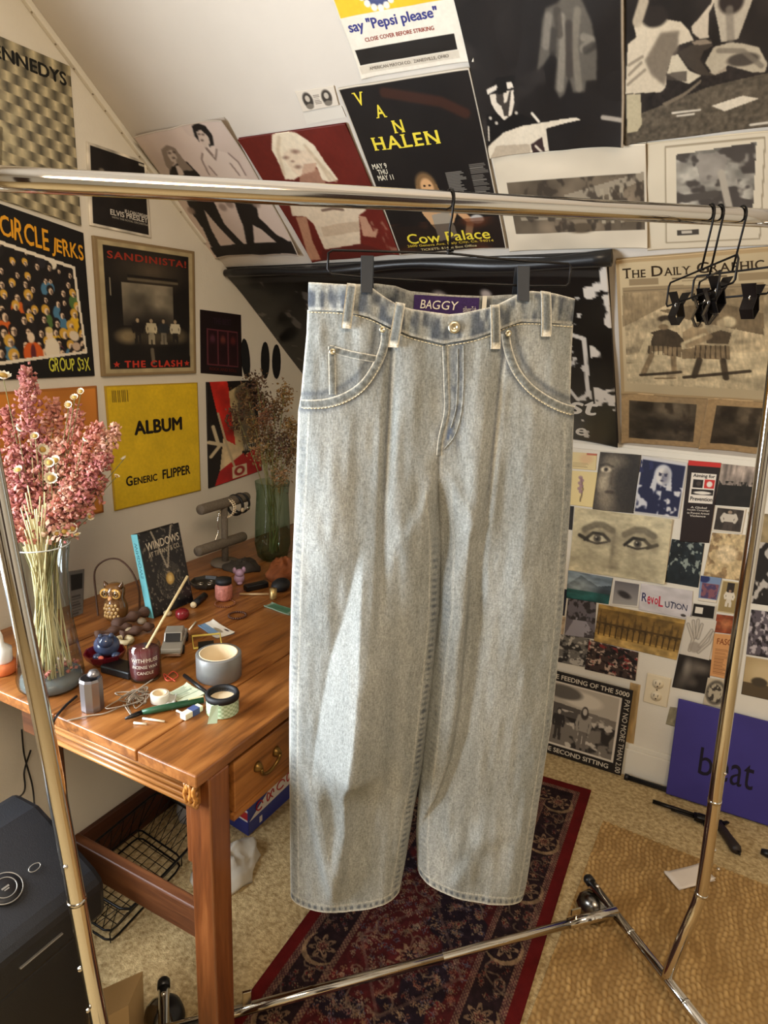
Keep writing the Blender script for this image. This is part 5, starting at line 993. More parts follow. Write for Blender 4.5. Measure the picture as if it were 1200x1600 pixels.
a = Art(70, 44, (56, 66, 74)); a.poly([(0, 0), (1, 0), (1, 0.3), (0.7, 0.4), (0.3, 0.1), (0.0, 0.5)], (110, 124, 134)); a.ell(0.3, 0.5, 0.3, 0.3, (170, 182, 184), 0.8, 0.8); a.rect(0, 0.65, 1, 1, (28, 84, 80), 0.8); a.noise(5, 7, 0.3, 4)
col([(888, 891), (958, 903), (951, 944), (885, 934)], a, 'blue and green picture of a breaking wave', 'picture', 2)
a = Art(44, 44, (120, 118, 116)); a.grad((96, 92, 94), (160, 156, 150)); a.ell(0.45, 0.55, 0.25, 0.12, (50, 46, 46), 1, 0.3, 0.4); a.frame(0.05, (214, 208, 196))
col([(959, 904), (1002, 911), (998, 949), (954, 945)], a, 'small grey snapshot of a dark shape in mist', 'photo', 2, 'photo')
a = Art(84, 48, (196, 190, 190)); a.noise(4, 4, 0.12, 4); a.ell(0.85, 0.9, 0.05, 0.05, (70, 64, 60))
o = col([(1002, 911), (1083, 923), (1080, 968), (998, 952)], a, 'pale card with red and blue hand lettering', 'card', 3, 'card')
write(o, 'R', (0.04, 0.33, 0.14, 0.66), (60, 60, 96), 0.02); write(o, 'evo', (0.15, 0.42, 0.36, 0.72), (190, 50, 70), 0.02, jit=3); write(o, 'L', (0.37, 0.36, 0.46, 0.74), (190, 50, 70), 0.02); write(o, 'UTION', (0.49, 0.48, 0.92, 0.74), (56, 58, 84), 0.01, jit=6)
a = Art(34, 40, (120, 140, 170)); a.rect(0.1, 0.28, 0.95, 0.85, (130, 84, 92)); a.blotch(7, 7, (70, 60, 96), 0.5, 0.1, 0.9, 4, a.box(0.1, 0.3, 0.95, 0.85)); a.rect(0, 0.88, 1, 1, (216, 206, 188)); a.ell(0.2, 0.1, 0.25, 0.16, (40, 50, 96))
col([(1095, 899), (1128, 903), (1119, 942), (1091, 938)], a, 'tiny blue and pink card with a round blue sticker', 'card', 3, 'card')
a = Art(38, 26, (24, 22, 22)); a.rect(0.14, 0.25, 0.46, 0.7, (220, 212, 196)); a.frame(0.04, (206, 198, 184))
col([(1083, 941), (1119, 946), (1116, 968), (1079, 963)], a, 'tiny black photo with one lit white square', 'photo', 3, 'photo')
a = Art(32, 50, (150, 130, 86)); a.rect(0.3, 0.05, 0.7, 0.5, (46, 40, 34)); a.person(0.5, 0.25, 0.8, (150, 120, 96), (34, 28, 24), (214, 204, 184), (206, 196, 176), 0.4); a.frame(0.05, (206, 188, 146))
col([(1129, 906), (1158, 910), (1151, 960), (1120, 955)], a, 'small brown snapshot of a figure in white by a doorway', 'photo', 2, 'photo')
a = Art(46, 60, (104, 98, 104)); a.poly([(0.3, 0.5), (0.6, 0.45), (1, 0.9), (1, 1), (0, 1)], (150, 146, 154)); a.blotch(8, 8, (44, 40, 40), 0.48, 0.1, 0.9, 5, (a.v < 0.55)*1.0); a.blotch(9, 9, (50, 44, 44), 0.55, 0.1, 0.8, 9, ((a.u > 0.65) & (a.v > 0.5))*1.0)
col([(888, 934), (932, 941), (929, 998), (882, 992)], a, 'grey photo of a path between crowds', 'photo', 2, 'photo')
a = Art(130, 64, (158, 126, 66)); a.rect(0, 0.1, 1, 0.75, (112, 86, 44), 0.8)
for k in range(14): x = 0.04+k*0.07; a.poly([(x-0.025, 0.55), (x, 0.12+0.1*(k % 3)), (x+0.025, 0.55)], (84, 64, 34), 0.8); a.rect(x-0.008, 0.5, x+0.008, 0.8, (64, 48, 26))
a.rect(0, 0.46, 1, 0.5, (74, 56, 30)); a.rect(0, 0.82, 1, 1, (176, 144, 84)); a.noise(14, 8, 0.3, 4)
col([(936, 943), (1071, 968), (1057, 1031), (928, 1001)], a, 'sepia photo of a long spired building', 'photo', 3, 'photo')
a = Art(50, 62, (206, 198, 184)); 
for P in ([(0.3, 0.85), (0.35, 0.55), (0.1, 0.2)], [(0.4, 0.5), (0.25, 0.1)], [(0.46, 0.48), (0.4, 0.06)], [(0.5, 0.5), (0.55, 0.15)], [(0.6, 0.7), (0.75, 0.5), (0.9, 0.25)], [(0.6, 0.85), (0.9, 0.55), (0.97, 0.3)]): a.line(P, 0.09, (130, 122, 112), 0.9); a.line(P, 0.05, (196, 186, 170), 0.9)
a.ell(0.45, 0.75, 0.2, 0.14, (150, 140, 128), 0.8)
col([(1073, 962), (1120, 970), (1108, 1031), (1062, 1021)], a, 'white sheet with a line drawing of two hands', 'drawing', 4, 'drawing')
a = Art(32, 28, (130, 62, 36)); a.ell(0.5, 0.5, 0.3, 0.3, (176, 112, 72), 0.8, 0.5); a.noise(6, 6, 0.3, 4)
col([(1120, 959), (1152, 963), (1148, 991), (1116, 987)], a, 'small rust-brown card above the orange text strip', 'card', 3, 'card')
a = Art(34, 66, (206, 150, 96)); a.lines(0.15, 0.34, 0.9, 0.95, 16, (130, 84, 50), 0.6)
o = col([(1116, 989), (1148, 992), (1137, 1061), (1109, 1055)], a, 'orange strip of printed text', 'leaflet', 3, 'leaflet'); write(o, 'FASC', (0.18, 0.1, 0.92, 0.24), (140, 80, 46), 0.02)
a = Art(54, 52, (34, 30, 28)); a.ell(0.35, 0.55, 0.16, 0.4, (110, 102, 92), 0.8, 0.7, 0.4); a.ell(0.7, 0.3, 0.25, 0.14, (120, 110, 98), 0.8, 0.7); a.ell(0.55, 0.75, 0.14, 0.12, (90, 82, 74), 0.8, 0.6); a.ell(0.3, 0.3, 0.1, 0.2, (190, 180, 164), 0.5, 0.7)
col([(1061, 1021), (1115, 1031), (1103, 1084), (1050, 1073)], a, 'dark photo of a smooth curved sculpture beside the outlet', 'photo', 2, 'photo')
a = Art(58, 46, (110, 106, 100)); a.blotch(7, 7, (40, 38, 38), 0.5, 0.08, 0.9, 4); a.blotch(10, 10, (190, 184, 172), 0.6, 0.06, 0.9, 9)
col([(863, 988), (922, 998), (915, 1042), (859, 1031)], a, 'black and white photo of rocks and rubble', 'photo', 3, 'photo')
a = Art(78, 48, (64, 50, 46)); a.blotch(12, 9, (196, 170, 150), 0.57, 0.05, 0.9, 4); a.blotch(9, 8, (130, 44, 44), 0.6, 0.06, 0.9, 8); a.blotch(14, 12, (24, 20, 22), 0.55, 0.06, 0.9, 12)
col([(921, 999), (998, 1019), (993, 1063), (914, 1045)], a, 'colour photo of a crowd with a figure in red', 'photo', 4, 'photo')
for q, c_, lb in (([(886, 790), (897, 791), (894, 828), (881, 826)], (40, 38, 38), 'narrow dark photo at the left edge of the eyes drawing'), ([(874, 919), (887, 921), (882, 962), (869, 960)], (30, 34, 48), 'narrow navy photo at the left edge below the wave picture'), ([(866, 962), (884, 964), (880, 994), (862, 990)], (176, 156, 130), 'narrow beige card beside the path photo'), ([(1169, 800), (1230, 806), (1226, 880), (1172, 873)], (150, 132, 96), 'tan photo right of the rack post')):
    a = Art(20, 40, c_); a.noise(4, 6, 0.3, 4); col(q, a, lb, 'photo', 1, 'photo')
a = Art(50, 70, (34, 30, 28)); a.blotch(6, 6, (196, 188, 176), 0.52, 0.06, 0.9, 5); col([(1180, 846), (1240, 852), (1230, 950), (1172, 942)], a, 'black and white picture of entwined limbs right of the post', 'photo', 2, 'photo')
a = Art(56, 54, (90, 82, 88)); a.blotch(10, 10, (190, 180, 180), 0.55, 0.06, 0.9, 3); a.blotch(9, 9, (36, 32, 36), 0.55, 0.06, 0.9, 6); col([(1174, 952), (1236, 960), (1228, 1032), (1166, 1022)], a, 'grey photo of a dense crowd right of the post', 'photo', 2, 'photo')
a = Art(56, 46, (170, 146, 104)); a.ell(0.5, 0.4, 0.4, 0.35, (206, 184, 140), 0.8, 0.5); a.rect(0, 0.65, 1, 1, (86, 72, 52)); a.ell(0.4, 0.6, 0.2, 0.12, (70, 60, 46)); col([(1166, 1025), (1230, 1036), (1222, 1098), (1158, 1084)], a, 'sepia landscape photo right of the post above the blue sleeve', 'photo', 2, 'photo')
a = Art(34, 42, (190, 176, 150)); a.ell(0.5, 0.5, 0.45, 0.42, (46, 42, 38)); a.ell(0.5, 0.5, 0.38, 0.35, (176, 164, 140)); a.blotch(8, 8, (50, 44, 40), 0.55, 0.06, 0.9, 4, np.hypot(a.u-0.5, a.v-0.5) < 0.38)
col([(1106, 1058), (1138, 1062), (1132, 1106), (1098, 1100)], a, 'small round black and white emblem above the blue sleeve', 'sticker', 4, 'sticker')
# torn tan card strips behind the leaning sleeves
a = Art(20, 50, (176, 146, 98)); a.noise(3, 6, 0.2, 3); col([(985, 1066), (1001, 1070), (985, 1206), (968, 1200)], a, 'strip of torn tan cardboard beside the framed black and white sleeve', 'cardboard', 1, 'card_strip')
a = Art(26, 20, (150, 140, 112)); a.noise(4, 4, 0.2, 3); col([(1047, 1104), (1062, 1106), (1056, 1136), (1040, 1131)], a, 'scrap of grey tape at the left of the blue sleeve', 'tape', 1, 'tape_scrap')
# black and white sleeve standing at the foot of the wall
a = Art(130, 130, (30, 26, 24)); m_ = a.box(0.09, 0.11, 0.90, 0.88); a.mix(m_, (214, 204, 188)); m2 = a.box(0.11, 0.13, 0.88, 0.86); a.mix(m2, (120, 112, 102)); a.poly([(0.11, 0.13), (0.88, 0.13), (0.88, 0.4), (0.11, 0.35)], (176, 166, 150)); a.ell(0.5, 0.26, 0.22, 0.09, (206, 196, 178)); a.ell(0.3, 0.22, 0.2, 0.08, (96, 90, 82))
a.poly([(0.11, 0.35), (0.5, 0.38), (0.5, 0.55), (0.11, 0.58)], (86, 80, 74)); a.blotch(9, 9, (40, 36, 34), 0.52, 0.08, 0.9, 5, m2*(a.v > 0.5)); a.blotch(12, 12, (206, 196, 180), 0.6, 0.06, 0.9, 8, m2*(a.v > 0.42)); a.person(0.55, 0.33, 0.85, (190, 180, 166), (60, 54, 50), (150, 142, 130), (110, 102, 94), 0.12, long=True); a.person(0.28, 0.42, 0.8, (180, 170, 156), (40, 36, 34), (50, 46, 44), (60, 54, 50), 0.1)
xr = ony(990, 1076, -0.02)[0]; C = [vec(xr-0.315, -0.016, 0.318), vec(xr, -0.016, 0.318), vec(xr, -0.024, 0.003), vec(xr-0.315, -0.024, 0.003)]; o = sheet3d('record_sleeve', C, unit(np.cross(C[3]-C[0], C[1]-C[0])), a, 'black and white sleeve with white lettering along its border, standing against the low wall', 'record sleeve', G3, thick=0.004)
write(o, 'THE FEEDING OF THE 5000', (0.10, 0.03, 0.97, 0.085), (206, 196, 178), 0.02); write(o, 'THE SECOND SITTING', (0.1, 0.91, 0.86, 0.965), (206, 196, 178), 0.02)
V, Fc = tmesh('PAY NO MORE THAN 2.00'); lo, hi = V.min(0), V.max(0); t = (V-lo)/np.maximum(hi-lo, 1e-9)
C, Nn, h, cu, sd_ = SHEET[o]; put('lettering', (bil(C, 0.932+0.053*t[:, 1], 0.12+0.86*t[:, 0])[:, :]+Nn*(h+0.0003), Fc), ink((206, 196, 178)), o)
# blue sleeve leaning against the wall, thin black outlines
a = Art(100, 100, (58, 50, 120)); a.noise(3, 3, 0.06, 4)
C = [vec(1.323, -0.010, 0.328), vec(1.641, -0.010, 0.328), vec(1.650, -0.055, 0.010), vec(1.332, -0.055, 0.010)]
Nn = unit(np.cross(C[3]-C[0], C[1]-C[0])); o = sheet3d('record_sleeve', C, Nn, a, 'plain blue record sleeve with black lettering leaning on the low wall', 'record sleeve', G3, thick=0.004, mat_='print')
write(o, 'b', (0.26, 0.42, 0.385, 0.70), (26, 20, 34), -0.004); write(o, 'eat', (0.415, 0.46, 0.745, 0.71), (26, 20, 34), -0.004)
# wall outlet
ol = thing('wall_outlet', (1.255, 0, 0.28), 'cream double wall outlet below the collage', 'outlet')
mat('outlet_plastic', (222, 208, 178), 0.35); mat('outlet_slot', (60, 48, 36), 0.6)
put('cover_plate', MB().box((1.219, -0.006, 0.281), (1.292, 0.0, 0.386)), 'outlet_plastic', ol, bevel=0.003)
for zc in (0.357, 0.313):
    s_ = put('socket', MB().lathe([(0.0165, 0), (0.0165, 0.0025), (0, 0.0028)], 20, (1.256, -0.006, zc), (1, 0, 0), (0, 0, 1), (0, -1, 0)), 'outlet_plastic', ol, True)
    mb = MB(); mb.box((1.2485, -0.0092, zc-0.001), (1.2505, -0.0085, zc+0.008)); mb.box((1.2605, -0.0092, zc-0.001), (1.2625, -0.0085, zc+0.007)); mb.lathe([(0.0025, 0), (0.0, 0.0005)], 10, (1.256, -0.0088, zc-0.008), (1, 0, 0), (0, 0, 1), (0, -1, 0)); put('slot', mb, 'outlet_slot', s_)
put('screw', MB().lathe([(0.003, 0), (0.002, 0.001), (0, 0.001)], 10, (1.256, -0.006, 0.335), (1, 0, 0), (0, 0, 1), (0, -1, 0)), 'chrome', ol)
# ================================================================== floor pieces
# patterned runner rug
RC = [vec(0.565, -0.205, 0), vec(1.116, -0.165, 0), vec(1.160, -1.40, 0), vec(0.615, -1.43, 0)]
a = Art(230, 520, (70, 26, 26)); r = rng(3); u_, v_ = a.u, a.v; ws, hs = 0.55, 1.22
x, y = u_*ws, v_*hs; bx_ = np.minimum(np.minimum(x, ws-x), y)
a.c[:] = (84, 22, 22); NV, BG, RD_ = (30, 24, 32), (128, 102, 78), (86, 26, 26)
def rband(lo, hi, c): a.mix(((bx_ >= lo) & (bx_ < hi)).astype(float), c)
rband(0.030, 0.046, (74, 44, 44)); rband(0.046, 0.118, (36, 24, 26)); rband(0.118, 0.134, (74, 44, 44))
a.mix(((bx_ > 0.030) & (bx_ < 0.046) & (np.sin(x*700)*np.sin(y*700) > 0.1)).astype(float), BG, 0.8); a.mix(((bx_ > 0.118) & (bx_ < 0.134) & (np.sin(x*700+1)*np.sin(y*700) > 0.1)).astype(float), BG, 0.8)
inner = (bx_ >= 0.134).astype(float); a.mix(inner, (68, 25, 25)); a.blotch(5, 11, NV, 0.52, 0.04, 0.9, 12, inner)
def win(cx, cy, R): return slice(max(0, int((cy-R)/hs*519)), int((cy+R)/hs*519)+2), slice(max(0, int((cx-R)/ws*229)), int((cx+R)/ws*229)+2)
def lmix(W, m_, col, al): k = (m_*al)[..., None]; a.c[W] = a.c[W]*(1-k)+np.array(col, float)*k
def flower(cx, cy, R, c1, c2, pet=6):
    W = win(cx, cy, R); xx, yy_ = x[W]-cx, y[W]-cy; d = np.hypot(xx, yy_); th = np.arctan2(yy_, xx); rr = R*(0.72+0.28*np.cos(pet*th)); lmix(W, (d < rr) & (d > rr*0.70), c1, 0.85); lmix(W, d < rr*0.45, c2, 0.9); lmix(W, d < rr*0.18, c1, 1)
def crescent(cx, cy, R, flip, al=.8):
    W = win(cx, cy, R); d = np.hypot(x[W]-cx, y[W]-cy); d2 = np.hypot(x[W]-cx-flip*R*0.12, y[W]-cy+R*0.16); lmix(W, (d < R) & (d2 > R*0.95), (140, 114, 84), al)
def scroll(cx, cy, L_, an, cv, col, wd=.006, al=.7): a.line([((cx+L_*t*math.cos(an+cv*t))/ws, (cy+L_*t*math.sin(an+cv*t))/hs) for t in np.linspace(0, 1.6, 7)], wd, col, al)
for k in range(7):
    yy = 0.11+k*0.195
    for cx, fl in ((0.082, 1), (ws-0.082, -1)):
        for q in range(3): scroll(cx+r.uniform(-.02, .02), yy+0.06+q*0.03, .03, r.uniform(0, 6.3), 2.4*fl, (110, 90, 72))
        flower(cx, yy, 0.034, BG, (96, 50, 44), 7); flower(cx, yy, 0.017, (140, 112, 86), (60, 30, 30), 7); crescent(cx, yy+0.006, 0.046, fl)
        for j in range(22): flower(cx+r.uniform(-.032, .032), yy+0.098+r.uniform(-.05, .05), r.uniform(.004, .009), [BG, (110, 80, 64), (80, 60, 60)][r.randint(3)], RD_, 5)
for k in range(4): flower(0.16+k*0.085, 0.082, 0.024, BG, (96, 50, 44), 7); crescent(0.16+k*0.085, 0.085, 0.034, 1)
for k in range(1500):
    cx, cy = r.uniform(0.14, ws-0.14), r.uniform(0.14, hs); flower(cx, cy, r.uniform(.0035, .0105), [(136, 116, 96), BG, (104, 78, 72), (84, 78, 88), (116, 76, 60)][r.randint(5)], [(96, 34, 34), NV, (120, 90, 62)][r.randint(3)], r.randint(4, 7))
for k in range(40): scroll(r.uniform(0.15, ws-0.15), r.uniform(0.15, hs), .03, r.uniform(0, 6.3), 2.2, (120, 98, 80))
for cy in (0.36, 0.82): 
    d = np.abs(x-ws/2)/0.13+np.abs(y-cy)/0.17; a.mix(((d > 0.95) & (d < 1.02)).astype(float), (96, 74, 66), 0.6); flower(ws/2, cy, 0.035, BG, NV, 8)
a.noise(60, 120, 0.30, 5); a.mix((bx_ < 0.030).astype(float), (88, 20, 19), 0.9); a.noise(20, 40, 0.12, 8)
colmat('rug_pile', 0.95, 0.1, bump=0.6, bscale=500)
sheet3d('rug', RC, vec(0, 0, 1), a, 'dark red patterned runner rug under the jeans', 'rug', thick=0.007, gap=0.0004, mat_='rug_pile', curl=0.0)
# woven straw mat
nx, ny = 340, 480; X0, X1, Y0, Y1 = 1.178, 2.15, -0.292, -1.72
gx, gy = np.meshgrid(np.linspace(0, 1, nx), np.linspace(0, 1, ny)); wx, wy_ = X0+(X1-X0)*gx+(-0.035*gy), Y0+(Y1-Y0)*gy+(-0.07*gx)
jx_ = 0.25*(vnoise(wx*60, wy_*60, 3)-.5); cx, cy = wx/0.0115+0.35*np.sin(wy_/0.02)+jx_, wy_/0.021+0.5*(np.floor(wx/0.0115+0.35*np.sin(wy_/0.02)+jx_) % 2)+jx_; hgt = np.abs(np.sin(cx*math.pi))**0.5*np.abs(np.sin(cy*math.pi))**0.5
n_ = vnoise(np.floor(cx)*0.37, np.floor(cy)*0.41+np.floor(cx)*3.1, 5); zz = 0.002+0.0055*hgt*(0.7+0.6*n_)
cc = vec(130, 98, 56)+(vec(202, 166, 108)-vec(130, 98, 56))*np.clip(0.25+0.9*n_*hgt+0.25*(vnoise(wx*3, wy_*3, 8)-0.5), 0, 1)[..., None]
P = np.stack([wx, wy_, zz], -1); idx = np.arange(nx*ny).reshape(ny, nx); q = np.stack([idx[:-1, :-1], idx[1:, :-1], idx[1:, 1:], idx[:-1, 1:]], -1).reshape(-1, 4)
colmat('straw', 0.9, 0.2, bump=0.3, bscale=600)
put('straw_mat', (P.reshape(-1, 3), q), 'straw', None, True, cc.reshape(-1, 3), label='woven tan straw mat on the carpet beside the red rug', cat='mat')
# white paper on the mat
a = Art(8, 8, (226, 214, 200)); zp = 0.0105; sheet3d('paper', [onz(1037, 1363, zp), onz(1096, 1349, zp), onz(1118, 1376, zp), onz(1061, 1391, zp)], vec(0, 0, 1), a, 'blank white sheet of paper lying on the straw mat', 'paper', thick=0.0006, gap=0.0, curl=0.004)
# long black rod along the wall, toy revolver, dark handle at the right edge
put('metal_rod', MB().tube([onz(976, 1213, 0.009), onz(1290, 1313, 0.009)], 0.0085, 14).tube([onz(976, 1213, 0.009), onz(982, 1215, 0.009)], 0.0105, 14), 'black_plastic', None, True, label='long thin black metal rod lying along the foot of the low wall', cat='rod')
p0, p1 = onz(1020, 1252, 0.016), onz(1128, 1288, 0.016); gx_ = unit((p1-p0)*np.array([1, 1, 0])); gy_ = np.cross((0, 0, 1), gx_)
gun = thing('toy_revolver', vec(p1[0], p1[1], 0), 'black toy revolver lying on the carpet near the blue sleeve', 'toy gun')
L_ = np.linalg.norm(p1-p0); gf = Frame(p0, gx_, gy_, (0, 0, 1)); mat('gun_metal', (38, 34, 30), 0.35, 0.7); mat('gun_grip', (44, 32, 26), 0.5, c2=(30, 22, 18), nscale=90)
put('barrel', MB(gf).tube([(0, 0, 0), (L_*0.62, 0, 0)], 0.0065, 12).tube([(0.006, 0.006, 0), (0.012, 0.009, 0)], 0.002, 6), 'gun_metal', gun, True)
put('ejector_rod', MB(gf).tube([(L_*0.28, -0.011, 0), (L_*0.62, -0.011, 0)], 0.0035, 10), 'gun_metal', gun, True)
put('cylinder', MB(gf).tube([(L_*0.64, -0.004, 0), (L_*0.66, -0.004, 0), (L_*0.88, -0.004, 0), (L_*0.9, -0.004, 0)], [0.010, 0.014, 0.014, 0.011], 12), 'gun_metal', gun, True)
put('frame', MB().prism([(L_*0.6, 0.009), (L_*1.0, 0.012), (L_*1.02, -0.014), (L_*0.9, -0.022), (L_*0.62, -0.018)], Frame(p0, gx_, gy_, (0, 0, 1)), -0.006, 0.006), 'gun_metal', gun)
put('trigger_guard', MB(gf).tube([(L_*0.74, -0.018, 0), (L_*0.76, -0.036, 0), (L_*0.86, -0.040, 0), (L_*0.92, -0.022, 0)], 0.0022, 8), 'gun_metal', gun, True)
put('hammer', MB().prism([(L_*0.98, 0.010), (L_*1.06, 0.022), (L_*1.10, 0.020), (L_*1.04, 0.0)], gf, -0.003, 0.003), 'gun_metal', gun)
ge = [gf(np.array([[0.96*L_, -0.006, 0]]))[0], onz(1150, 1326, 0.016)]; gd = unit((ge[1]-ge[0])*np.array([1, 1, 0]))
put('grip', MB().tube([ge[0]-gd*0.004, ge[0]+gd*0.02, ge[0]+gd*0.05, ge[1], ge[1]+gd*0.012], [0.011, 0.013, 0.013, 0.0155, 0.010], 12), 'gun_grip', gun, True)
put('lanyard_loop', MB().torus(ge[1]+gd*0.018, 0.005, 0.0015, gd, (0, 0, 1), 12, 6), 'gun_metal', gun, True)
put('tool_handle', MB().tube([onz(1189, 1330, 0.012), onz(1200, 1334, 0.013), onz(1240, 1345, 0.013), onz(1290, 1352, 0.011)], [0.008, 0.012, 0.012, 0.008], 12), 'black_plastic', None, True, label='end of a black handle on the mat at the right edge', cat='tool')
# ================================================================== desk
DX, DY0, DY1, DZ = 0.735, -1.535, -0.30, 0.762
desk = thing('desk', (0.37, -0.92, 0), 'old oak desk with a drawer along the left wall', 'desk')
for x0, x1 in ((0.02, 0.205), (0.207, 0.41), (0.412, 0.608), (0.611, DX)):
    put('top_plank', MB().box((x0, DY0, DZ-0.022), (x1, DY1, DZ)), 'oak', desk, bevel=0.0025)
put('apron', MB().box((0.345, DY0+0.014, DZ-0.074), (DX-0.02, DY0+0.030, DZ-0.022)), 'oak_x', desk, bevel=0.002)
for k in range(4): put('moulding', MB().tube([(0.345, DY0+0.013, DZ-0.033-0.011*k), (DX-0.012, DY0+0.013, DZ-0.033-0.011*k)], 0.0042, 8), 'oak_x', desk, True)
put('apron_end', MB().box((0.300, DY0+0.012, DZ-0.076), (0.345, DY0+0.06, DZ-0.022)), 'oak_dark', desk, bevel=0.003)
# chipped corner piece where the moulding meets the leg
mb = MB(); r = rng(4)
for k in range(4): mb.tube([vec(DX-0.034+0.006*k+r.uniform(-.0025, .0025), DY0+0.010+r.uniform(-.002, .003), DZ-0.028-0.009*j) for j in range(3+r.randint(5))], [0.0022+0.0026*r.rand() for j in range(12)][:0] or 0.0036, 6)
mat('chipped_wood', (196, 138, 66), 0.4, c2=(150, 92, 36), nscale=160); put('chipped_corner', mb, 'chipped_wood', desk, True)
for (x0, y0, m2) in ((0.690, DY0+0.028, 'oak_z'), (0.690, DY1-0.06, 'oak_z'), (0.345, DY0+0.030, 'oak_dark'), (0.03, DY1-0.06, 'oak_dark')):
    lg = put('leg', MB().box((x0, y0, 0), (x0+(0.045 if x0 != 0.345 else 0.016), y0+(0.045 if x0 != 0.345 else 0.018), DZ-0.022)), m2, desk, bevel=0.003)
put('leg_block', MB().box((0.678, DY0+0.032, DZ-0.20), (0.690, DY0+0.07, DZ-0.03)), 'oak_z', desk, bevel=0.002)
put('stretcher', MB().box((0.361, DY0+0.040, 0.398), (0.690, DY0+0.062, 0.460)), 'oak_dark', desk, bevel=0.003)
put('side_rail', MB().box((0.700, DY0+0.073, DZ-0.145), (0.716, DY1, DZ-0.022)), 'oak', desk)
for y0, y1 in ((DY0+0.092, -0.93), (-0.90, -0.38)):
    dr = put('drawer', MB().box((0.712, y0, DZ-0.130), (0.728, y1, DZ-0.034)), 'oak', desk, bevel=0.002)
    put('drawer_lip', MB().box((0.722, y0-0.006, DZ-0.140), (0.731, y1+0.006, DZ-0.130)), 'oak', dr)
    for py in (y0+0.085, y1-0.085):
        mat('brass_old', (120, 92, 46), 0.4, 0.8)
        hd = put('bail_pull', MB().tube(arc((0.738, py, DZ-0.078), 0.026, math.pi, 2*math.pi, 10, (0, 1, 0), (0.15, 0, 0.8)), 0.0032, 8), 'brass_old', dr, True)
        mb = MB()
        for q in (-1, 1): mb.lathe([(0.010, 0), (0.008, 0.004), (0.004, 0.010), (0, 0.011)], 12, (0.728, py+q*0.026, DZ-0.076), (0, 1, 0), (0, 0, 1), (1, 0, 0))
        put('pull_plate', mb, 'brass_old', dr, True)
# ================================================================== under the desk
bs = thing('wire_basket', (0.12, -1.15, 0), 'black wire basket lying on the carpet under the desk', 'basket')
F0 = [vec(0.030, -1.055, 0.03), vec(0.215, -1.075, 0.03), vec(0.245, -1.335, 0.03), vec(0.050, -1.335, 0.03)]; ctr = sum(F0)/4
Rm = [ctr+(p-ctr)*1.22+vec(0.035, 0.035, 0.085) for p in F0]
def rr_(P, k=0.12): 
    out = []
    for i in range(4):
        a_, b_, c_ = P[i-1], P[i], P[(i+1) % 4]; out += [b_+(a_-b_)*k, b_+(a_-b_)*k*0.3+(c_-b_)*k*0.3*0.5, b_+(c_-b_)*k]
    return out
put('rim', MB().tube(rr_(Rm, 0.1), 0.0032, 8, closed=True), 'black_wire', bs, True); put('bottom_ring', MB().tube(rr_(F0, 0.1), 0.0026, 8, closed=True), 'black_wire', bs, True)
put('foot_ring', MB().tube([p+vec(0, 0, -0.027) for p in rr_(F0, 0.1)], 0.0026, 8, closed=True), 'black_wire', bs, True)
for i in range(1, 7): t = i/7; put('floor_wire', MB().tube([F0[0]+(F0[1]-F0[0])*t, F0[3]+(F0[2]-F0[3])*t], 0.0011, 5), 'black_wire', bs)
for i in range(1, 10): t = i/10; put('floor_wire', MB().tube([F0[0]+(F0[3]-F0[0])*t, F0[1]+(F0[2]-F0[1])*t], 0.0011, 5), 'black_wire', bs)
for sidx in range(4):
    A0, A1, B0, B1 = F0[sidx], F0[(sidx+1) % 4], Rm[sidx], Rm[(sidx+1) % 4]
    for i in range(9):
        t = i/8
        for dt in (0.13, -0.13):
            t2 = t+dt
            if 0 <= t2 <= 1: put('side_wire', MB().tube([A0+(A1-A0)*t, B0+(B1-B0)*t2], 0.0011, 5), 'black_wire', bs)
for i in range(4): put('corner_wire', MB().tube([F0[i]-vec(0, 0, .027), F0[i], Rm[i]], 0.0016, 6), 'black_wire', bs)
mat('cloth_white', (214, 206, 190), 0.9, c2=(190, 182, 166), nscale=12, bump=0.5); mat('cloth_grey', (176, 172, 168), 0.9, c2=(150, 146, 146), nscale=8)
def lump(name, c, R, seed, mt, label, cat, amp=0.35, flat=0.4):
    r = rng(seed); n, m_ = 26, 14; V = []
    th, ph = np.meshgrid(np.linspace(0, 2*math.pi, n, endpoint=False), np.linspace(0, math.pi/2, m_)); k = 1+amp*(vnoise(th*2.2+seed, ph*3, seed)-0.5)+0.12*np.sin(3*th+seed)
    X = c[0]+R[0]*np.cos(th)*np.cos(ph)*k; Y = c[1]+R[1]*np.sin(th)*np.cos(ph)*k; Z = c[2]+R[2]*np.sin(ph)*k*(0.8+0.4*vnoise(th*3, ph*5, seed+3))
    P = np.stack([X, Y, Z], -1).reshape(-1, 3); F_ = [(j*n+i, j*n+(i+1) % n, (j+1)*n+(i+1) % n, (j+1)*n+i) for j in range(m_-1) for i in range(n)]; F_.append(tuple(range(n-1, -1, -1)))
    return put(name, (P, F_), mt, None, True, label=label, cat=cat)
lump('crumpled_cloth', (0.33, -1.02, 0.0), (0.07, 0.10, 0.05), 3, 'cloth_white', 'crumpled cream cloth on the carpet beside the wire basket', 'cloth')
lump('grey_bundle', (0.10, -0.82, 0.0), (0.09, 0.12, 0.09), 7, 'cloth_grey', 'grey cloth bundle behind the wire basket', 'cloth')
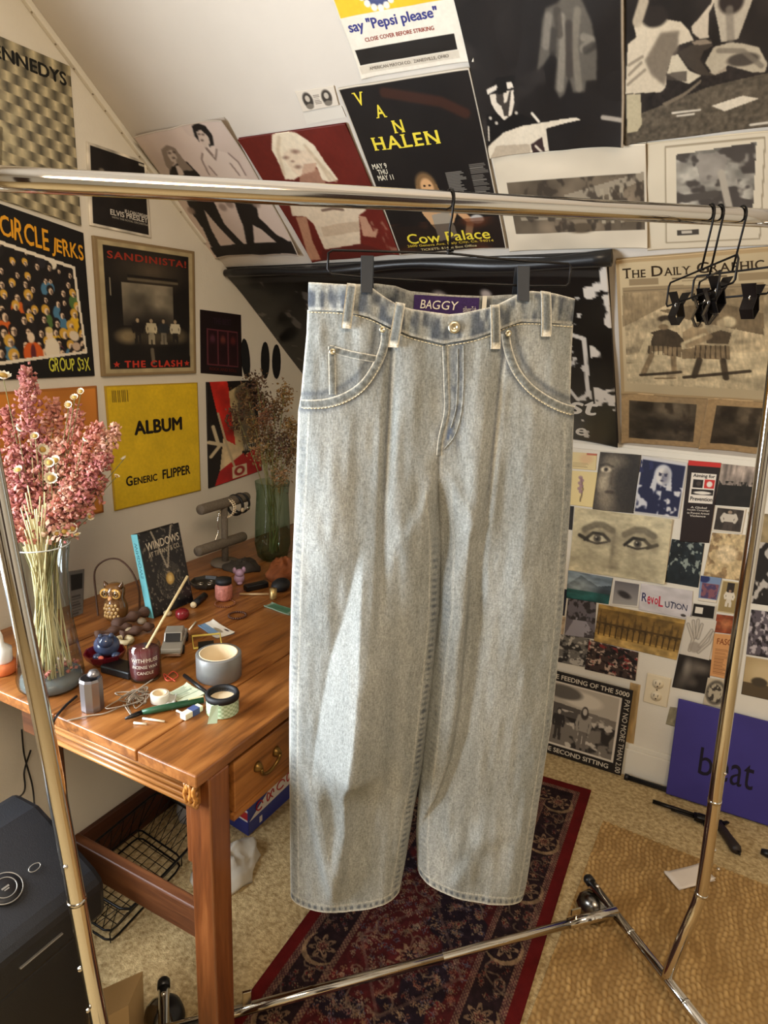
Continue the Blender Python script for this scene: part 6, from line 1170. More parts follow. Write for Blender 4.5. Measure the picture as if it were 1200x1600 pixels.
# blue box with a red and white band
bxo = thing('cardboard_box', (0.29, -0.80, 0), 'glossy blue box with a red and white band under the desk', 'box')
b0 = onz(388, 1307, 0); bl_ = onz(357, 1287, 0); br_ = onz(452, 1248, 0); ex = unit(br_-b0); ey = unit(bl_-b0); LX, LY, HZ = 0.30, 0.105, 0.105
bf = Frame(b0, ex, ey, (0, 0, 1)); mat('box_blue', (34, 50, 132), 0.3, coat=0.4); mat('box_red', (184, 40, 44), 0.35); mat('box_white', (222, 212, 204), 0.4)
put('box_body', MB(bf).box((0, 0, 0), (LX, LY, HZ)), 'box_blue', bxo, bevel=0.002)
put('end_band', MB(bf).box((-0.0008, 0.002, 0.046), (0.0, LY-0.002, 0.052)).box((-0.0008, 0.002, 0.077), (0.0, LY-0.002, 0.083)), 'box_white', bxo)
put('end_band', MB(bf).box((-0.0008, 0.002, 0.052), (0.0, LY-0.002, 0.077)), 'box_red', bxo)
put('side_panel', MB(bf).add([(0.004, -0.0008, 0.045), (LX, -0.0008, 0.06), (LX, -0.0008, HZ-0.004), (0.10, -0.0008, HZ-0.004)], [(0, 1, 2, 3)]), 'box_white', bxo)
mb = MB(bf)
for k in range(5): mb.tube([(0.05+0.05*k+0.014*math.cos(t)*(1+k*.15), -0.0012, 0.072+0.004*k+0.014*math.sin(t*(1+k % 2))) for t in np.linspace(0, 5.5, 14)], 0.0022, 5)
put('script_mark', mb, 'box_red', bxo)
put('white_mark', MB(bf).box((0.05, -0.0008, 0.012), (0.062, 0, 0.032)).box((0.03, 0.03, HZ), (0.1, 0.036, HZ+0.0006)).box((0.06, 0.05, HZ), (0.085, 0.062, HZ+0.0006)), 'box_white', bxo)
# paper shredder
SH = thing('paper_shredder', (0.40, -1.72, 0), 'black plastic paper shredder bin at the lower left beside the desk', 'paper shredder')
mat('shredder_black', (30, 31, 34), 0.42, c2=(26, 27, 30), nscale=4, bump=0.2, bscale=700); mat('silver_ink', (150, 146, 138), 0.35, 0.6)
def rrect(x0, x1, y0, y1, r, n=6):
    P = []
    for cx, cy, a_ in ((x1-r, y1-r, 0), (x0+r, y1-r, 90), (x0+r, y0+r, 180), (x1-r, y0+r, 270)): P += [(cx+r*math.cos(math.radians(a_+90*k/n)), cy+r*math.sin(math.radians(a_+90*k/n))) for k in range(n+1)]
    return P
sx0, sx1, sy0, sy1 = 0.275, 0.505, -1.95, -1.548; n = 28
lo_ = rrect(sx0+0.03, sx1-0.03, sy0+0.03, sy1-0.02, 0.03); hi_ = rrect(sx0, sx1, sy0, sy1, 0.03)
mb = MB(); V = [(p[0], p[1], 0.0) for p in lo_]+[(p[0], p[1], 0.40) for p in hi_]; m_ = len(lo_)
mb.add(V, [tuple(range(m_-1, -1, -1)), tuple(range(m_, 2*m_))]+[(i, (i+1) % m_, m_+(i+1) % m_, m_+i) for i in range(m_)]); put('bin', mb, 'shredder_black', SH, bevel=0.004)
yzf = Frame((0, 0, 0), (1, 0, 0), (0, 0, 1), (0, 1, 0))
head = [(sx0-0.008, 0.40), (sx1+0.006, 0.40), (sx1+0.010, 0.475), (sx1-0.012, 0.492), (sx1-0.125, 0.548), (sx1-0.155, 0.562), (sx0+0.01, 0.562), (sx0-0.010, 0.54)]
put('head', MB().prism(head, yzf, sy0-0.008, sy1+0.012), 'shredder_black', SH, bevel=0.012)
nrm = unit((0.056, 0, 0.113)); tx = unit((0.113, 0, -0.056))
dc = vec(sx1-0.068, -1.665, 0.5205)
dial = put('dial', MB().lathe([(0.026, -0.003), (0.026, 0.004), (0.023, 0.006), (0.0, 0.006)], 28, dc, (0, 1, 0), tx, nrm), 'black_plastic', SH, True)
put('dial_ring', MB().torus(dc+nrm*0.004, 0.026, 0.0012, (0, 1, 0), tx, 32, 6).torus(dc+nrm*0.006, 0.017, 0.0009, (0, 1, 0), tx, 28, 6), 'silver_ink', SH, True)
put('dial_mark', MB().obox(dc+nrm*0.0065, vec(0, 0.006, 0), tx*0.0015, nrm*0.0003).obox(dc+nrm*0.0065+tx*0.004, vec(0, 0.004, 0), tx*0.001, nrm*0.0003), 'silver_ink', SH)
put('button', MB().torus(dc+vec(0, 0.052, 0)+nrm*0.003, 0.010, 0.0009, vec(0, 1, 0), tx*0.6, 20, 6), 'silver_ink', SH, True)
put('feed_slot', MB().box((sx0+0.035, sy0+0.05, 0.561), (sx0+0.047, sy1-0.05, 0.5635)), 'black_plastic', SH)
put('brand_plate', MB().box((sx1+0.0065, -1.70, 0.438), (sx1+0.0125, -1.625, 0.4405)), 'silver_ink', SH, bevel=0.0008)
# cables down the wall
put('cable', MB().tube(spline([onx(34, 1140, 0.02), onx(38, 1180, 0.02), onx(50, 1225, 0.03), onx(54, 1260, 0.05), onx(56, 1300, 0.10)], 8), 0.0022, 6), 'black_plastic', None, True, label='thin black cable hanging down the wall behind the shredder, right one', cat='cable', group='cables on the wall')
put('cable', MB().tube(spline([onx(48, 1172, 0.02), onx(38, 1205, 0.02), onx(36, 1240, 0.06), vec(0.30, -1.60, 0.566), vec(0.34, -1.70, 0.566)], 8), 0.0022, 6), 'black_plastic', None, True, label='thin dark cable looping from the wall over the shredder', cat='cable', group='cables on the wall')
put('paper_bag', MB().add([(0.415, -1.50, 0), (0.47, -1.44, 0), (0.50, -1.50, 0), (0.44, -1.56, 0), (0.41, -1.49, 0.12), (0.465, -1.43, 0.14), (0.49, -1.49, 0.13), (0.435, -1.55, 0.10)], [(3, 2, 1, 0), (0, 1, 5, 4), (1, 2, 6, 5), (2, 3, 7, 6), (3, 0, 4, 7), (4, 5, 6, 7)]), mat('kraft', (176, 146, 100), 0.8), None, label='small tan paper bag on the carpet behind the shredder', cat='bag')
# dark wooden staff in the corner
put('wooden_staff', MB().box((0.12, -0.36, 0.762), (0.145, -0.335, 1.26)), 'oak_dark', None, label='dark wooden post standing behind the dried grasses', cat='post', bevel=0.003)
# ================================================================== on the desk
TZ = DZ+0.0005
def dp(u, v): return onz(u, v, TZ)
# ---- clear glass vase with pink dried flowers
mat('white_glass', (206, 212, 210), 0.1, spec=0.8); mat('base_glass', (150, 154, 152), 0.12, trans=0.5, ior=1.3)
VC = dp(74, 1078)+vec(-0.012, 0.018, 0); VH = 0.272
vase = thing('glass_vase', VC, 'tall clear glass vase of pink dried flowers on the near end of the desk', 'vase')
prof_o = [(0.0, 0.0), (0.050, 0.0), (0.056, 0.006), (0.058, 0.02), (0.053, 0.06), (0.046, 0.12), (0.042, 0.18), (0.044, 0.23), (0.050, VH)]
prof_i = [(0.0475, VH), (0.0415, 0.23), (0.0395, 0.18), (0.0435, 0.12), (0.0505, 0.06), (0.053, 0.026), (0.0, 0.024)]
put('vase_wall', MB().lathe(prof_o, 40, VC, cap=False), 'glass', vase, True); put('vase_rim', MB().torus(VC+vec(0, 0, VH), 0.050, 0.0012, seg=40, rs=6), 'white_glass', vase, True)
put('vase_base', MB().lathe([(0.0, 0.0), (0.049, 0.0005), (0.053, 0.006), (0.051, 0.022), (0.0, 0.024)], 32, VC), 'base_glass', vase, True)
mat('water_stones', (150, 150, 150), 0.3)
colmat('petal', 0.75, 0.15); mat('stem_straw', (216, 204, 156), 0.75, c2=(186, 174, 126), nscale=60, stretch=(1, 1, .2)); mat('daisy_white', (232, 224, 200), 0.7); mat('daisy_eye', (176, 140, 66), 0.8)
OCT_V = np.array([(1, 0, 0), (-1, 0, 0), (0, 1, 0), (0, -1, 0), (0, 0, 1), (0, 0, -1)], float)
OCT_F = [(0, 2, 4), (2, 1, 4), (1, 3, 4), (3, 0, 4), (2, 0, 5), (1, 2, 5), (3, 1, 5), (0, 3, 5)]
def rand_rot(r): 
    q = r.normal(size=(3, 3)); q, _ = np.linalg.qr(q); return q
def to_px(u, v, base, plane_d):
    """point on the ray of pixel (u,v) at the same camera depth as base, pushed by plane_d"""
    d = ray(u, v); t = ((base-CAM)@FWD)+plane_d; return CAM+d*t
PINKS = [(196, 128, 112), (178, 108, 98), (206, 146, 122), (150, 88, 88), (226, 190, 164), (186, 124, 120)]
r = rng(11)
sprigs = [((40, 575), 0.0, 150), ((8, 640), .03, 110), ((25, 700), -.02, 130), ((60, 680), .02, 120), ((85, 625), .03, 90), ((95, 690), .0, 110), ((120, 640), .02, 80), ((150, 665), .0, 120), ((180, 668), .01, 110), ((165, 710), -.02, 110), ((130, 720), .02, 110), ((-30, 700), 0, 110), ((20, 770), -.04, 110), ((-10, 810), -.05, 90), ((110, 760), -.03, 90), ((45, 830), -.05, 90), ((150, 750), -.01, 70)]
for k, (tp, dpth, nb) in enumerate(sprigs):
    tip = to_px(tp[0], tp[1], VC, dpth); rim = VC+vec(r.uniform(-.028, .028), r.uniform(-.028, .028), VH); foot = VC+vec(r.uniform(-.03, .03), r.uniform(-.03, .03), 0.027)
    if np.hypot(*(tip-rim)[:2]) > 0.001: rim = VC+vec(*(unit((tip-VC)*np.array([1, 1, 0]))[:2]*0.028), VH)+vec(r.uniform(-.01, .01), r.uniform(-.01, .01), 0)
    pts = spline([foot, foot*0.4+rim*0.6-vec(0, 0, .02), rim, rim*0.45+tip*0.55, tip], 6)
    t_ = thing('dried_flower', foot, 'stem of tiny pink dried blossoms in the clear glass vase', 'dried flower', 'pink dried flowers in the clear vase')
    put('stem', MB().tube(pts, [0.0017-0.0009*i/len(pts) for i in range(len(pts))], 5), 'stem_straw', t_, True)
    mb = MB(); n0 = int(len(pts)*0.52); tone = np.array(PINKS[r.randint(len(PINKS))], float)
    Lb = 0.05+0.0006*nb
    ax = unit(pts[-1]-pts[-8])
    hi_p = pts[pts[:, 2] > VC[2]+VH+0.015]; hi_p = hi_p if len(hi_p) > 3 else pts[-6:]; cum = np.linspace(0, 1, len(hi_p)); lo_s = max(0.0, 1-Lb*2.0/max(1e-6, np.linalg.norm(hi_p[-1]-hi_p[0])))
    for j in range(int(nb*3.6)):
        s_ = lo_s+(1-lo_s)*r.beta(1.2, 1.0); c = np.array([np.interp(s_, cum, hi_p[:, q]) for q in range(3)])+np.clip(r.normal(size=3), -1.6, 1.6)*np.array([1, 1, .7])*(0.0125*(1.25-s_)+0.0045)
        c[2] = max(c[2], VC[2]+VH+0.006); R = rand_rot(r); sc_ = np.array([1, 0.8, 0.5])*r.uniform(0.0034, 0.0078); mb.col = np.clip(tone*0.55+np.array(PINKS[r.randint(6)])*0.45+r.normal()*12, 40, 245); mb.add(OCT_V*sc_@R+c, OCT_F)
    put('blossoms', mb, 'petal', t_, False, True)
# daisies
fdv = unit((CAM-VC)*np.array([1, 1, 0])); mat('grass_green', (132, 128, 80), 0.85, c2=(100, 98, 60), nscale=40)
pm = MB(); nP = 11
for i in range(nP):
    a_ = 2*math.pi*i/nP; d_ = vec(math.cos(a_), math.sin(a_), 0); e_ = vec(-math.sin(a_), math.cos(a_), 0); pm.add([d_*0.004-e_*0.0012, d_*0.004+e_*0.0012, d_*0.0075+e_*0.0026+vec(0, 0, .004), d_*0.0095+vec(0, 0, .0055), d_*0.0075-e_*0.0026+vec(0, 0, .004)], [(0, 4, 3, 2, 1)])
cm = MB().sph((0, 0, 0.0015), (0.0048, 0.0048, 0.003), 10, 6)
_p = put('petals', pm, 'daisy_white'); _c = put('flower_eye', cm, 'daisy_eye', None, True); PME, CME = _p.data, _c.data
pb, cb = BASE[_p], BASE[_c]; bpy.data.objects.remove(_p); bpy.data.objects.remove(_c)
for i_, (tp, dpth, s_) in enumerate([((66, 703), -.06, 1.15), ((78, 723), -.06, 1.0), ((88, 720), -.05, 1.0), ((80, 748), -.06, 1.25), ((82, 800), -.05, 1.0), ((100, 831), -.06, 1.1), ((114, 826), -.05, 1.1), ((35, 840), -.06, 1.1), ((5, 590), -.02, 1.5), ((55, 682), -.05, .8), ((117, 622), -.01, .8), ((127, 612), 0, .7), ((108, 633), -.01, .8), ((194, 717), -.01, .7), ((182, 745), -.01, .6), ((140, 808), -.03, .8), ((122, 847), -.05, .7), ((90, 845), -.06, .8), ((30, 735), -.06, .9), ((28, 672), -.05, .8), ((131, 688), -.05, .7), ((157, 754), -.03, .8), ((62, 856), -.06, .8), ((88, 862), -.05, .8)]):
    tip = to_px(tp[0], tp[1], VC, dpth); hd = unit((tip-VC)*np.array([1, 1, 0])+1e-6); rim = VC+hd*0.03+vec(0, 0, VH)+vec(r.uniform(-.008, .008), r.uniform(-.008, .008), 0); foot = VC-hd*0.025+vec(r.uniform(-.02, .02), r.uniform(-.02, .02), 0.027)
    if tip[2] < VC[2]+VH+0.012: tip = tip+vec(0, 0, 0.012)
    t_ = thing('dried_daisy', foot, 'white dried daisy among the pink flowers in the clear vase', 'dried flower', 'white daisies in the clear vase')
    put('stem', MB().tube(spline([foot, foot*0.4+rim*0.6, rim, rim*0.5+tip*0.5-vec(0, 0, .004)-fdv*.012, tip], 5), 0.0008, 5), 'grass_green', t_, True)
    z_ = unit(unit(CAM-tip)*0.7+vec(r.normal()*.5, r.normal()*.5, 0.5)); q = Vector(tuple(z_)).to_track_quat('Z', 'Y').to_euler()
    for nm, me in (('petals', PME), ('flower_eye', CME)):
        o = bpy.data.objects.new(nm, me); COL.objects.link(o); o.parent = t_; o.location = tuple(tip-foot); o.rotation_euler = q; o.scale = (s_,)*3
# loose bare stems standing in the vase
for k in range(34):
    a_ = r.uniform(0, 6.28); foot = VC+vec(0.035*math.cos(a_), 0.035*math.sin(a_), 0.027)*np.array([1, 1, 1]); tp = VC+vec(-0.030*math.cos(a_)*r.uniform(.2, 1), -0.030*math.sin(a_)*r.uniform(.2, 1), VH+r.uniform(.0, .1))
    put('bare_stem', MB().tube(spline([foot, (foot+tp)/2+vec(r.uniform(-.005, .005), r.uniform(-.005, .005), 0), tp], 5), 0.0013, 5), 'stem_straw', None, True, label='bare straw-coloured stem standing in the clear vase', cat='stem', group='bare stems in the clear vase')
mb = MB(); 
for j in range(60): mb.col = PINKS[r.randint(6)]; mb.add(OCT_V*r.uniform(.002, .005)@rand_rot(r)+VC+vec(r.uniform(-.04, .04), r.uniform(-.04, .04), 0.028+abs(r.normal())*0.012), OCT_F)
put('fallen_petals', mb, 'petal', None, False, True, label='fallen pink petals at the bottom of the clear vase', cat='petals', kind='stuff')
# ---- tall greenish vase of dried grasses
GC = dp(428, 878)+vec(-0.02, 0.02, 0); GH = 0.235
gv = thing('green_glass_vase', GC, 'pale green glass vase of brown dried grasses behind the jeans', 'vase')
put('vase_wall', MB().lathe([(0, 0), (0.030, 0), (0.044, 0.012), (0.052, 0.05), (0.050, 0.12), (0.046, 0.2), (0.050, GH)], 32, GC, cap=False), 'green_glass', gv, True)
mat('grass_brown', (138, 112, 70), 0.85, c2=(100, 78, 48), nscale=40); mat('grass_green', (132, 128, 80), 0.85, c2=(100, 98, 60), nscale=40)
BR = [(120, 96, 60), (96, 76, 56), (150, 118, 70), (84, 66, 60), (160, 132, 92), (140, 96, 76)]
for k, (tp, dd) in enumerate([((385, 610), .0), ((400, 590), .02), ((412, 640), -.03), ((395, 655), -.03), ((368, 640), .0), ((430, 630), .0), ((445, 605), .02), ((420, 665), -.04), ((440, 680), -.03), ((455, 655), 0), ((452, 700), -.03), ((438, 735), -.05), ((405, 690), -.04), ((425, 700), .0), ((462, 680), -.02), ((410, 615), .03)]):
    tip = to_px(tp[0], tp[1], GC, dd); foot = GC+vec(r.uniform(-.02, .02), r.uniform(-.02, .02), 0.018); rim = GC+unit((tip-GC)*np.array([1, 1, 0])+1e-6)*0.03+vec(r.uniform(-.012, .012), r.uniform(-.012, .012), GH)
    t_ = thing('dried_grass', foot, 'stem of brown dried grass in the green vase', 'dried grass', 'dried grasses in the green vase')
    put('stem', MB().tube(spline([foot, (foot+rim)/2+vec(r.uniform(-.01, .01), r.uniform(-.01, .01), 0), rim, (rim+tip)/2, tip], 5), 0.0014, 5), 'grass_green', t_, True)
    mb = MB(); tone = np.array(BR[r.randint(6)], float)
    for j in range(190):
        mb.col = np.clip(tone*0.6+np.array(BR[r.randint(6)])*0.4+r.normal()*8, 20, 230); s_ = r.rand(); c = tip+r.normal(size=3)*0.013-vec(0, 0, 0.05*s_); mb.add(OCT_V*np.array([1, .5, .4])*r.uniform(.003, .0075)@rand_rot(r)+c, OCT_F)
    put('seed_head', mb, 'petal', t_, False, True)
# ---- jewellery stand
JC = onz(351, 893, TZ); JC = vec(0.125, JC[1]+(0.125-JC[0])*0.3, TZ); JC = vec(0.125, -0.790, TZ)
mat('stand_velvet', (112, 102, 88), 0.85, c2=(96, 86, 74), nscale=200); js = thing('jewellery_stand', JC, 'grey two-bar jewellery stand with bracelets by the wall', 'jewellery stand')
bar = lambda a_, b_, rad: MB().tube([onx(*a_, JC[0]), onx(*a_, JC[0])*0.97+onx(*b_, JC[0])*0.03, onx(*b_, JC[0])*0.97+onx(*a_, JC[0])*0.03, onx(*b_, JC[0])], [rad*0.9, rad, rad, rad*0.9], 18)
put('top_bar', bar((312, 797), (386, 776), 0.0145), 'stand_velvet', js, True); put('lower_bar', bar((308, 862), (381, 838), 0.0145), 'stand_velvet', js, True)
pt, pbm = onx(350, 785, JC[0]), vec(JC[0], 0, TZ); pbm[1] = pt[1]
put('post', MB().tube([pt, pbm], 0.0095, 14), 'stand_velvet', js, True); put('base', MB().lathe([(0.04, 0), (0.042, 0.004), (0.04, 0.010), (0, 0.011)], 24, pbm), 'stand_velvet', js, True)
mat('pearl', (226, 208, 176), 0.25, coat=0.4)
def beads(c, R, ax, ay, n, br, mt, label, cat='bracelet', nm='bead_bracelet', base=None):
    t_ = thing(nm, c if base is None else base, label, cat)
    for k in range(n): a_ = 2*math.pi*k/n; put('bead', MB().sph(c+np.asarray(ax)*R*math.cos(a_)+np.asarray(ay)*R*math.sin(a_), br, 8, 6), mt, t_, True)
bc = onx(352, 790, JC[0]); beads(bc+vec(0, 0.0, -0.008), 0.026, unit((1, 0.25, 0)), (0, 0.1, 1), 26, 0.0032, 'pearl', 'pearl bead bracelet on the top bar of the jewellery stand, left strand'); beads(bc+vec(0, 0.009, -0.007), 0.025, unit((1, 0.25, 0)), (0, 0.1, 1), 26, 0.0028, 'pearl', 'pearl bead bracelet on the top bar of the jewellery stand, right strand')
for k, (uu, tl, lb) in enumerate(((367, 0.2, 'wide dark leather bracelet on the jewellery stand'), (376, 0.5, 'dark leather cuff at the right of the jewellery stand'))):
    c = onx(uu, 784-k*3, JC[0])+vec(0, 0, -0.010); t_ = thing('leather_bracelet', c, lb, 'bracelet'); put('band', MB().tube([c+vec(1, tl, 0)/math.hypot(1, tl)*0.025*math.cos(q)+vec(0, 0, 1)*0.028*math.sin(q) for q in np.linspace(0, 6.28, 25)[:-1]], 0.0045-0.001*k, 6, closed=True), 'black_soft', t_, True)
    put('snap', MB().lathe([(0.007, 0), (0.006, .003), (0, .003)], 12, c+vec(0.027, 0, -0.010), (0, 1, 0), (0, 0, 1), (1, 0, 0)), 'chrome' if k else 'pearl', t_, True)
put('silver_chain', MB().tube(spline([onx(343, 800, JC[0]+0.02), onx(340, 815, JC[0]+0.02), onx(341, 830, JC[0]+0.02), onx(336, 845, JC[0]+0.02)], 8), 0.0016, 6), 'chrome', None, True, label='thin silver chain hanging from the jewellery stand', cat='necklace')
# ---- book leaning on the wall
bl0, br0 = dp(241, 966), dp(301, 940); bw = 0.125; by = unit((br0-bl0)*np.array([1, 1, 0])); bo = bl0; lean = unit(vec(-0.24, 0.03, 1.0)); hB = 0.198
bn = unit(np.cross(by, lean)); 
if bn[0] < 0: bn = -bn
book = thing('book', bo, 'black hardback book with a turquoise spine leaning on the wall', 'book'); mat('book_black', (24, 22, 26), 0.35, c2=(34, 32, 36), nscale=20); mat('book_teal', (104, 176, 184), 0.5); mat('book_pages', (220, 210, 190), 0.8)
tk = 0.020; bF = Frame(bo-bn*tk, by, lean, bn)
put('cover', MB(bF).box((0, 0, tk-0.002), (bw, hB, tk)).box((0, 0, 0), (bw, hB, 0.002)), 'book_black', book, bevel=0.0006); put('pages', MB(bF).box((0.003, 0.003, 0.002), (bw-0.003, hB-0.003, tk-0.002)), 'book_pages', book)
sp_ = put('spine', MB(bF).box((-0.0025, 0, 0), (0.0, hB, tk)), 'book_teal', book, bevel=0.0008)
CB = [bF(np.array([q]))[0] for q in ((0, hB, tk), (bw, hB, tk), (bw, 0, tk), (0, 0, tk))]; aa = Art(60, 90, (24, 22, 26)); aa.noise(6, 8, 0.3, 3)
for k in range(9): t = np.linspace(0, 5.4, 20)+k*0.7; aa.line([(0.53+(0.12+0.022*k)*math.cos(q), 0.63+(0.09+0.018*k)*math.sin(q)) for q in t], 0.008, (150, 142, 120), 0.45)
aa.ell(0.54, 0.62, 0.10, 0.075, (196, 160, 84)); aa.ell(0.54, 0.62, 0.05, 0.04, (226, 200, 130)); aa.line([(0.30, 0.02), (0.42, 0.25), (0.52, 0.48)], 0.03, (190, 180, 160), 0.8); aa.line([(0.80, 0.0), (0.66, 0.22), (0.54, 0.48)], 0.03, (190, 180, 160), 0.8); aa.blotch(30, 30, (170, 160, 140), 0.7, 0.04, 0.6, 4)
jk = sheet3d('jacket_print', CB, bn, aa, None, None, parent=book, thick=0.0003, gap=0.0002, mat_='print_gloss')
SHEET[jk] = (np.array(CB), bn, 0.0006, 0.0, 1)
def write_on(sh, parent, *p, **k):
    o = write(sh, *p, **k); return o
write(jk, 'WINDOWS', (0.12, 0.13, 0.94, 0.225), (214, 204, 184), 0.012, tilt=-0.02); write(jk, 'AT TIFFANY & CO.', (0.14, 0.25, 0.92, 0.31), (190, 180, 160), 0.01, tilt=-0.02)
CS = [bF(np.array([q]))[0] for q in ((-0.0027, hB, 0), (-0.0027, hB, tk), (-0.0027, 0, tk), (-0.0027, 0, 0))]
V, Fc = tmesh('WINDOWS'); lo_2, hi_2 = V.min(0), V.max(0); t = (V-lo_2)/np.maximum(hi_2-lo_2, 1e-9); put('lettering', (bil(np.array(CS), 0.3+0.45*(1-t[:, 1])*1.0, 0.10+0.42*t[:, 0])-by*0.0002, Fc), ink((40, 90, 100)), book)
# grey booklet and disc behind
a = Art(24, 60, (120, 116, 112)); a.rect(0.1, 0.06, 0.9, 0.32, (44, 42, 42)); a.lines(0.1, 0.4, 0.9, 0.95, 12, (70, 66, 66), 0.8)
pq = [onx(106, 893, 0.06), onx(131, 889, 0.05), onx(128, 985, 0.10), onx(112, 992, 0.10)]; sheet3d('booklet', pq, unit((1, -.2, .2)), a, 'narrow grey printed booklet standing behind the clear vase', 'booklet', thick=0.003, gap=0.0)
# ---- owl with a leather handle
OC = dp(182, 966)+vec(0, 0, 0); owl = thing('owl_ornament', OC, 'brown glazed ceramic owl with a leather strap handle', 'ornament')
cf = yawframe(OC, math.atan2(*(CAM-OC)[[1, 0]])-0.5, 1.0)     # x of this frame faces the room
mb = MB(cf); mb.col = (112, 78, 44); prof = [(0.0, 0), (0.020, 0.0), (0.026, 0.012), (0.027, 0.028), (0.023, 0.042), (0.0195, 0.050), (0.022, 0.060), (0.023, 0.072), (0.018, 0.082), (0.008, 0.086), (0, 0.086)]; mb.lathe(prof, 22)
put('body', mb, 'glazed', owl, True, True)
mb = MB(cf); mb.col = (90, 60, 32)
for q in (-1, 1): mb.lathe([(0.008, 0), (0.005, .010), (0, .018)], 10, (0.004, q*0.014, 0.076), (1, 0, 0), (0, 1, 0), unit((0, q*.5, 1)))
put('ear', mb, 'glazed', owl, True, True)
for q in (-1, 1):
    mb = MB(cf); mb.col = (206, 160, 84); mb.lathe([(0.0125, 0), (0.0115, .003), (0, .0035)], 18, (0.0185, q*0.0115, 0.067), (0, 1, 0), (0, 0, 1), unit((1, q*.45, 0.1)));
    e_ = put('eye_disc', mb, 'glazed', owl, True, True); mb = MB(cf); mb.col = (60, 38, 20); mb.torus(vec(0.0222, q*0.0130, 0.0673), 0.006, 0.0011, (0, 1, 0), (0, 0, 1), 16, 6); mb.sph((0.0222, q*0.0130, 0.0673), 0.0032, 8, 6); put('pupil', mb, 'glazed', owl, True, True)
mb = MB(cf); mb.col = (226, 170, 120); mb.lathe([(0.005, 0), (0.004, .004), (0, .009)], 10, (0.022, 0, 0.058), (0, 1, 0), (0, 0, 1), unit((1, 0, -.5))); put('beak', mb, 'glazed', owl, True, True)
mb = MB(cf); mb.col = (176, 140, 84)
for rw in range(4):
    for k in range(5-rw % 2): an = (k-2+0.5*(rw % 2))*0.32; rr2 = 0.0262-0.001*abs(rw-1); mb.sph((rr2*math.cos(an), rr2*math.sin(an), 0.014+rw*0.0085), (0.0025, 0.0042, 0.0045), 8, 6)
put('breast_feathers', mb, 'glazed', owl, True, True)
hp = spline([to_px(154, 968, OC, .01), to_px(150, 930, OC, .02), to_px(148, 893, OC, .02), to_px(163, 876, OC, .02), to_px(185, 874, OC, .02), to_px(205, 892, OC, .02), to_px(217, 922, OC, .02), to_px(218, 958, OC, .02)], 6)
put('strap_handle', MB().tube(hp, 0.0022, 6), mat('leather', (70, 44, 26), 0.6), owl, True)
# ---- driftwood, stones
mat('driftwood', (92, 66, 52), 0.8, c2=(70, 48, 38), nscale=40, stretch=(1, 1, 6))
for k, (a_, b_, rd, lb) in enumerate((((178, 985), (230, 963), 0.013, 'thick brown driftwood stick in front of the owl'), ((150, 1000), (205, 985), 0.010, 'short brown driftwood piece behind the blue ornament'), ((190, 1000), (240, 985), 0.011, 'brown driftwood piece beside the silver toy car'))):
    p, q = dp(*a_)+vec(0, 0, rd), dp(*b_)+vec(0, 0, rd); P = spline([p, (p+q)/2+vec(.004, .003, .003), q], 6); put('driftwood', MB().tube(P, [rd*(0.75+0.3*math.sin(i*1.3+k)) for i in range(len(P))], 9), 'driftwood', None, True, label=lb, cat='driftwood')
for k, (u, v, R, c, lb) in enumerate(((205, 992, .014, (150, 132, 104), 'pale pebble beside the driftwood'), (222, 975, .012, (120, 104, 82), 'grey-brown pebble near the book'), (262, 962, .011, (170, 150, 116), 'cream pebble in front of the book'))):
    p = dp(u, v); put('pebble', MB().sph(p+vec(0, 0, R*.6), (R, R*.8, R*.6), 12, 8), mat('pebble%d' % k, c, 0.7), None, True, label=lb, cat='stone')
# cut geode ring
p = dp(195, 1004); put('stone_slice', MB().torus(p+vec(0, 0, .006), 0.016, 0.006, (1, 0, 0), (0, .8, 0), 20, 8), mat('geode', (206, 190, 150), 0.5, c2=(150, 134, 100), nscale=60), None, True, label='pale ring-shaped stone slice beside the driftwood', cat='stone')
# ---- blue glazed ornament on a dark red glass dish
p = dp(165, 1036); RDish = thing('glass_dish', p, 'dark red faceted glass dish on the desk', 'dish'); mat('red_glass', (126, 30, 44), 0.08, trans=0.55, ior=1.5)
put('bowl', MB().lathe([(0, 0), (0.022, 0), (0.034, 0.012), (0.040, 0.026), (0.037, 0.026), (0.031, 0.014), (0, 0.006)], 9, p), 'red_glass', RDish)
p2 = p+vec(-0.008, 0.012, 0.026); bo_ = thing('blue_ornament', p2-vec(0, 0, .019), 'shiny slate-blue ceramic frog ornament resting in the red dish', 'ornament'); mat('blue_glaze', (62, 74, 104), 0.12, coat=0.6)
put('body', MB().sph(p2+vec(0, 0, .006), (0.027, 0.024, 0.022), 18, 12), 'blue_glaze', bo_, True); put('head', MB().sph(p2+vec(.012, -.012, .022), (0.016, 0.015, 0.013), 14, 10), 'blue_glaze', bo_, True)
for q in (-1, 1): put('eye', MB().sph(p2+vec(.014+q*.007, -.012+q*.007, .034), 0.005, 10, 8), 'blue_glaze', bo_, True); put('foot', MB().sph(p2+vec(.018+q*.012, -.016+q*.012, -.006), (0.009, 0.009, 0.006), 10, 8), 'blue_glaze', bo_, True)
put('black_case', MB().obox(dp(190, 1050)+vec(0, 0, .008), vec(.035, .004, 0), vec(-.004, .020, 0), vec(0, 0, .008)), 'black_plastic', None, label='flat black case beside the candle jar', cat='case', bevel=0.003)
put('wax_chip', MB().sph(dp(167, 1042)+vec(0, -.012, .024), (.006, .005, .004), 8, 6), mat('wax_pink', (226, 120, 100), 0.4), None, True, label='small pink wax drop at the rim of the red dish', cat='wax')
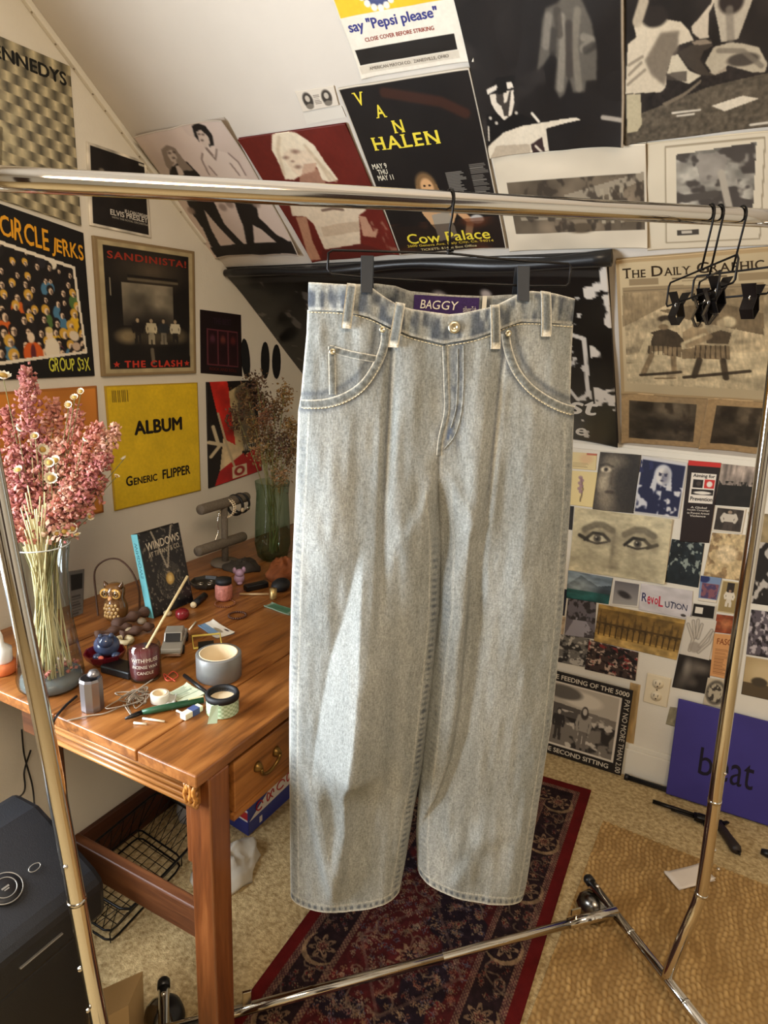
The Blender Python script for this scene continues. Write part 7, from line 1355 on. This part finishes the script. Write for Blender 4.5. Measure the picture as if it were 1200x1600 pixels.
# ---- candle jar with a dowel
p = dp(222, 1062)+vec(-.004, .012, 0); cj = thing('candle_jar', p, 'dark red candle in a small glass jar with white print', 'candle'); mat('wax_red', (104, 44, 46), 0.4, coat=0.3)
put('wax', MB().lathe([(0, .004), (0.026, .004), (0.0275, .012), (0.0275, .058), (0, .056)], 24, p), 'wax_red', cj, True); put('jar', MB().lathe([(0, 0), (0.028, 0), (0.030, .006), (0.030, .066), (0.026, .072)], 28, p, cap=False), 'glass', cj, True)
fd = unit((CAM-p)*np.array([1, 1, 0])); sd2 = vec(-fd[1], fd[0], 0)
def curved_text(s, zc, hh, aw, par, rad, c, col=(222, 212, 196)):
    V, Fc = tmesh(s); lo, hi = V.min(0), V.max(0); t = (V-lo)/np.maximum(hi-lo, 1e-9); an = (t[:, 0]-0.5)*aw; P = c+np.outer(np.cos(an), fd)*rad+np.outer(np.sin(an), sd2)*rad+np.outer(zc+(t[:, 1]-.5)*hh, vec(0, 0, 1)); put('lettering', (P, Fc), ink(col), par)
curved_text('WITH MUSE', .047, .008, 1.7, cj, .0304, p); curved_text('INCENSE WAX', .034, .006, 1.6, cj, .0304, p); curved_text('CANDLE', .022, .006, 1.0, cj, .0304, p)
tipd = to_px(293, 900, p, 0.05); put('dowel', MB().tube([p+vec(.002, .004, .058), tipd], 0.0026, 10), mat('pale_wood', (226, 206, 160), 0.6), None, True, label='thin pale wooden stick standing in the candle jar', cat='stick')
# ---- tin canister
p = dp(140, 1112)+vec(-.004, .010, 0); tn = thing('metal_tin', p, 'small grey metal canister near the desk edge', 'canister'); mat('tin_metal', (150, 146, 148), 0.3, 0.85)
put('body', MB().lathe([(0, 0), (0.0185, 0), (0.0195, .003), (0.0195, .056), (0.0175, .060), (0.0165, .060), (0.0165, .02), (0, .02)], 10, p), 'tin_metal', tn); put('cap', MB().lathe([(0.008, .060), (0.011, .064), (0.007, .071), (0, .072)], 12, p+vec(.002, .005, 0)), 'tin_metal', tn, True)
# ---- silver toy car
p = dp(268, 1028); cx_ = unit((dp(282, 985)-p)*np.array([1, 1, 0])); cw = np.cross((0, 0, 1), cx_); car = thing('toy_car', p, 'silver toy car with a boxy cabin beside the duct tape', 'toy car'); mat('toy_silver', (172, 168, 158), 0.35, 0.4)
cF = Frame(p, cx_, cw, (0, 0, 1)); sideF = Frame(p, cx_, (0, 0, 1), -cw)
put('body', MB().prism([(0, .008), (.10, .008), (.102, .020), (.085, .024), (.02, .024), (-.004, .020)], sideF, -.021, .021), 'toy_silver', car, bevel=0.003)
put('cabin', MB().prism([(.024, .024), (.078, .024), (.070, .040), (.036, .040)], sideF, -.018, .018), 'toy_silver', car, bevel=0.002)
put('windscreen', MB().prism([(.0225, .0255), (.0255, .0255), (.0365, .0385), (.034, .0385)], sideF, -.015, .015), 'black_plastic', car); put('bumper', MB(cF).box((-.008, -.020, .007), (-.002, .020, .014)), 'chrome', car, bevel=0.001)
for xx in (.02, .08):
    for q in (-1, 1): put('wheel', MB(cF).tube([(xx, q*.017, .009), (xx, q*.023, .009)], .009, 14), 'black_plastic', car, True)
# ---- duct tape roll, patterned tape roll, clear tape roll
def roll(nm, c, R, r_in, h, mo, mi, label, cat='tape roll'):
    t_ = thing(nm, c, label, cat); put('tape', MB().lathe([(r_in+.002, 0), (R-.001, 0), (R, .001), (R, h-.001), (R-.001, h), (r_in+.002, h)], 36, c, cap=False), mo, t_, True); put('core', MB().lathe([(r_in, 0), (r_in+.0025, 0), (r_in+.0025, h+.0005), (r_in, h+.0005), (r_in, 0)], 36, c, cap=False), mi, t_, True); return t_
mat('duct', (130, 130, 128), 0.4, 0.3); mat('card_core', (226, 206, 170), 0.7); mat('green_tape', (176, 196, 168), 0.5)
p = dp(335, 1063)+vec(-.006, .020, 0); roll('duct_tape', p, .043, .034, .048, 'duct', 'card_core', 'grey duct tape roll standing on the desk')
a = Art(120, 30, (190, 208, 178)); chk = ((np.floor(a.u*34)+np.floor(a.v*7)) % 2); a.mix(chk, (140, 166, 124), 0.8)
p = dp(343, 1118)+vec(-.005, .014, 0); wt = roll('patterned_tape', p, .0275, .0225, .030, 'green_tape', 'black_soft', 'green checked tape roll with a black rim at the desk corner')
P = np.stack([p[0]+.0278*np.cos(a.u*2*math.pi), p[1]+.0278*np.sin(a.u*2*math.pi), p[2]+.001+.028*(1-a.v)], -1); idx = np.arange(120*30).reshape(30, 120); q = np.stack([idx[:-1, :-1], idx[1:, :-1], idx[1:, 1:], idx[:-1, 1:]], -1).reshape(-1, 4); put('checked_print', (P.reshape(-1, 3), q), 'print', wt, True, a.c.reshape(-1, 3))
put('black_rim', MB().lathe([(.0225, .029), (.029, .027), (.0295, .033), (.028, .037), (.0225, .037), (.0225, .029)], 32, p, cap=False), 'black_soft', wt, True); put('cream_core', MB().lathe([(0, .026), (.0222, .026), (.0222, .0262)], 24, p), 'card_core', wt)
put('tape_tail', MB().add([p+fd*.029+sd2*-.010+vec(0, 0, .03), p+fd*.029+sd2*-.022+vec(0, 0, .03), p+fd*.034-sd2*.030, p+fd*.036-sd2*.014], [(0, 1, 2, 3)]), 'green_tape', wt)
p = dp(246, 1100)+vec(-.004, .010, 0); roll('clear_tape_roll', p, .0165, .011, .016, 'white_trim', 'card_core', 'small white roll of tape beside the tangle of string')
# ---- papers and small things
def card(quad, art, label, cat='card', th=0.0006, z=0.0, nm='card', curl=0.002): return sheet3d(nm, [onz(u, v, TZ+z) for u, v in quad], vec(0, 0, 1), art, label, cat, thick=th, gap=0.0, curl=curl)
a = Art(40, 24, (226, 220, 206)); a.rect(0, 0, .45, .7, (110, 140, 170)); a.ell(.55, .6, .12, .2, (150, 140, 120)); a.ell(.85, .75, .06, .1, (60, 50, 50)); card([(309, 978), (333, 969), (367, 990), (338, 998)], a, 'small printed card with a blue corner lying behind the duct tape')
a = Art(40, 30, (206, 214, 186)); a.lines(.1, .1, .9, .6, 8, (110, 130, 110), .7); a.rect(.05, .65, .95, .68, (120, 140, 110)); card([(264, 1083), (292, 1068), (322, 1085), (282, 1101)], a, 'pale green printed slip lying on the desk')
a = Art(16, 16, (196, 196, 188)); card([(246, 1106), (262, 1085), (276, 1092), (270, 1110)], a, 'clear plastic wrapper beside the string', 'wrapper', curl=0.006)
a = Art(24, 16, (70, 110, 84)); a.frame(.05, (130, 150, 130)); card([(412, 948), (425, 943), (462, 955), (452, 962)], a, 'small green card beside the jeans', th=.002)
fr = thing('yellow_frame', dp(315, 1008), 'small yellow wire frame lying behind the duct tape', 'frame'); put('frame_wire', MB().tube([dp(303, 1015)+vec(0, 0, .003), dp(300, 1002)+vec(0, 0, .012), dp(344, 998)+vec(0, 0, .012), dp(346, 1008)+vec(0, 0, .003)], .0025, 6, closed=True), mat('yellow_paint', (214, 190, 90), .5), fr, True); put('dark_pad', MB().obox(dp(322, 1010)+vec(0, 0, .003), vec(.018, .02, 0)*.6, vec(-.012, .012, 0)*.8, vec(0, 0, .003)), 'black_soft', fr)
er = thing('eraser', dp(300, 1122), 'white block eraser with a blue sleeve at the desk edge', 'eraser'); e0, e1 = dp(288, 1126), dp(316, 1110); ed = unit(e1-e0); en = np.cross((0, 0, 1), ed); ec = (e0+e1)/2+vec(0, 0, .0055)+en*.004
put('rubber', MB().obox(ec, ed*.020, en*.007, vec(0, 0, .0055)), mat('rubber_white', (226, 220, 196), .6), er, bevel=.0015); put('paper_sleeve', MB().obox(ec+ed*.004, ed*.008, en*.0073, vec(0, 0, .0058)), mat('sleeve_blue', (70, 84, 130), .5), er)
pe = thing('marker_pen', dp(250, 1112), 'dark green marker pen with a black tip pointing left', 'pen'); q0, q1, q2 = dp(196, 1128)+vec(0, 0, .006), dp(222, 1118)+vec(0, 0, .006), dp(318, 1098)+vec(0, 0, .006); put('barrel', MB().tube([q1, q1*.8+q2*.2, q2], [.0045, .0062, .0056], 12), mat('pen_green', (40, 84, 58), .35), pe, True); put('tip', MB().tube([q0, q0*.6+q1*.4, q1], [.002, .004, .0045], 10), 'black_plastic', pe, True); put('pocket_clip', MB().tube([q2*.75+q1*.25+vec(0, 0, .0065), q2+vec(0, 0, .0065)], .0016, 6), mat('pen_cream', (214, 210, 170), .5), pe)
pn = thing('ballpoint_pen', dp(300, 1065), 'thin dark ballpoint pen between the slip and the tape rolls', 'pen'); put('barrel', MB().tube([dp(288, 1058)+vec(0, 0, .004), dp(324, 1086)+vec(0, 0, .004)], .0035, 10), 'black_plastic', pn, True); put('chrome_tip', MB().tube([dp(322, 1084)+vec(0, 0, .004), dp(328, 1088)+vec(0, 0, .004)], [.0035, .001], 10), 'chrome', pn, True)
for k, (a_, b_, lb) in enumerate((((223, 1124), (257, 1129), 'longer white matchstick by the green pen'), ((209, 1131), (229, 1133), 'shorter white matchstick near the desk edge'), ((296, 985), (306, 973), 'white chalk stub by the printed card'), ((290, 1118), (276, 1112), 'clear plastic stub beside the eraser'))): put('matchstick', MB().tube([dp(*a_)+vec(0, 0, .002), dp(*b_)+vec(0, 0, .002)], .0019, 6), 'daisy_white', None, True, label=lb, cat='stick')
mat('string_grey', (150, 138, 122), .85); r2 = rng(9); c = dp(208, 1098); pts = [c+vec(r2.normal()*.016, r2.normal()*.020, .002+abs(r2.normal())*.008) for _ in range(44)]
put('string_tangle', MB().tube(spline(pts, 5), .0011, 5), 'string_grey', None, True, label='tangle of grey-brown string in front of the candle jar', cat='string')
put('red_string', MB().tube(spline([dp(258, 1062)+vec(0, 0, .002), dp(270, 1052)+vec(0, 0, .004), dp(278, 1058)+vec(0, 0, .002), dp(262, 1066)+vec(0, 0, .003), dp(256, 1055)+vec(0, 0, .003), dp(274, 1066)+vec(0, 0, .002)], 6), .0012, 5), mat('red_thread', (206, 84, 62), .7), None, True, label='loop of red thread beside the candle jar', cat='thread')
put('power_cord', MB().tube(spline([dp(120, 1090)+vec(0, 0, .003), dp(100, 1108)+vec(0, 0, .003), dp(84, 1128)+vec(0, 0, .002), dp(82, 1131)+vec(0, -.012, -.02)], 6), .0024, 6), 'black_plastic', None, True, label='short dark cord over the near edge of the desk', cat='cord')
put('twine', MB().tube(spline([dp(105, 1128)+vec(0, 0, .002), dp(140, 1120)+vec(0, 0, .002), dp(165, 1116)+vec(0, 0, .002), dp(190, 1106)+vec(0, 0, .003)], 6), .0013, 5), 'string_grey', None, True, label='strand of thin twine running from the string tangle past the tin', cat='string')
beads(dp(371, 963)+vec(0, 0, .003), .020, (1, 0, 0), (0, 1, 0), 24, .0028, mat('wood_bead', (74, 42, 26), .4), 'brown wooden bead bracelet lying on the desk'); beads(dp(352, 944)+vec(0, 0, .0025), .024, (1, 0, 0), (0, 1, 0), 30, .0022, mat('copper_bead', (120, 72, 46), .35, .4), 'thin copper bead bracelet lying near the pink jar')
# bottles and pots at the back
def pot(nm, u, v, prof, mt, label, cat, seg=18, extra=None):
    p = dp(u, v); t_ = thing(nm, p, label, cat); put('body', MB().lathe(prof, seg, p), mt, t_, True); return t_, p
mat('pink_salt', (190, 120, 104), .5, c2=(150, 90, 78), nscale=150, bump=.5)
t_, p = pot('pink_jar', 350, 936, [(0, 0), (.019, 0), (.0215, .006), (.0215, .034), (.018, .042), (0, .042)], 'pink_salt', 'small jar of pink crystals under the jewellery stand', 'jar'); put('lid', MB().lathe([(.0195, .042), (.0195, .054), (0, .055)], 18, p), 'black_soft', t_, True)
t_, p = pot('dark_bottle', 304, 950, [(0, 0), (.001, 0)], 'black_plastic', 'dark cork-ended bottle lying in front of the book', 'bottle'); a_, b_ = dp(303, 950)+vec(0, 0, .009), dp(320, 936)+vec(0, 0, .009); put('glass_body', MB().tube([a_, b_], .0088, 14), 'black_plastic', t_, True); put('cork', MB().tube([a_, a_-unit(b_-a_)*.004], .0075, 12), mat('cork', (206, 186, 146), .8), t_, True)
t_, p = pot('red_pot', 285, 966, [(0, 0), (.012, 0), (.016, .008), (.015, .018), (.010, .022), (0, .022)], mat('red_enamel', (120, 30, 34), .25), 'small dark red pot in front of the book', 'pot')
pc = dp(374, 912)+vec(0, 0, .022); pu = thing('purple_figurine', pc-vec(0, 0, .022), 'small lilac pig figurine by the jewellery stand', 'figurine'); mat('lilac', (176, 144, 170), .35, coat=.4)
put('body', MB().sph(pc-vec(0, 0, .006), (.014, .015, .015), 14, 10), 'lilac', pu, True); put('head', MB().sph(pc+fd*.006+vec(0, 0, .010), (.012, .012, .011), 14, 10), 'lilac', pu, True); put('ear', MB().sph(pc+sd2*.012+vec(0, 0, .016), (.006, .005, .009), 8, 6), 'lilac', pu, True); put('ear', MB().sph(pc-sd2*.012+vec(0, 0, .016), (.006, .005, .009), 8, 6), 'lilac', pu, True); put('foot', MB().sph(pc+fd*.008+vec(0, 0, -.017), (.008, .008, .005), 8, 6), 'lilac', pu, True)
t_, p = pot('gold_tin', 427, 936, [(0, 0), (.008, 0), (.009, .004), (.009, .028), (0, .029)], mat('gold_metal', (176, 150, 96), .35, .7), 'slim gold tin beside the jeans', 'tin')
put('black_pouch', MB().sph(dp(440, 925)+vec(-.01, .01, .014), (.022, .030, .018), 14, 10), 'black_soft', None, True, label='black cloth pouch on the desk beside the jeans', cat='pouch')
put('pencil_case', MB().obox(dp(402, 926)+vec(-.02, .02, .008), vec(.012, .03, 0), vec(.010, -.004, 0), vec(0, 0, .008)), 'black_plastic', None, label='flat black case behind the paintbrush', cat='case', bevel=.003)
put('paintbrush', MB().tube([dp(374, 930)+vec(0, 0, .003), dp(420, 930)+vec(0, 0, .003)], .0028, 8), mat('brush_wood', (196, 168, 126), .5), None, True, label='pale wooden paintbrush handle lying across the desk', cat='brush')
mat('rust_cloth', (150, 84, 40), .8, c2=(110, 58, 26), nscale=14, stretch=(6, 1, 1)); lump('rust_pouch', tuple(dp(440, 905)+vec(-.01, .02, 0)), (.045, .055, .045), 12, 'rust_cloth', 'rust-orange folded cloth pouch in front of the green vase', 'pouch')
bk = lump('dark_cloth', tuple(dp(388, 892)+vec(-.03, .01, 0)), (.05, .05, .022), 15, mat('dark_felt', (60, 52, 42), .9, c2=(44, 38, 30), nscale=30), 'dark crumpled cloth in front of the jewellery stand', 'cloth')
tr = dp(322, 915); put('trinket_tray', MB().lathe([(0, 0), (.034, 0), (.040, .006), (.042, .014), (.039, .014), (.036, .006), (0, .003)], 8, tr), mat('tray_dark', (46, 42, 36), .4), None, label='dark trinket tray at the foot of the jewellery stand', cat='tray')
for k, (dx, dy, lb) in enumerate(((-.012, -.008, 'silver ring on the dark trinket tray, nearest'), (.008, .006, 'silver ring on the dark trinket tray, middle'), (.0, .018, 'silver ring on the dark trinket tray, farthest'))): put('ring', MB().torus(tr+vec(dx, dy, .005), .007, .0014, (1, 0, 0), (0, 1, 0), 16, 6), 'chrome', None, True, label=lb, cat='ring')
# small bottle at the far left
p = dp(5, 1050); gb = thing('glue_bottle', p, 'small white bottle with an orange base at the left edge of the desk', 'bottle'); put('base', MB().lathe([(0, 0), (.022, 0), (.024, .004), (.024, .022), (0, .022)], 18, p), mat('orange_base', (206, 110, 60), .4), gb, True); put('body', MB().lathe([(.017, .022), (.019, .026), (.019, .050), (.007, .060), (.006, .075), (.003, .085), (0, .085)], 18, p), mat('white_bottle', (232, 230, 226), .35), gb, True)
# jeans label lettering
V, Fc = tmesh('BAGGY', 0.0, 0.15); lo, hi = V.min(0), V.max(0); t = (V-lo)/np.maximum(hi-lo, 1e-9)
def labp(U, Vv):
    P = []
    for uu, vv in zip(U, Vv): x_ = uu*6; i = min(int(x_), 5); f = x_-i; P.append((LABTL[i]*(1-f)+LABTL[i+1]*f)-vec(0, 0, .028*vv)+JF*.0008)
    return np.array(P)
put('lettering', (labp(.10+.56*t[:, 0], .22+.42*(1-t[:, 1])), Fc), ink((230, 224, 210)), jeans)
V, Fc = tmesh('silverTab'); lo, hi = V.min(0), V.max(0); t = (V-lo)/np.maximum(hi-lo, 1e-9); put('lettering', (labp(.73+.22*t[:, 0], .42+.28*(1-t[:, 1])), Fc), ink((200, 194, 186)), jeans)
